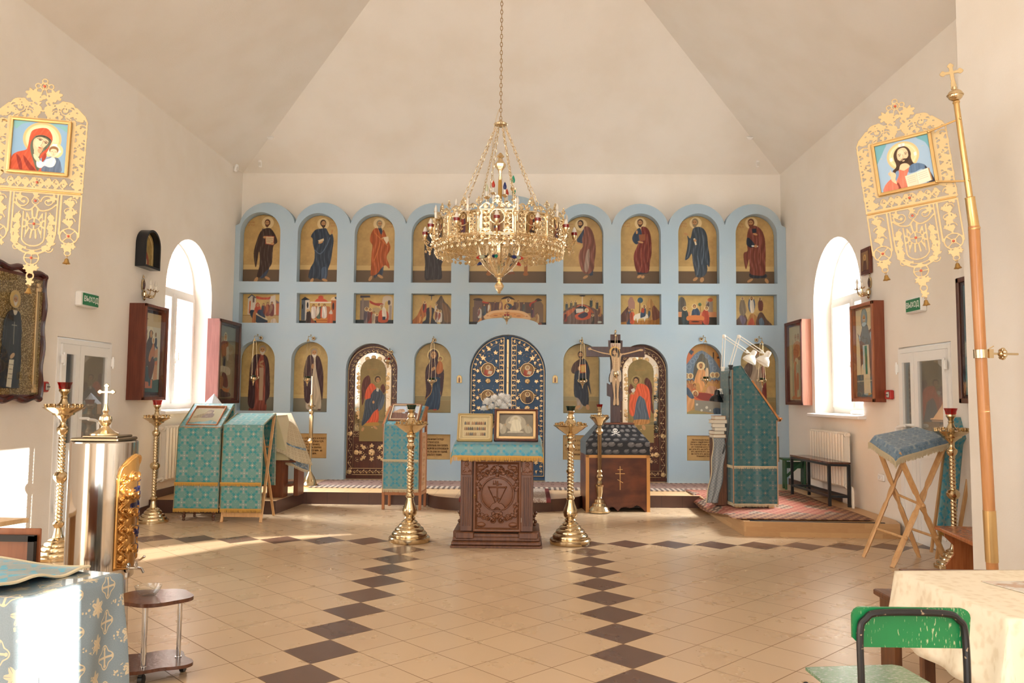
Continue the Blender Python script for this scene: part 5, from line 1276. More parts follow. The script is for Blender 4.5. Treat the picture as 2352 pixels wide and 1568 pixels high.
for k in range(NP):
    t = 2*PI*k/NP-PI/2; nx, ny = cos(t), sin(t); rz = t+PI/2
    o = ob('gallery_panel', pm, ch, CG if not pm.materials else None, loc=(RD*nx, RD*ny, 0)); o.rotation_euler = (0, 0, rz)
    i_ = ob('small_icon', ic[k % 3], o, PAINT if not ic[k % 3].materials else None, loc=(0, -.012, .03)); i_.data.materials or i_.data.materials.append(PAINT)
    f_ = ob('fringe', fm, o, CG if not fm.materials else None, loc=(0, 0, -.42*pw+.01)); c_ = ob('crest', cm_, o, CG if not cm_.materials else None, loc=(0, 0, .67*pw))
    if k == 0: crs_o = crs.build('cross', CG, o); crs_o.location = (pw/2, 0, .29)
    else: q_ = crs_o.copy(); link(q_, o)
    # pilaster between panels
    if k == 0: bp = B(); bp.lathe([(.02, -.03), (.026, -.015), (.018, 0), (.012, .02), (.017, .06), (.012, .1), (.017, .14), (.012, .18), (.018, .23), (.028, .25), (.03, .27), (.02, .29), (.008, .33)], 10); pil = bp.build('pilaster', CG, o); pil.location = (pw/2, -.01, 0); pil.scale.z = .84
    else: q_ = pil.copy(); link(q_, o)
    # outer arm with red cup and candle bulb
    if k == 0:
        ba = B(); ba.tube(spline([(0, 0, .02), (0, -.04, -.03), (0, -.09, -.03), (0, -.13, .02), (0, -.13, .05)], 5), .009, 6)
        for (yy, zz, r) in ((-.03, .05, .03), (-.08, -.06, .028), (-.10, .02, .022)):
            ba.tube([(0, yy+r*(1-.07*j)*cos(j*.7), zz+r*(1-.07*j)*sin(j*.7)) for j in range(11)], .006, 6)
        for j in range(6): a = j*PI/3; ba.sph((.022*cos(a), -.13+.022*sin(a), .052), .012, 6, sc=(1, 1, .6))
        for (x, yy, zz) in ((.02, -.05, -.01), (-.02, -.05, -.01), (.018, -.1, -.045), (-.018, -.1, -.045), (0, -.06, .1), (0, -.12, -.08)): ba.sph((x, yy, zz), .014, 6, sc=(1, 1, 1.3))
        ba.lathe([(.006, -.12), (.014, -.105), (.01, -.09), (.018, -.07), (.006, -.05)], 8, (0, -.075, 0)); arm = ba.build('candle_arm', CG, ch)
        bc = B(); bc.lathe([(.012, .055), (.016, .06), (.028, .10), (.032, .13), (.029, .13), (.024, .10), (.012, .07)], 14, (0, -.13, 0)); cup_o = bc.build('cup', BRASS, arm)
        bc = B(); bc.lathe([(.0325, .112), (.035, .138), (.0365, .145), (.032, .145), (.030, .12)], 16, (0, -.13, 0)); rim_o = bc.build('red_rim', flat('ruby_rim', '7c1a14', .1), arm)
        bb = B(); bb.lathe([(.014, .09), (.024, .12), (.026, .15), (.020, .18), (.008, .205), (.001, .21)], 12, (0, -.13, 0)); bul_o = bb.build('bulb', BULB, arm); parts = [cup_o, rim_o, bul_o]
        a_o = arm
    else:
        a_o = arm.copy(); link(a_o, ch)
        for q_ in parts: w_ = q_.copy(); link(w_, a_o)
    a_o.location = (RD*nx, RD*ny, .02); a_o.rotation_euler = (0, 0, rz)
# upper ring of candle bulbs
for k in range(18):
    t = 2*PI*(k+.3)/18; rr = .66 if k % 2 else .77
    if k == 0:
        b = B(); b.lathe([(.006, -.10), (.010, -.02), (.028, 0), (.032, .012), (.02, .012), (.012, .02)], 10, lob=.15, ln=5); b.tube([(0, 0, -.10), (-.05, 0, -.12), (-.09, 0, -.10)], .006, 6); ca = b.build('candle_arm', CG, ch)
        b = B(); b.lathe([(.013, .012), (.013, .085)], 12); s1 = b.build('sleeve', SLEEVE, ca); b = B(); b.lathe([(.008, .082), (.016, .10), (.018, .12), (.012, .145), (.004, .165), (.0005, .17)], 12); s2 = b.build('bulb', BULB, ca); o = ca
    else:
        o = ca.copy(); link(o, ch)
        for q_ in (s1, s2): w_ = q_.copy(); link(w_, o)
    o.location = (rr*cos(t), rr*sin(t), .27 if k % 2 else .23); o.rotation_euler = (0, 0, t)
# spokes, hoops
b = B()
for z, r, q_ in ((.0, RD-.01, .009), (.25, RD-.01, .009), (.28, .56, .006)): b.tube([(r*cos(2*PI*i/48), r*sin(2*PI*i/48), z) for i in range(48)], q_, 6, closed=True)
b.build('hoops', CG, ch)
csp = Cv(.45, 90, mask=False)
csp.line([(0, .06), (1, .06)], .035, None, sm=0, m=1); csp.line([(0, .36), (.4, .30), (.7, .4), (1, .2)], .03, None, m=1)
for i in range(6): csp.curl(.1+.16*i, .2, .08, 1.3, 0, 1 if i % 2 else -1, .03, col=None, hr=.02, m=1); csp.leaf(.18+.16*i, .3, .045, 0, col=None, m=1)
sm_ = csp.mesh('spoke', RD-.26, .005, colour=False, relief=True)
for k in range(6):
    t = 2*PI*(k+.5)/6; rr = (RD+.26)/2; o = ob('spoke', sm_, ch, CG if k == 0 else None, loc=(rr*cos(t), rr*sin(t), -.10)); o.rotation_euler = (0, 0, t)
# basket of curved ribs
def rib(t0, w=.02):
    prof = [(.27, .05), (.262, -.03), (.235, -.13), (.18, -.22), (.11, -.29), (.055, -.33)]; p = spline(prof, 5)
    return p
RP = spline([(.27, .05), (.262, -.03), (.235, -.13), (.18, -.22), (.11, -.29), (.055, -.33)], 5)
for k in range(12):
    t = 2*PI*k/12; b = B(); rs = []
    for r, z in RP:
        w_ = .018*(.5+r/.27*.5); nx, ny = cos(t), sin(t)
        rs.append([(r*nx-w_*ny*-1, r*ny-w_*nx*1, z), (r*nx+w_*ny*-1, r*ny+w_*nx*1, z), ((r-.006)*nx+w_*ny*-1, (r-.006)*ny+w_*nx, z), ((r-.006)*nx-w_*ny*-1, (r-.006)*ny-w_*nx, z)])
    b.rings(rs); b.build('rib', CG, ch, 50)
cb = Cv(2.2, 60, mask=False)
cb.line([(0, 0), (0, 2.2)], .08, None, sm=0, m=1); cb.line([(1, 0), (1, 2.2)], .08, None, sm=0, m=1)
for i in range(5): cb.curl(.5, .2+.42*i, .26-.02*i, 1.4, 0, 1 if i % 2 else -1, .07, col=None, m=1); cb.leaf(.5, .42+.42*i, .13, 0, col=None, m=1)
tr_me = cb.mesh('tracery', 1, .02, colour=False)
co = np.zeros(len(tr_me.vertices)*3); tr_me.vertices.foreach_get('co', co); co = co.reshape(-1, 3); v_ = 1-co[:, 2]/2.2; idx = v_*(len(RP)-1); i0 = np.clip(idx.astype(int), 0, len(RP)-2); fr = idx-i0
rr = RP[i0, 0]*(1-fr)+RP[i0+1, 0]*fr-co[:, 1]*.2; zz = RP[i0, 1]*(1-fr)+RP[i0+1, 1]*fr; tt = co[:, 0]*(2*PI/12)
tr_me.vertices.foreach_set('co', np.stack([rr*np.cos(tt), rr*np.sin(tt), zz], 1).ravel()); tr_me.update()
for k in range(12): o = ob('tracery', tr_me, ch, CG if k == 0 else None); o.rotation_euler = (0, 0, 2*PI*(k+.5)/12)
b = B(); b.tube([(.27*cos(2*PI*i/36), .27*sin(2*PI*i/36), .05) for i in range(36)], .012, 6, closed=True); b.lathe([(.05, -.32), (.062, -.335), (.05, -.35), (.03, -.36), (.026, -.375), (.034, -.385), (.014, -.40)], 20); b.build('basket_rim', CG, ch)
b = B(); b.lathe([(.014, -.40), (.03, -.42), (.044, -.45), (.03, -.49), (.012, -.515), (.016, -.525), (.002, -.54)], 14, lob=.25, ln=6); b.build('finial', CG, ch)
crown = [c for c in (('red', -135), ('pale', -128), ('blue', -100), ('green', -95), ('blue', -55), ('pale', -45), ('red', -38), ('green', 90), ('red', 45), ('blue', 140))]
for nm, dg_ in crown:
    t = R(dg_); b = B(); d = Vector((cos(t), sin(t), -.25)).normalized(); c0 = Vector((.225*cos(t), .225*sin(t), -.14)); L_ = .9 if nm != 'green' else .7
    b.lathe([(.014, 0), (.016, .045)], 10, c0, tuple(d)); sk = b.build('bulb_socket', flat('black_plastic', '1c1c1c', .4), ch); b = B(); b.lathe([(.012, .04), (.02, .06), (.022, .08), (.014, .11), (.002, .13)], 12, c0, tuple(d)); b.build('bulb', BC[nm], sk)
# central stem with its own small tier
b = B(); b.lathe([(.02, 0), (.05, .03), (.03, .06), (.06, .10), (.03, .13), (.02, .2), (.045, .23), (.025, .27), (.02, .34), (.05, .37), (.06, .40), (.02, .43), (.02, .48)], 16, lob=.08, ln=8)
b.lathe([(.02, .70), (.012, .76), (.02, .80), (.05, .84), (.055, .87), (.03, .90), (.02, .93), (.04, .95), (.01, .99)], 14, lob=.2, ln=6); b.build('stem', CG, ch).scale.z = 1.1
b = B(); b.lathe([(.018, .48), (.022, .5), (.024, .6), (.022, .69), (.014, .71)], 16); b.build('amber_column', flat('amber', 'b88a3e', .2), ch).scale.z = 1.1
b = B()
for k in range(24):
    t = k*PI*2/24*3; r = .16*(1-.3*sin(k)); b.sph((r*cos(t), r*sin(t), .18+.2*abs(sin(k*1.7))), .026, 7, sc=(1, 1, 1.3))
    b.tube([(.03*cos(t), .03*sin(t), .1+.01*k), (r*.6*cos(t), r*.6*sin(t), .08+.012*k), (r*cos(t), r*sin(t), .18+.2*abs(sin(k*1.7)))], .006, 5)
b.build('leafwork', CG, ch)
for k, nm in enumerate(('red', 'green', 'blue', 'pale', 'red', 'green')):
    t = (2.1, -.4, -1.2, -2.7, 1.1, .3)[k]; r = .165; z = .66 if k < 2 else .56
    b = B(); b.tube(spline([(0, 0, .3), (r*.5*cos(t), r*.5*sin(t), .26), (r*cos(t), r*sin(t), .40), (r*cos(t), r*sin(t), z)], 4), .006, 6); b.lathe([(.008, z-.03), (.03, z-.01), (.034, z), (.012, z+.01)], 12, (r*cos(t), r*sin(t), 0), lob=.15, ln=5); a_ = b.build('candle_arm', CG, ch)
    b = B(); b.lathe([(.013, z+.008), (.013, z+.06)], 12, (r*cos(t), r*sin(t), 0)); b.build('sleeve', SLEEVE, a_); b = B(); b.lathe([(.01, z+.058), (.019, z+.08), (.02, z+.10), (.01, z+.135), (.001, z+.15)], 12, (r*cos(t), r*sin(t), 0)); b.build('bulb', BC[nm], a_)
b = B(); b.tube(spline([(-.02, 0, 1.6), (-.06, -.02, 1.45), (-.09, -.04, 1.2), (-.085, -.04, .9), (-.07, -.02, .75)], 6), .004, 5); b.build('wire', flat('pale_wire', 'cdb894', .5), ch)
# ------------------------------------------------ church banners on poles
BG = Mat('banner_gilt', 'c8ae80', .5, .45); BG = BG.mat
BGM = flat('banner_frame_gilt', 'd8b47a', .3, .85)
def banner_canvas():
    c = Cv(2.5, 235, mask=False); c.at(); L = lambda p, w=.022, **k: c.line(p, w, None, m=1, **k)
    # crown
    c.ell(.5, .10, .05, .05, None, ring=.35, m=1); c.ell(.5, .10, .025, .025, None, m=1)
    for dx, dy in ((0, -.06), (.07, 0), (-.07, 0)): c.ell(.5+dx, .10+dy, .035, .035, None, ring=.42, m=1)
    L([(.485, .13), (.46, .22)], .016); L([(.515, .13), (.54, .22)], .016); c.ell(.5, .23, .03, .03, None, m=1)
    for s_ in (-1, 1):
        c.leaf(.5+s_*.12, .20, .085, PI/2, 7, None, m=1) if False else c.leaf(.5+s_*.12, .20, .085, PI/2, 7, m=1); c.leaf(.5+s_*.07, .26, .06, 0, 5, m=1)
        L([(.5, .40), (.5+s_*.12, .31), (.5+s_*.24, .33), (.5+s_*.33, .36), (.5+s_*.36, .44)], .02); L([(.5+s_*.03, .30), (.5+s_*.1, .36), (.5+s_*.2, .28), (.5+s_*.3, .28), (.5+s_*.36, .36), (.5+s_*.42, .40), (.5+s_*.47, .47)], .02)
        for x, y, r in ((.10, .345, .035), (.19, .34, .04), (.28, .44, .04), (.12, .46, .035), (.20, .455, .03), (.34, .385, .035), (.42, .46, .03), (.27, .31, .03), (.06, .37, .05), (.15, .42, .06), (.24, .37, .055), (.31, .42, .05), (.38, .43, .045), (.22, .29, .04), (.31, .31, .035)):
            c.curl(.5+s_*x, y, r, 1.2, PI/2, s_, .015, m=1, col=None); c.leaf(.5+s_*x, y, r*.55, x*9, m=1)
        c.grapes(.5+s_*.065, .42, .06, m=1); c.leaf(.5+s_*.41, .44, .06, 1, m=1); L([(.5+s_*.36, .33), (.5+s_*.45, .42), (.5+s_*.49, .50)], .018)
        # side borders beside the icon
        x0 = .5+s_*.485; L([(x0, .50), (x0, 1.32)], .022, sm=0); L([(.5+s_*.34, .50), (.5+s_*.34, 1.14)], .05, sm=0)
        rinceau(c, .5+s_*.42, .52, .5+s_*.42, 1.31, 8, .10, .02, 0); rinceau(c, .5+s_*.42, 1.31, .5+s_*.42, .52, 8, .07, .014, 0)
        for y in (.60, .86, 1.12, 1.26): c.grapes(.5+s_*.42, y, .055, m=1); c.leaf(.5+s_*.43, y+.11, .05, y*5, m=1)
        # hinged side tongue
        L([(x0, 1.37), (x0-.0, 1.86)], .02, sm=0); L([(.5+s_*.27, 1.37), (.5+s_*.27, 1.84)], .02, sm=0); L([(.5+s_*.235, 1.37), (.5+s_*.235, 1.86)], .018, sm=0)
        L([(x0, 1.37), (.5, 1.37)], .024, sm=0); rinceau(c, .5+s_*.375, 1.40, .5+s_*.375, 1.74, 3, .09, .018, 0); c.grapes(.5+s_*.38, 1.47, .06, m=1); c.leaf(.5+s_*.37, 1.60, .06, 1, m=1); c.grapes(.5+s_*.38, 1.70, .055, m=1)
        c.ell(.5+s_*.378, 1.86, .105, .10, None, ring=.18, m=1); c.ell(.5+s_*.378, 1.86, .03, .03, None, m=1)
        for k in range(4): t = k*PI/2+.78; L([(.5+s_*.378+.03*cos(t), 1.86+.03*sin(t)), (.5+s_*.378+.09*cos(t), 1.86+.09*sin(t))], .016, sm=0)
        c.leaf(.5+s_*.378, 1.99, .06, 1, m=1); c.ell(.5+s_*.378, 2.06, .04, .035, None, ring=.4, m=1); c.leaf(.5+s_*.33, 1.98, .035, 0, m=1); c.leaf(.5+s_*.43, 1.98, .035, 0, m=1)
        # centre tongue fill
        c.curl(.5+s_*.13, 1.47, .075, 1.3, PI, s_, .018, m=1, col=None); c.leaf(.5+s_*.18, 1.43, .05, 0, m=1); L([(.5, 1.52), (.5+s_*.06, 1.58), (.5+s_*.15, 1.56), (.5+s_*.22, 1.50)], .02); L([(.5+s_*.12, 1.60), (.5+s_*.12, 1.90)], .018, sm=0); L([(.5+s_*.085, 1.62), (.5+s_*.085, 1.90)], .012, sm=0)
        L([(.5+s_*.16, 1.60), (.5+s_*.20, 1.68), (.5+s_*.15, 1.76), (.5+s_*.20, 1.84), (.5+s_*.16, 1.93)], .014)
        for y in (1.66, 1.78, 1.90): c.grapes(.5+s_*.175, y, .055, m=1); c.curl(.5+s_*.21, y+.05, .03, 1.1, 0, s_, .013, m=1, col=None); c.leaf(.5+s_*.18, y+.06, .035, y*7, m=1)
        c.curl(.5+s_*.17, 2.02, .05, 1.2, 0, s_, .016, m=1, col=None)
    c.rect(.155, .48, .845, .545, None, m=1); c.rect(.155, 1.115, .845, 1.175, None, m=1); L([(.02, 1.33), (.98, 1.33)], .04, sm=0); L([(.02, 1.19), (.98, 1.19)], .016, sm=0) if False else None
    rinceau(c, .18, 1.25, .82, 1.25, 8, .075, .018, 0); rinceau(c, .82, 1.25, .18, 1.25, 8, .06, .014, 0); c.ell(.5, 1.25, .06, .06, None, ring=.25, m=1); c.ell(.5, 1.25, .02, .02, None, m=1); c.leaf(.62, 1.25, .05, 0, m=1); c.leaf(.38, 1.25, .05, 0, m=1)
    # rayed medallion
    c.ell(.5, 1.74, .075, .075, None, ring=.18, m=1); c.ell(.5, 1.74, .02, .02, None, m=1)
    for k in range(12): t = k*PI/6+.26; a_ = (.5+.075*cos(t), 1.74+.075*sin(t)); L([a_, (.5+.115*cos(t), 1.74+.17*sin(t))], .022, sm=0)
    for k in range(4): t = k*PI/2; L([(.5, 1.74), (.5+.07*cos(t), 1.74+.07*sin(t))], .016, sm=0)
    L([(.5-.12, 1.9)]+[(.5-.12*cos(PI*i/12), 1.9+.10*sin(PI*i/12)) for i in range(13)], .018, sm=0)
    L([(.5-.225, 1.85)]+[(.5-.225*cos(PI*i/16), 1.87+.22*sin(PI*i/16)) for i in range(17)]+[(.5+.225, 1.85)], .024, sm=0); L([(.5-.19*cos(PI*i/16), 1.87+.18*sin(PI*i/16)) for i in range(17)], .014, sm=0)
    for s_ in (-1, 1): c.grapes(.5+s_*.13, 2.02, .05, 0, m=1)
    c.ell(.5, 1.47, .045, .045, None, ring=.3, m=1); c.leaf(.5, 1.41, .04, 0, m=1)
    c.ell(.5, 2.14, .085, .085, None, ring=.2, m=1); c.ell(.5, 2.14, .02, .02, None, m=1); L([(.42, 2.14), (.58, 2.14)], .014, sm=0); L([(.5, 2.06), (.5, 2.22)], .014, sm=0)
    c.leaf(.5, 2.27, .06, 0, m=1); c.leaf(.45, 2.25, .04, 0, m=1); c.leaf(.55, 2.25, .04, 0, m=1); c.ell(.5, 2.35, .045, .05, None, ring=.4, m=1); c.leaf(.5, 2.42, .05, 0, m=1)
    return c
bc_ = banner_canvas().grow(1); bn_me = bc_.mesh('pierced_sheet', .59, .004, colour=False)
JEW = flat('coral_bead', 'c8604a', .2)
def banner(name, label, art_txt, bx, corner, rz, tilt, pole_s):
    """corner: where the middle of the icon hangs; pole_s: side on which the pole stands"""
    root = thing(name, label, 'church banner', corner); root.rotation_euler = (0, tilt, rz); w_ = .59
    zc = 2.5*w_-.83*w_   # icon middle above the lower end
    sh = ob('pierced_sheet', bn_me, root, BG if not bn_me.materials else None, loc=(0, 0, -zc))
    c = Cv(1.0, 150, '9cb6cf'); c.at(); c.speck(.04, 3, 5); art(c, bx, art_txt)
    iw = .58*w_; ob('painting', c.mesh('painting', iw, .006), root, PAINTM, loc=(0, -.012, -iw/2))
    b = B(); h = iw/2
    for (x0, z0, x1, z1) in ((-h-.012, -h, -h-.012, h), (h+.012, -h, h+.012, h)): b.tube([(x0, -.014, z0-.02), (x1, -.014, z1+.02)], .013, 8)
    for z in (-h-.012, h+.012): b.tube([(-h-.02, -.014, z), (h+.02, -.014, z)], .013, 8)
    b.build('icon_frame', BGM, root)
    for (x, y) in ((0, .10), (0, 1.25), (0, 1.47), (0, 1.74), (0, 2.14), (-.378, 1.86), (.378, 1.86)): b = B(); b.sph((x*w_, -.006, (2.5-y)*w_-zc), .009, 10); b.build('bead', JEW, root)
    for x, y in ((-.378, 2.10), (.378, 2.10), (0, 2.47)):
        z = (2.5-y)*w_-zc; b = B(); b.tube([(x*w_+.006*cos(t), 0, z+.006*sin(t)) for t in np.arange(8)*PI/4], .0018, 5, closed=True)
        b.lathe([(.006, z-.012), (.012, z-.018), (.016, z-.035), (.026, z-.05), (.024, z-.05), (.012, z-.034)], 16, (x*w_, 0, 0)); b.sph((x*w_, 0, z-.052), .005, 6); b.build('bell', flat('bell_brass', 'b08d54', .35, 1), root)
    b = B(); b.tube([(-.48*w_, 0, (2.5-1.35)*w_-zc), (.48*w_, 0, (2.5-1.35)*w_-zc)], .007, 8); b.build('hinge', BGM, root)
    return root
VIRGIN = '''p 86a8c4 160,760 925,760 925,1560 160,1560
p 7fb0b0 205,780 925,840 925,930 800,860 560,800 300,840 200,930
e e6cd9c 575,1060 270,262
o cbb27c 575,1060 270,262 .13
e ecd6ac 565,1060 205,200
e e2c792 745,1225 135,125
e efe0bf 745,1225 95,90
s f2ece0 722,1120 790,1120 790,1170 722,1170
s f2ece0 660,1205 700,1205 700,1240 660,1240
s f2ece0 810,1215 850,1215 850,1250 810,1250
p c25232 f.14,.4 570,885 650,900 705,980 720,1060 700,1130 660,1250 600,1330 560,1400 620,1440 640,1560 150,1560 160,1440 175,1350 240,1290 350,1250 380,1200 400,1020 440,930
p 8c3020 f.1,.4 330,1330 440,1460 520,1560 440,1560 360,1450
p 8c3020 f.1,.4 230,1330 300,1400 330,1560 290,1560
p a03c28 f.1 590,1330 640,1270 650,1340 600,1420
p 5c6150 f.15 495,1010 600,1000 690,1050 705,1100 660,1190 575,1290 560,1360 600,1440 540,1560 470,1400 420,1240 420,1130 450,1060
p e3bf98 500,1040 560,1030 640,1060 665,1095 640,1150 590,1215 560,1290 540,1340 480,1300 470,1240 455,1180 455,1090
p edccaa 500,1060 570,1050 590,1120 560,1190 500,1190 470,1130
p c99a72 560,1190 600,1200 560,1290 520,1240
l 4a2c1c 9 505,1056 545,1050 580,1072
l 4a2c1c 9 600,1098 632,1088 655,1110
p 4a3020 518,1070 548,1064 572,1080 545,1086
p 4a3020 606,1112 632,1104 648,1122 626,1126
l b07c58 7 590,1080 580,1130 562,1168 590,1172
p b0503c 524,1190 552,1186 572,1206 544,1206
l 2a1a12 12 490,1035 560,1012 640,1028 690,1066
e 8a6440 748,1215 68,60
p ecc9a4 700,1230 725,1200 780,1205 795,1240 790,1280 750,1315 712,1285
l 4a2c1c 5 715,1242 738,1240
l 4a2c1c 5 762,1242 785,1244
l b07c58 4 750,1250 748,1275
l b0503c 5 738,1292 760,1292
p ecc9a4 720,1300 770,1305 780,1350 710,1345
p e4e2dc f.08 700,1330 760,1340 790,1380 780,1440 740,1500 640,1470 620,1500 560,1510 525,1480 520,1400 560,1390 620,1420 650,1370
p 5f6e84 f.18 760,1330 820,1340 860,1420 862,1560 610,1560 620,1480 700,1490 760,1470 790,1400 775,1350
p 7485a0 f.1 640,1370 690,1325 730,1322 700,1350
p edccaa 470,1300 520,1330 560,1380 550,1420 510,1400 475,1350'''
CHRIST = '''p 9db8d0 0,0 1000,0 1000,1000 0,1000
p 6fa8b4 0,0 220,0 160,130 60,300 0,360
p 6fa8b4 780,0 1000,0 1000,300 930,150
e e8cf9e 500,330 300,300
o d8bd88 500,330 300,300 .12
o efe0bf 500,330 240,236 .05
s f2ede4 445,70 565,70 560,130 450,130
s f2ede4 250,330 300,310 310,390 255,395
s f2ede4 700,310 750,305 750,375 705,385
o a04838 505,100 14,20 .3
p 4a3526 490,130 560,140 620,200 650,300 640,400 660,500 690,560 640,590 560,560 440,560 380,600 310,640 270,600 340,540 350,470 330,380 330,280 370,190 430,140
p e6c6a0 500,160 560,180 595,250 600,330 580,410 540,470 500,490 450,470 410,420 390,340 395,260 430,185
p efd4b2 480,200 520,240 520,330 480,370 440,330 430,250
p 3c291c 405,390 440,430 480,410 510,400 545,405 580,380 600,350 590,430 560,490 510,530 460,520 420,470
p e6c6a0 475,430 520,425 510,445 485,446
l 3c291c 12 440,425 475,398 510,396 548,398 575,415
l 4a3020 10 415,290 440,278 470,290
l 4a3020 10 530,280 560,268 585,280
p 3c291c 418,312 440,304 462,314 440,322
p 3c291c 534,302 556,294 578,304 556,312
l b88a64 8 502,300 500,360 488,382 515,384
p e6c6a0 440,500 540,500 600,580 560,640 450,640 400,590
p 3c291c f.1 360,520 400,560 370,650 330,700 290,640
p 3c291c f.1 620,500 690,540 700,600 640,600
p d67a62 f.14 390,600 480,640 600,590 620,640 540,700 500,860 560,1000 240,1000 300,850 360,720
p 8c4034 f.1 330,850 380,1000 300,1000
p 5c7796 f.16 600,570 720,540 850,600 900,680 940,800 1000,1000 860,1000 820,700 660,720 560,700
p 33313c f.1 860,640 930,740 1000,960 1000,1000 900,1000
p 7a94b4 f.1 320,640 380,620 370,720 300,820 280,760
p d67a62 f.14 60,1000 80,880 180,780 260,760 300,850 320,1000
p e6c6a0 215,620 235,560 250,620 300,640 320,700 300,780 310,880 230,800 215,700
p ddb890 180,640 215,610 220,700
s e4d6bc 480,760 690,730 700,1000 500,1000
s eadfca 690,730 910,690 940,960 700,1000
s b08a5c 910,690 935,700 960,960 940,965
l b89a80 6 520,800 660,785
l b89a80 6 522,840 664,825
l b89a80 6 525,880 668,865
l b89a80 6 528,920 670,905
l b89a80 6 720,770 885,745
l b89a80 6 722,810 888,785
l b89a80 6 725,850 892,825
l b89a80 6 728,890 895,865
l b8b098 5 695,735 702,1000
l d6c890 5 80,290 110,290
l d6c890 5 860,220 900,215'''
cR = P(2077, 377, Y=5.62); cL = P(92, 338, Y=5.35)
wb = banner('church_banner', 'gilt pierced church banner with a bearded figure holding a book', CHRIST, (0, 0, 1000), cR, R(-30), R(-6.5), 1)
banner('church_banner', 'gilt pierced church banner with a red-veiled mother and child, above the dark ornate icon case', VIRGIN, (160, 800, 765), cL, R(12), R(1.5), -1)
OAK = wood('orange_pole_wood', 'b47844', 'c68c58', .3, 5); POLEW = OAK
def pole(name, label, bot, mid, top, rods, side):
    """wooden staff from bot to mid, thinner brass tube from mid to top, then ball and cross"""
    bot, mid, top = Vector(bot), Vector(mid), Vector(top); root = thing(name, label, 'banner pole', bot); a = mid-bot; d = a.normalized(); La = a.length; e = (top-mid).normalized(); Lb = (top-mid).length; m_ = mid-bot
    b = B(); b.lathe([(.037, 0), (.036, La)], 20, (0, 0, 0), tuple(d)); b.build('wooden_shaft', POLEW, root)
    b = B(); b.lathe([(.040, La*.175), (.040, La*.30)], 20, (0, 0, 0), tuple(d)); b.build('brass_sleeve', BGM, root)
    b = B(); b.lathe([(.040, -.02), (.034, .0), (.031, .19), (.033, .2), (.021, .205), (.018, Lb-.02), (.024, Lb-.01), (.02, Lb)], 20, m_, tuple(e)); b.build('brass_tube', BGM, root)
    b = B(); bc = m_+e*(Lb+.04); b.sph(bc, .048, 20, sc=(1, 1, .85)); b.tube([bc+Vector((.05*cos(2*PI*i/24), .05*sin(2*PI*i/24), 0)) for i in range(24)], .004, 6, closed=True); b.lathe([(.02, .03), (.014, .06)], 12, bc, tuple(e)); b.build('ball', BRASS, root)
    cz = Cv(1.2, 60, mask=False)
    for x, y in ((.5, .16), (.16, .45), (.84, .45)): cz.ell(x, y, .12, .12, None, m=1); cz.ell(x-.07, y, .07, .07, None, m=1); cz.ell(x+.07, y, .07, .07, None, m=1); cz.ell(x, y-.07, .07, .07, None, m=1)
    cz.rect(.42, .2, .58, 1.2, None, m=1); cz.rect(.2, .38, .8, .52, None, m=1); cz.poly([(.44, .6), (.56, .6), (.64, 1.2), (.36, 1.2)], None, sm=0, m=1)
    o = ob('cross', cz.mesh('cross', .155, .006, colour=False), root, BG, loc=bc+e*.045); o.rotation_euler = (0, R(-7)*side, R(-14)*side)
    for s_, q in rods: b = B(); s0 = m_+e*s_; b.tube([s0, Vector(q)-bot], .007, 8); b.sph(Vector(q)-bot, .01, 8); b.sph(s0+Vector((0, -.018, 0)), .009, 8); b.build('rod', BGM, root)
    return root, d
bpy.context.view_layer.update()
e1 = wb.matrix_world @ Vector((.18, -.03, .18)); e2 = wb.matrix_world @ Vector((.18, -.03, -.18))
pb = P(2279, 1300, Y=5.50); pm_ = P(2237, 520, Y=5.44); pt = P(2196, 232, Y=5.38); pb = pm_+(pb-pm_)*(pm_.z/(pm_.z-pb.z))
pr, d = pole('banner_pole', 'orange wooden banner pole with brass sleeves, ball and cross', pb, pm_, pt, [((P(2204, 274, Y=5.4)-pm_).length, e1), ((P(2225, 415, Y=5.42)-pm_).length, e2)], 1)
b = B(); zc_ = (P(2259, 812, Y=5.47)-pb).length; c0 = d*zc_
b.lathe([(.043, zc_-.03), (.046, zc_-.028), (.046, zc_+.028), (.043, zc_+.03)], 20, (0, 0, 0), tuple(d)); b.tube([c0+Vector((.04, -.01, 0)), c0+Vector((.26, .02, 0))], .008, 8); b.box(c0+Vector((.055, -.02, 0)), (.03, .02, .06)); b.tube([c0+Vector((.03, -.04, .03)), c0+Vector((.06, -.05, .05))], .004, 6)
for k in range(7): t = k*2*PI/7; b.sph(c0+Vector((.145, .025*cos(t), .025*sin(t))), .018, 8)
b.sph(c0+Vector((.14, 0, 0)), .024, 12); b.build('wall_clamp', BRASS, pr)
el1 = cL+Vector((-.18, -.02, .18)); el2 = cL+Vector((-.18, -.02, -.18)); plx = cL.x-.48
pole('banner_pole', 'orange wooden banner pole carrying the mother and child banner', (plx-.04, 5.28, 0), (plx, 5.28, 2.75), (plx+.03, 5.28, 3.8), [(el1.z-2.75, el1), (el2.z-2.72, el2)], -1)
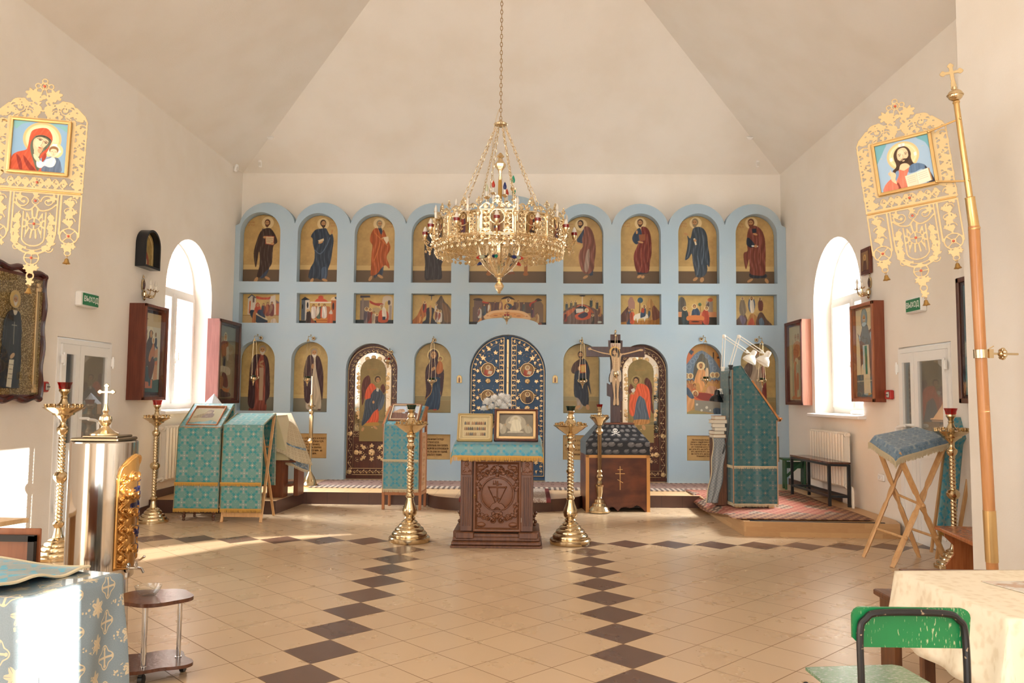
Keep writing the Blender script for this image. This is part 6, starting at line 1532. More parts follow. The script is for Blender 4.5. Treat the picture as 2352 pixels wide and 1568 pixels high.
# the two-branch sconces
def sconce(name, label, loc, s):
    root = thing(name, label, 'wall lamp', loc, 0); b = B(); yy = lambda x, y, z: (s*x, y, z)
    b.lathe([(.004, -.12), (.018, -.10), (.01, -.08), (.03, -.06), (.034, -.02), (.02, .0), (.012, .01)], 14, (s*-.03, 0, 0)); b.build('backplate', BRASS, root)
    b = B(); rs = [[(s*(-.0-.014*k), .045*q*cos(2*PI*i/20), .085+.075*q*sin(2*PI*i/20)) for i in range(20)] for k, q in ((0, 1), (1, 1.08), (1.4, .8), (1, .75))]; b.rings(rs); b.sph((s*-.01, 0, .185), .014, 8); b.sph((s*-.01, 0, .205), .008, 8); b.build('oval_frame', BRASS, root)
    c2 = Cv(1.6, 20, '5a4230'); art(c2, (0, 0, 100), 'm 50,155 140 6a2a24 3a3a44 0'); X, Y = c2.X, c2.Y; c2.m[((X-.5)/.5)**2+((Y-.8)/.8)**2 > 1] = 0
    o = ob('medallion', c2.mesh('medallion', .07, .004), root, PAINT, loc=(s*-.022, 0, .03)); o.rotation_euler = (0, 0, s*-PI/2)
    for sy in (-1, 1):
        b = B(); e = Vector((s*-.14, sy*.07, .0)); b.tube(spline([(s*-.03, 0, -.04), (s*-.07, sy*.02, -.08), (s*-.12, sy*.06, -.07), (e.x, e.y, -.0)], 5), .008, 6)
        for k in range(6): b.sph((s*(-.06-.012*k), sy*(.015+.01*k), -.07+.015*(k % 2)), .015, 6)
        for k in range(6): t = k*PI/3; b.tube([e, e+Vector((.025*cos(t), .025*sin(t), .004)), e+Vector((.045*cos(t), .045*sin(t), .022))], [.01, .012, .004], 6, flat=.5)
        a_ = b.build('sconce_arm', BRASS, root); b = B(); b.lathe([(.013, .005), (.013, .07)], 12, e); b.build('sleeve', SLEEVE, a_); b = B(); b.lathe([(.008, .068), (.017, .085), (.018, .10), (.01, .13), (.001, .145)], 12, e); b.build('bulb', BULB, a_)
    return root
p = P(325, 672, X=XL); sconce('wall_sconce', 'two-branch gilt wall sconce below the black arched icon', (XL, p.y+.02, p.z+.02), -1)
p = P(2000, 668, X=XR); sconce('wall_sconce', 'two-branch gilt wall sconce behind the bells of the bearded-figure banner', (XR, p.y+.0, p.z+.02), 1)
# ---------------------------------------------------------------- cloths and woods
TEAL = brocade('teal_brocade', '5f8e88', '1f8488', '9c9c9a', .19, 'c0b8a4', amt=.45)
TEALD = brocade('deep_teal_brocade', '40686a', '1a6068', '787a78', .19, '9a8c78', amt=.3)
TEALB = brocade('bright_teal_brocade', '5e9096', '1e86a2', '93958f', .17, None, amt=.35)
BLUB = brocade('grey_blue_brocade', '5c6f80', '8c9aa4', 'c4bca8', .12, 'c8b890', amt=.3)
GREYB = brocade('grey_lace_brocade', '7f868a', '9a9c9c', 'c8c4bc', .05, None, amt=.4)
FR = flat('gold_fringe', 'c4953f', .6); FRP = flat('pale_fringe', 'c8b998', .6); TRIM = flat('gold_trim', 'b39c72', .5)
LOAK = wood('light_oak', 'b07a48', 'c08c56', .45); PINE = wood('pine', 'c49460', 'd2a570', .45); DWOOD = wood('dark_walnut', '52301e', '6e452a', .4); CHERRY = wood('cherry_case', '5a2a1c', '6a3424', .3); CHERRYL = wood('light_cherry_case', '8a4a2e', '96563a', .3); BRN = wood('brown_board', '6e3a20', '7c4628', .4)
def fringe(name, pts, L, mat, parent, out=(0, 0, 0), seed=0, band=.012):
    """a braid with hanging threads along a path"""
    r = random.Random(seed); p = [Vector(q) for q in pts]; b = B(); acc = 0
    for a, c in zip(p[:-1], p[1:]):
        d = c-a; n = max(1, int(d.length/.0075)); x = d.normalized(); yv = Vector((0, 0, 1)).cross(x); yv = yv.normalized()*.003 if yv.length > .01 else Vector((.003, 0, 0))
        b.add([a-yv, c-yv, c+yv, a+yv]+[q+Vector((0, 0, band)) for q in (a-yv, c-yv, c+yv, a+yv)], [[0, 1, 5, 4], [2, 3, 7, 6], [1, 2, 6, 5], [3, 0, 4, 7], [4, 5, 6, 7], [3, 2, 1, 0]])
        for i in range(n):
            q = a+d*((i+.5)/n); l = L*r.uniform(.8, 1.1); w_ = x*.0032; e = q+Vector((r.uniform(-.003, .003), r.uniform(-.003, .003), -l))
            b.add([q-w_-yv, q+w_-yv, q+w_+yv, q-w_+yv, e-w_*.7-yv*.6, e+w_*.7-yv*.6, e+w_*.7+yv*.6, e-w_*.7+yv*.6], [[0, 1, 5, 4], [1, 2, 6, 5], [2, 3, 7, 6], [3, 0, 4, 7], [7, 6, 5, 4]])
    return b.build(name, mat, parent, 0, fix=False)
def runner(root, prof, x0, x1, mat, name='cloth', bands=(), flare=0, fr=FR, wav=.006, edge=True, th=.004):
    """a strip of cloth following profile points (y, z); x0..x1 its width; bands: arc positions with sewn fringe"""
    p = np.array(prof, float); seg = np.hypot(*np.diff(p, axis=0).T); S_ = np.concatenate([[0], np.cumsum(seg)]); Lt = S_[-1]
    def at(s): return np.interp(s, S_, p[:, 0]), np.interp(s, S_, p[:, 1])
    def fn(u, v):
        s = v*Lt; y, z = at(s); k = max(0, (s-S_[1])/(Lt-S_[1])) if len(S_) > 2 else v
        return (x0+(x1-x0)*u+flare*k*(u-.5)*2, y-wav*(1+sin(u*9+2.1))*k*.8-wav*.5*sin(u*21)*k, z)
    nv = max(20, int(Lt/.02)); c = sheet(name, fn, 28, nv, mat, root, th, abs(x1-x0), Lt)
    def row(s, dy=-.006): return [Vector(fn(u, s/Lt))+Vector((0, dy, 0)) for u in np.linspace(0, 1, 15)]
    for i, s in enumerate(list(bands)+[Lt]): fringe('fringe', row(s), .035, fr, c, seed=i)
    if edge:
        for u in (.015, .985): b = B(); b.tube([Vector(fn(u, v))+Vector((0, -.005, .003)) for v in np.linspace(0, 1, 40)], .009, 4, flat=.35); b.build('trim', TRIM, c)
    return c
def drape(name, corners, over, mat, parent, n=26, wav=.02, th=.004, flare=.12, lim=None):
    """cloth over a four-cornered top: corners near-left, near-right, far-right, far-left; over = overhang per side (near, right, far, left)"""
    A, Bq, C_, D_ = [Vector(q) for q in corners]; W_ = ((Bq-A).length+(C_-D_).length)/2; H_ = ((D_-A).length+(C_-Bq).length)/2; X_ = (Bq-A).normalized(); Y_ = (D_-A).normalized()
    o0, o1, o2, o3 = over; u0, u1, v0, v1 = -o3/W_, 1+o1/W_, -o0/H_, 1+o2/H_
    def fn(s, t):
        u = u0+(u1-u0)*s; v = v0+(v1-v0)*t; cu, cv = min(1, max(0, u)), min(1, max(0, v)); q = A*(1-cu)*(1-cv)+Bq*cu*(1-cv)+C_*cu*cv+D_*(1-cu)*cv
        du, dv = (u-cu)*W_, (v-cv)*H_; ov = math.hypot(du, dv)
        if ov > 0: w_ = sin((cu*W_+cv*H_+du*.2)*22)*wav*min(1, ov/.2); q = q+X_*(du*flare+(w_ if abs(du) > 0 else 0))+Y_*(dv*flare+(w_ if abs(dv) > 0 else 0)); q.z -= ov*(.985 if not lim else 1)
        if lim is not None: q.z = max(q.z, lim)
        return q+Vector((0, 0, .003))
    return sheet(name, fn, n, n, mat, parent, th, W_+o1+o3, H_+o0+o2), fn
# ---------------------------------------------------------------- central carved lectern
q_ = P(1140, 1256, Z=0); LX, LY = q_.x, 8.38; u = .001024
root = thing('carved_lectern', 'carved dark wood lectern with a round cross relief, in the middle of the hall', 'lectern', (LX, LY+.3, 0)); dY = .30
X = lambda p: (p-540)*u; Zz = lambda p: (1515-p)*u
b = B(); b.box((0, 0, .012), (.95, .66, .024), bev=.004); b.box((0, 0, .045), (.93, .64, .045), bev=.012); b.box((0, 0, .09), (.90, .61, .045), bev=.008)
for s_ in (-1, 1): b.box((s_*.33, -.28, .125), (.20, .07, .07), bev=.01); b.box((s_*.40, 0, .13), (.10, .56, .08), bev=.01)
for s_ in (-1, 1): b.box((s_*.40, -.30, .01), (.14, .04, .02))
b.box((0, -.275, .12), (.5, .03, .05), bev=.008); b.build('plinth', DWOOD, root)
b = B(); b.box((0, .02, .53), (.76, .52, .74)); b.build('body', DWOOD, root, 0)
b = B(); b.box((0, -.01, .915), (.82, .60, .03), bev=.008); b.build('cornice', DWOOD, root)
WREL = Mat('carved_walnut', '6b4128', .42); g = WREL.noise(40, 3); WREL.set('Base Color', WREL.mix(g, '5c3722', '7a4c30')); WREL = WREL.mat
for s_ in (-1, 1):
    b = B(); b.box((s_*.315, -.262, .525), (.125, .05, .72), bev=.004)
    for k in range(4): b.beam((s_*.315+(k-1.5)*.024, -.290, .22), (s_*.315+(k-1.5)*.024, -.290, .72), .013, .012, bev=.003)
    b.build('pilaster', DWOOD, root)
    c = Cv(1.3, 50); rose(c, .5, .3, .2, .06); c.leaf(.5, .8, .3, 0, h=.05); c.curl(.25, .95, .15, 1.2, 0, 1, .06, hr=.05); c.curl(.75, .95, .15, 1.2, 0, -1, .06, hr=.05); c.line([(.03, .03), (.97, .03), (.97, 1.27), (.03, 1.27), (.03, .03)], .06, None, sm=0, hr=.05)
    ob('carved_capital', c.mesh('carved_capital', .11, .01, False, True), root, WREL, loc=(s_*.315, -.292, .745))
    b = B(); 
    for k in range(5): b.sph((s_*(.395+.012*sin(k*2)), -.02, .2+.03*k), .02, 8)
    b.build('side_bracket', DWOOD, root)
W_ = .50; H_ = .74; c = Cv(H_/W_, 170); a_ = c.a
for ins, w_ in ((.03, .06), (.075, .02)): c.line([(ins, ins), (1-ins, ins), (1-ins, a_-ins), (ins, a_-ins), (ins, ins)], w_, None, sm=0, hr=.022)
cy = .70
c.ell(.5, cy, .355, .355, None, ring=.07, h=.03); c.ell(.5, cy, .32, .32, None, dome=.02)
for p0, p1, w_ in (((.5, .45), (.5, .86), .03), ((.42, .50), (.58, .50), .024), ((.34, .56), (.68, .56), .028), ((.44, .75), (.56, .80), .024), ((.31, .55), (.46, .86), .014), ((.68, .57), (.54, .86), .014)): c.line([p0, p1], w_, None, hr=.045)
c.ell(.68, .56, .02, .02, None, dome=.06); c.poly([(.36, .98), (.40, .90), (.46, .88), (.50, .85), (.55, .89), (.60, .90), (.66, .98), (.58, 1.02), (.5, .97), (.42, 1.02)], None, h=.045); c.ell(.5, .96, .03, .035, None, h=.02)
for s_ in (-1, 1):
    for x, y, r, d_ in ((.10, .22, .075, 1), (.20, .26, .06, -1), (.30, .30, .05, 1), (.36, .22, .05, -1), (.07, .17, .055, 1), (.38, .38, .04, 1), (.36, .55, .04, 1), (.38, .50, .03, -1)):
        c.curl(.5+s_*x, y, r, 1.25, PI/2, d_*s_, .026, hr=.04); c.leaf(.5+s_*(x+.03), y+.06, .04, x*20, h=.03)
    for x, y, r, d_ in ((.09, 1.24, .07, -1), (.19, 1.20, .055, 1), (.28, 1.18, .05, -1), (.36, 1.14, .045, 1), (.05, 1.15, .05, 1), (.38, .95, .045, -1), (.37, 1.04, .035, 1)):
        c.curl(.5+s_*x, y, r, 1.25, -PI/2, d_*s_, .026, hr=.04); c.leaf(.5+s_*(x+.03), y-.05, .04, x*20, h=.03)
    c.ell(.5+s_*.34, .17, .07, .05, None, dome=.05); c.ell(.5+s_*.33, 1.33, .09, .05, None, dome=.04); c.curl(.5+s_*.26, .14, .05, 1.2, 0, s_, .03, hr=.04)
c.leaf(.5, .16, .06, 0, h=.05); c.ell(.5, .30, .035, .05, None, dome=.05); c.ell(.5, 1.15, .035, .06, None, dome=.05)
for k in range(5): c.line([(.40+.02*k, .47+.006*(k % 2)), (.40+.02*k, .43)], .008, None, h=.03) if k % 2 else None
dr = ob('door', c.mesh('door', W_, .03, False, True), root, WREL, loc=(.005, -.275, .158))
b = B(); b.tube([(-.232+.012*cos(t), -.018-.004, .36+.012*sin(t)) for t in np.arange(10)*PI/5], .0022, 6, closed=True); b.box((-.232, -.012, .375), (.012, .008, .012)); b.build('ring_handle', flat('old_brass', '8a6a3c', .3, 1), dr)
for z in (.1, .62): b = B(); b.tube([(.252, -.01, z), (.252, -.01, z+.05)], .004, 8); b.build('hinge', flat('steel', 'd0ccc4', .25, 1), dr)
b = B(); b.prism([(-.30, .93), (.27, .93), (.27, 1.12), (-.30, 1.05)], -.42, .42, 'YZ'); b.build('sloping_top', DWOOD, root, 0)
ct = thing('lectern_cloth', 'turquoise cloth with golden fringe laid over the carved lectern', 'cloth', (LX, LY+.3, 0))
c, fn = drape('cloth', [(-.45, -.31, 1.055), (.45, -.31, 1.055), (.45, .29, 1.135), (-.45, .29, 1.135)], (.12, .10, .08, .10), TEALB, ct, 36, .008, flare=.25)
fringe('fringe', [fn(u_, 0)+Vector((0, -.004, 0)) for u_ in np.linspace(0, 1, 30)], .045, FR, c); fringe('fringe', [fn(0, v_)+Vector((-.003, 0, 0)) for v_ in np.linspace(0, 1, 16)], .045, FR, c, seed=2); fringe('fringe', [fn(1, v_)+Vector((.003, 0, 0)) for v_ in np.linspace(0, 1, 16)], .045, FR, c, seed=3)
def framed(name, label, w, h, loc, cv, frame_m, fw=.03, fd=.03, tilt=0, rz=0, inner=None, cat='framed icon', glassy=True, iw=.015):
    """frame with a picture; tilt leans the top away from the camera"""
    root = thing(name, label, cat, loc); root.rotation_euler = (-tilt, 0, rz)
    b = B()
    for x0, z0, x1, z1 in ((-w/2, fw/2, w/2, fw/2), (-w/2, h-fw/2, w/2, h-fw/2)): b.box((0, 0, z0), (w, fd, fw), bev=.006)
    for s_ in (-1, 1): b.box((s_*(w/2-fw/2), 0, h/2), (fw, fd, h), bev=.006)
    b.box((0, fd*.35, h/2), (w-.01, .006, h-.01)); b.build('frame', frame_m, root)
    ww, hh = w-2*fw, h-2*fw
    if inner:
        b = B(); 
        for z in (fw+iw/2, h-fw-iw/2): b.box((0, -.004, z), (ww, fd*.6, iw), bev=.003)
        for s_ in (-1, 1): b.box((s_*(ww/2-iw/2), -.004, h/2), (iw, fd*.6, hh), bev=.003)
        b.build('inner_border', inner, root); ww -= 2*iw; hh -= 2*iw
    ob('picture', cv.mesh('picture', ww, .004), root, PAINTM, loc=(0, .002, h/2-ww*cv.a/2))
    if glassy: b = B(); b.box((0, -fd*.2, h/2), (ww, .002, hh)); b.build('pane', GLASS, root, 0)
    return root
c = Cv(.84, 110, 'cdb78c'); c.speck(.08, 4, 2); c.at(); c.line([(.06, .05), (.94, .05), (.94, .79), (.06, .79), (.06, .05)], .012, 'a08a60', sm=0); r_ = random.Random(4)
lettering(c, .25, .075, .5, '7a5434', 12, .02)
for j in range(3):
    c.rect(.12, .30+.20*j, .88, .315+.20*j, '8a7450')
    for i in range(12):
        x = .15+.063*i; hcol = r_.choice(['7a4a34', '4a4a50', '8a6a4a', 'a0704c', '3e3a38', 'c0a888']); c.poly([(x-.024, .30+.2*j), (x-.022, .18+.2*j+.04), (x, .19+.2*j), (x+.022, .22+.2*j), (x+.024, .30+.2*j)], hcol); c.ell(x, .175+.2*j, .018, .018, 'dcc490'); c.ell(x, .178+.2*j, .010, .012, '9a7a5a')
framed('saints_icon', 'beige framed panel with three rows of tiny saints on the carved lectern', .375, .315, (LX-.24, LY+.06, 1.085), c, flat('beige_frame', 'a8905e', .4), .022, .035, R(24), inner=flat('pale_gilt', 'c9b68a', .4))
c = Cv(.66, 120, '7d7262'); c.speck(.2, 3, 7); art(c, (575, 145, 365), '''e a89c88 752,240 110,90
e c9bda6 752,215 60,60
p d6cbb2 f.1 715,215 750,200 790,215 815,290 790,330 700,332 705,260
p cfc3ab 700,215 670,230 690,245 720,240
p bfb39c f.1 690,330 810,330 830,345 670,348
e b8a888 752,186 20,14
p a89c86 f.15 590,270 630,250 655,290 640,350 600,360 580,320
p a89c86 f.15 840,290 880,255 920,290 925,340 870,350
e a88c6c 640,258 10,12
e a88c6c 885,262 10,12
p c9bfac f.1 575,240 610,260 600,310 585,300''')
framed('risen_figure_icon', 'mahogany framed sepia print of a white-robed figure on the carved lectern', .465, .36, (LX+.195, LY+.06, 1.09), c, MAHOG, .024, .045, R(22), inner=OLDG, iw=.03)
# white chrysanthemums in a glass vase
fv = thing('flower_vase', 'glass vase of white chrysanthemums behind the frames on the carved lectern', 'flowers', (LX-.02, LY+.50, 1.125)); r_ = random.Random(9)
b = B(); b.lathe([(.04, 0), (.045, .01), (.035, .06), (.04, .15), (.055, .2), (.052, .2), (.036, .15), (.032, .06), (.03, .012), (.001, .01)], 20); b.build('vase', GLASS, fv)
b = B(); lf = B()
HEADS = [(-.11, -.02, .36, .062), (-.03, -.04, .39, .066), (.05, .0, .41, .066), (.10, .0, .38, .060), (.0, .02, .33, .06), (-.15, 0, .29, .045), (.07, -.05, .31, .06), (-.06, -.05, .31, .05), (.13, 0, .33, .035), (.02, -.06, .345, .06), (.11, .03, .42, .045)]
for x, y, z, r in HEADS: b.tube(spline([(0, 0, .02), (x*.3, y*.3, .15), (x, y, z-.02)], 5), .003, 5)
b.build('stems', flat('stem_green', '4c5a40', .6), fv)
for k in range(46):
    x, y, z = r_.uniform(-.10, .11), r_.uniform(-.06, .06), r_.uniform(.08, .30); a = r_.uniform(0, 6.3); L = r_.uniform(.03, .06); d = Vector((cos(a), sin(a)*.7, r_.uniform(-.6, .8))).normalized(); s_ = d.cross(Vector((0, 0, 1))).normalized()*L*.3; p = Vector((x, y, z))
    up = Vector((0, 0, .0015)); q = [p, p+d*L*.4+s_, p+d*L, p+d*L*.4-s_]; lf.add([v-up for v in q]+[v+up for v in q], [[3, 2, 1, 0], [4, 5, 6, 7], [0, 1, 5, 4], [1, 2, 6, 5], [2, 3, 7, 6], [3, 0, 4, 7]])
lf.build('leaves', flat('leaf_green', '3d4a3c', .5), fv)
for x, y, z, r in HEADS:
    b = B()
    for k in range(60):
        t = k*2.399; ph = math.acos(1-1.35*(k+.5)/60); d = Vector((sin(ph)*cos(t), sin(ph)*sin(t), cos(ph))); e = Vector((-sin(t), cos(t), 0))*r*.13; c0 = Vector((x, y, z)); q = c0+d*r*.3; m_ = c0+d*r*.8+Vector((0, 0, .002)); tip = c0+d*r*r_.uniform(.95, 1.1)+Vector((0, 0, r*.12)); nn = d.cross(e).normalized()*.0012
        b.add([q-e*.5-nn, q+e*.5-nn, m_+e-nn, tip, m_-e-nn, q-e*.5+nn, q+e*.5+nn, m_+e+nn, m_-e+nn], [[4, 3, 2, 1, 0], [5, 6, 7, 3, 8], [0, 1, 6, 5], [1, 2, 7, 6], [4, 0, 5, 8]])
    b.sph((x, y, z), r*.35, 8); b.build('blossom', flat('petal_white', 'f2eee8', .6), fv, 0)
# ---------------------------------------------------------------- lecterns on the wall_left side
def slant_stand(name, label, cat, loc, w, d, zf, zb, rz, wood_m, legs='block'):
    root = thing(name, label, cat, loc, rz)
    b = B(); b.prism([(0, zf-.03), (0, zf), (d, zb), (d, zb-.03)], -w/2, w/2, 'YZ'); b.box((0, .0, zf+.005), (w, .02, .04)); b.build('sloping_top', wood_m, root, 0)
    return root
LA = P(423, 1196, Z=0); ax = (P(411, 982, Y=LA.y).x+P(508, 983, Y=LA.y).x)/2
root = slant_stand('draped_lectern', 'lectern fully draped in teal brocade, nearest the white radiator', 'lectern', (ax, LA.y, 0), .52, .42, 1.13, 1.43, 0, LOAK)
b = B(); b.box((0, .2, .17), (.50, .34, .03), bev=.006); b.box((0, .02, .135), (.52, .03, .03), bev=.006); b.box((0, .25, .62), (.40, .04, .9)); b.build('body', LOAK, root)
for x in (-.18, .19):
    for y in (.04, .36): b = B(); b.lathe([(.012, 0), (.018, .012), (.014, .03), (.024, .055), (.016, .075), (.026, .095), (.022, .12)], 14, (x, y, 0)); b.build('leg', DWOOD, root)
lc = runner(root, [(.44, .7), (.43, 1.44), (-.012, 1.145), (-.03, .60), (-.05, .15)], -.265, .27, TEAL, 'cloth', bands=(), flare=.012); 
fringe('fringe', [(x, -.072, .47) for x in np.linspace(-.27, .275, 8)], .035, FR, lc, seed=5)
c = Cv(.78, 110, 'cbbd9c'); art(c, (130, 540, 1400), '''e d8c49c 940,830 230,200
e c9b088 940,830 230,200
e d8caa8 940,830 215,188
p a08a84 f.1 750,760 880,660 1030,670 1090,750 1060,880 1160,960 1180,1100 1100,1250 560,1250 680,1060 640,1010 740,940
p b09a7c f.15 350,1080 560,960 680,930 720,1010 640,1100 580,1250 240,1250
p ccb49c 790,770 900,740 1000,780 980,870 900,930 800,920 760,850
p c4ac90 680,860 740,820 800,860 810,930 740,960 690,930
e a89888 900,820 40,10
l 8a7868 14 830,790 880,770
l 8a7868 14 920,770 980,790
p b8a898 f.1 800,1120 900,1100 870,1180 800,1170''')
framed('mother_and_child_icon', 'pale icon of an embracing mother and child in a thin orange frame', .40, .40, (ax+.0, LA.y+.03, 1.175), c, wood('orange_frame', 'a8683a', 'b87848', .35), .018, .022, R(54), cat='framed icon')
b = B(); apx = Vector((0, 0, .15)); n = 7; rr = [(.15*cos(2*PI*i/n+.3)*(1 if i % 2 else .8), .09*sin(2*PI*i/n+.3)*(1 if i % 2 else .8), 0) for i in range(n)]; b.add([tuple(apx)]+rr, [[0, i+1, (i+1) % n+1] for i in range(n)]+[list(range(n, 0, -1))])
p = P(491, 926, Y=LA.y+.62); o = b.build('paper_cone', flat('white_paper', 'dfe3ec', .8), smooth=0); o.location = (p.x, LA.y+.62, 1.42); tag(o, 'folded white paper peak standing behind the orange-framed icon', 'paper')
b = B(); b.box((p.x, LA.y+.62, .79), (.3, .22, 1.26)); tag(b.build('plain_stand', LOAK, smooth=0), 'plain wooden stand hidden behind the draped lectern, carrying the paper peak', 'stand')
bx_ = (P(511, 976, Y=9.8).x+P(600, 976, Y=9.8).x)/2+.01
root = thing('folding_lectern', 'folding wooden lectern with a teal brocade cloth and crossed pine legs', 'lectern', (bx_, 9.83, 0))
for x in (-.235, .245):
    b = B(); b.beam((x, .0, 0), (x, .42, 1.30), .022, .035, up=(1, 0, 0), bev=.004); b.build('leg', PINE, root); x2 = x-.028 if x > 0 else x+.028
    b = B(); b.beam((x2, .60, 0), (x2, .02, 1.16), .02, .032, up=(1, 0, 0), bev=.004); b.build('leg', PINE, root)
b = B(); b.beam((-.24, .025, .09), (.25, .025, .09), .02, .055, bev=.003); b.beam((-.22, .35, .9), (.23, .35, .9), .015, .02); b.beam((-.24, .43, 1.30), (.25, .43, 1.30), .02, .02); b.beam((-.24, .0, 1.17), (.25, .0, 1.17), .02, .02); b.build('rails', PINE, root)
lc = runner(root, [(.50, .40), (.46, 1.32), (-.01, 1.185), (-.03, .6), (-.03, .16)], -.245, .26, TEAL, 'cloth', flare=.0); fringe('fringe', [(x, -.065, .48) for x in np.linspace(-.245, .26, 8)], .035, FR, lc, seed=6)
# low cabinet on the solea under a pile of cloths
root = thing('side_cabinet', 'brown wooden cabinet standing on the step behind the folding lectern', 'cabinet', (-3.62, 11.1, SOL))
b = B()
for x in (-.36, .10): b.box((x+.1, -.10, .24), (.22, .22, .48), bev=.004)
b.box((.42, .15, .24), (.06, .30, .48), bev=.004); b.box((.0, .1, .16), (.8, .5, .03)); b.box((0, .06, .49), (.95, .55, .03), bev=.005); b.build('body', BRN, root)
root = thing('draped_cloth', 'beige and grey-blue brocade cloths heaped over the brown cabinet', 'cloth', (-3.62, 11.1, SOL+.51))
def heap(u_, v_):
    x = -.48+u_*1.0; k = min(1, v_*1.6); pk = Vector((.10+.26*(u_-.5), .05+.25*(1-v_)*0, .62)); e = Vector((.08+(u_-.5)*1.12, -.34, .10-.04*sin(u_*9))); q = pk.lerp(e, v_); q.y += .3*(1-v_)-.02*sin(u_*25)*v_; q.z += .03*sin(v_*PI)
    if u_ > .72: q.x += (u_-.72)*.35*v_; q.z -= (u_-.72)*.5*v_
    return q
c = sheet('beige_cloth', heap, 30, 24, brocade('beige_brocade', 'b8a484', 'a89474', 'c8b898', .07, amt=.3), root, .004, 1, .8)
def low(u_, v_): q = heap(u_, .72); d = v_*.26; q.z -= d+.05*abs(sin(u_*7+.5))*v_; q.y -= .03+.03*sin(u_*16)*v_; q.x += (u_-.5)*.08*v_; return q
c2 = sheet('grey_cloth', low, 36, 12, BLUB, root, .004, 1, .3); fringe('fringe', [low(t, 1) for t in np.linspace(0, 1, 40)], .03, FRP, c2, seed=8)
def bk(u_, v_): return Vector((-.42+u_*.5, -.26-.03*sin(v_*4), .62-v_*.66))
sheet('side_cloth', bk, 12, 16, BLUB, root, .004, .5, .66); b = B(); b.prism([(-.44, 0), (.40, 0), (.22, .60), (-.10, .60)], -.28, .2, 'XZ'); b.build('padding', BLUB, root)
# box lectern before the solea
p0 = P(878, 1171, Z=0); p1 = P(964, 1171, Z=0); cxb = (p0.x+p1.x)/2
root = thing('box_lectern', 'light oak box lectern with pierced side panels and a blue brocade runner', 'lectern', (cxb, 11.06, 0), R(-3)); w = .55; d = .42; OK2 = wood('warm_oak', '9c6038', 'ae7044', .4)
for x in (-w/2+.02, w/2-.02):
    for y in (.02, d-.02): b = B(); b.box((x, y, .58 if y < .1 else .70), (.036, .036, 1.16 if y < .1 else 1.40), bev=.004); b.build('leg', OK2, root)
b = B()
for z in (.22, 1.0): b.box((0, .02, z), (w, .03, .04)); b.box((0, d-.02, z), (w, .03, .04))
for s_ in (-1, 1): b.box((s_*(w/2-.02), d/2, .22), (.03, d, .04)); b.beam((s_*(w/2-.02), 0, 1.15), (s_*(w/2-.02), d, 1.40), .036, .03, up=(1, 0, 0))
b.box((0, .03, .62), (w-.04, .012, .8)); b.build('frame', OK2, root)
c = Cv(2.35, 60); c.at()
for (y, r) in ((.4, .16), (1.15, .2), (1.9, .16)):
    for k in range(6): t = k*PI/3; c.leaf(.5+r*cos(t), y+r*1.3*sin(t), .07, t, m=0)
    c.ell(.5, y, .07, .07, None, m=0)
for s_ in (-1, 1): c.line([(.5+s_*.3, .2), (.5+s_*.38, .5), (.5+s_*.3, .7)], .05, None, m=0); c.line([(.5+s_*.3, 1.6), (.5+s_*.38, 1.8), (.5+s_*.3, 2.1)], .05, None, m=0)
for s_ in (-1, 1): o = ob('side_panel', c.mesh('side_panel', d-.08, .012, False), root, wood('pale_ply', 'c09468', 'cca078', .5), loc=(s_*(w/2-.01), d/2, .25)); o.rotation_euler = (0, 0, s_*PI/2)
b = B(); b.prism([(-.02, 1.15), (d, 1.41), (d, 1.39), (-.02, 1.13)], -w/2-.01, w/2+.01, 'YZ'); b.box((0, -.01, 1.16), (w+.02, .02, .03)); b.build('sloping_top', OK2, root, 0)
lc = runner(root, [(d+.02, 1.2), (d+.01, 1.425), (-.035, 1.165), (-.045, .7), (-.045, .28)], -.25, .245, TEALB, 'cloth', fr=FRP); fringe('fringe', [(x, -.075, .68) for x in np.linspace(-.25, .245, 8)], .025, FRP, lc, seed=7)
c = Cv(.74, 110, 'c3c8d4'); c.rect(0, .42, 1, .74, '8c6a58'); art(c, (200, 150, 370), '''p 7a5040 f.2 200,400 200,300 300,280 420,330 560,300 570,420
p c09878 f.15 215,270 260,240 300,215 350,235 380,260 340,290 260,290
p b0805c 300,230 340,215 370,240 330,250
e c9a078 395,180 14,14
p b8b0b4 f.1 390,190 430,200 470,260 440,290 400,260
p 6a4a40 f.15 380,290 480,260 540,300 500,360''')
framed('reclining_figure_icon', 'brown framed icon with pale sky on the box lectern behind the candle stand', .44, .36, (cxb-.0, 11.10, 1.215), c, wood('brown_frame', '7a4a30', '8a5a3c', .35), .022, .022, R(50), rz=R(-3), inner=flat('cream_border', 'cdb898', .5))
# ---------------------------------------------------------------- the painted cross on its stone box
g0, g1 = P(1345, 1175, Z=0), P(1493, 1175.5, Z=0); gx = (g0.x+g1.x)/2; gw = g1.x-g0.x; gy = g0.y+.02; root = thing('golgotha_box', 'brown box with light edging and a painted mound of stones with a skull', 'cross base', (gx, gy, 0), R(4)); gz = .775
PLY = Mat('stained_ply', '5a2c18', .35); n1 = PLY.noise(3, 4, stretch=(1, 1, 2)); PLY.set('Base Color', PLY.mix(n1.step(.35, .7), '4c2415', '703a20')); PLY = PLY.mat
c = Cv(gz/gw, 120, mask=True); pts = [(0, gz/gw)]+[(.35, gz/gw), (.37, .80), (.42, .83), (.46, .79), (.52, .85), (.60, .79), (.66, .78), (.72, .80), (.80, .77), (.86, .80), (.88, gz/gw)]
c.poly([(.33, gz/gw+.02), (.35, .84), (.40, .80), (.45, .82), (.50, .87), (.55, .82), (.62, .80), (.70, .82), (.80, .78), (.87, .82), (.88, gz/gw+.02)], None, m=0)
ob('front_panel', c.mesh('front_panel', gw-.01, .02, False), root, PLY, loc=(0, 0, 0))
b = B(); b.box((0, .26, .4), (gw-.03, .46, .70)); b.build('inner_box', flat('dark_inside', '1c1512', .9), root, 0)
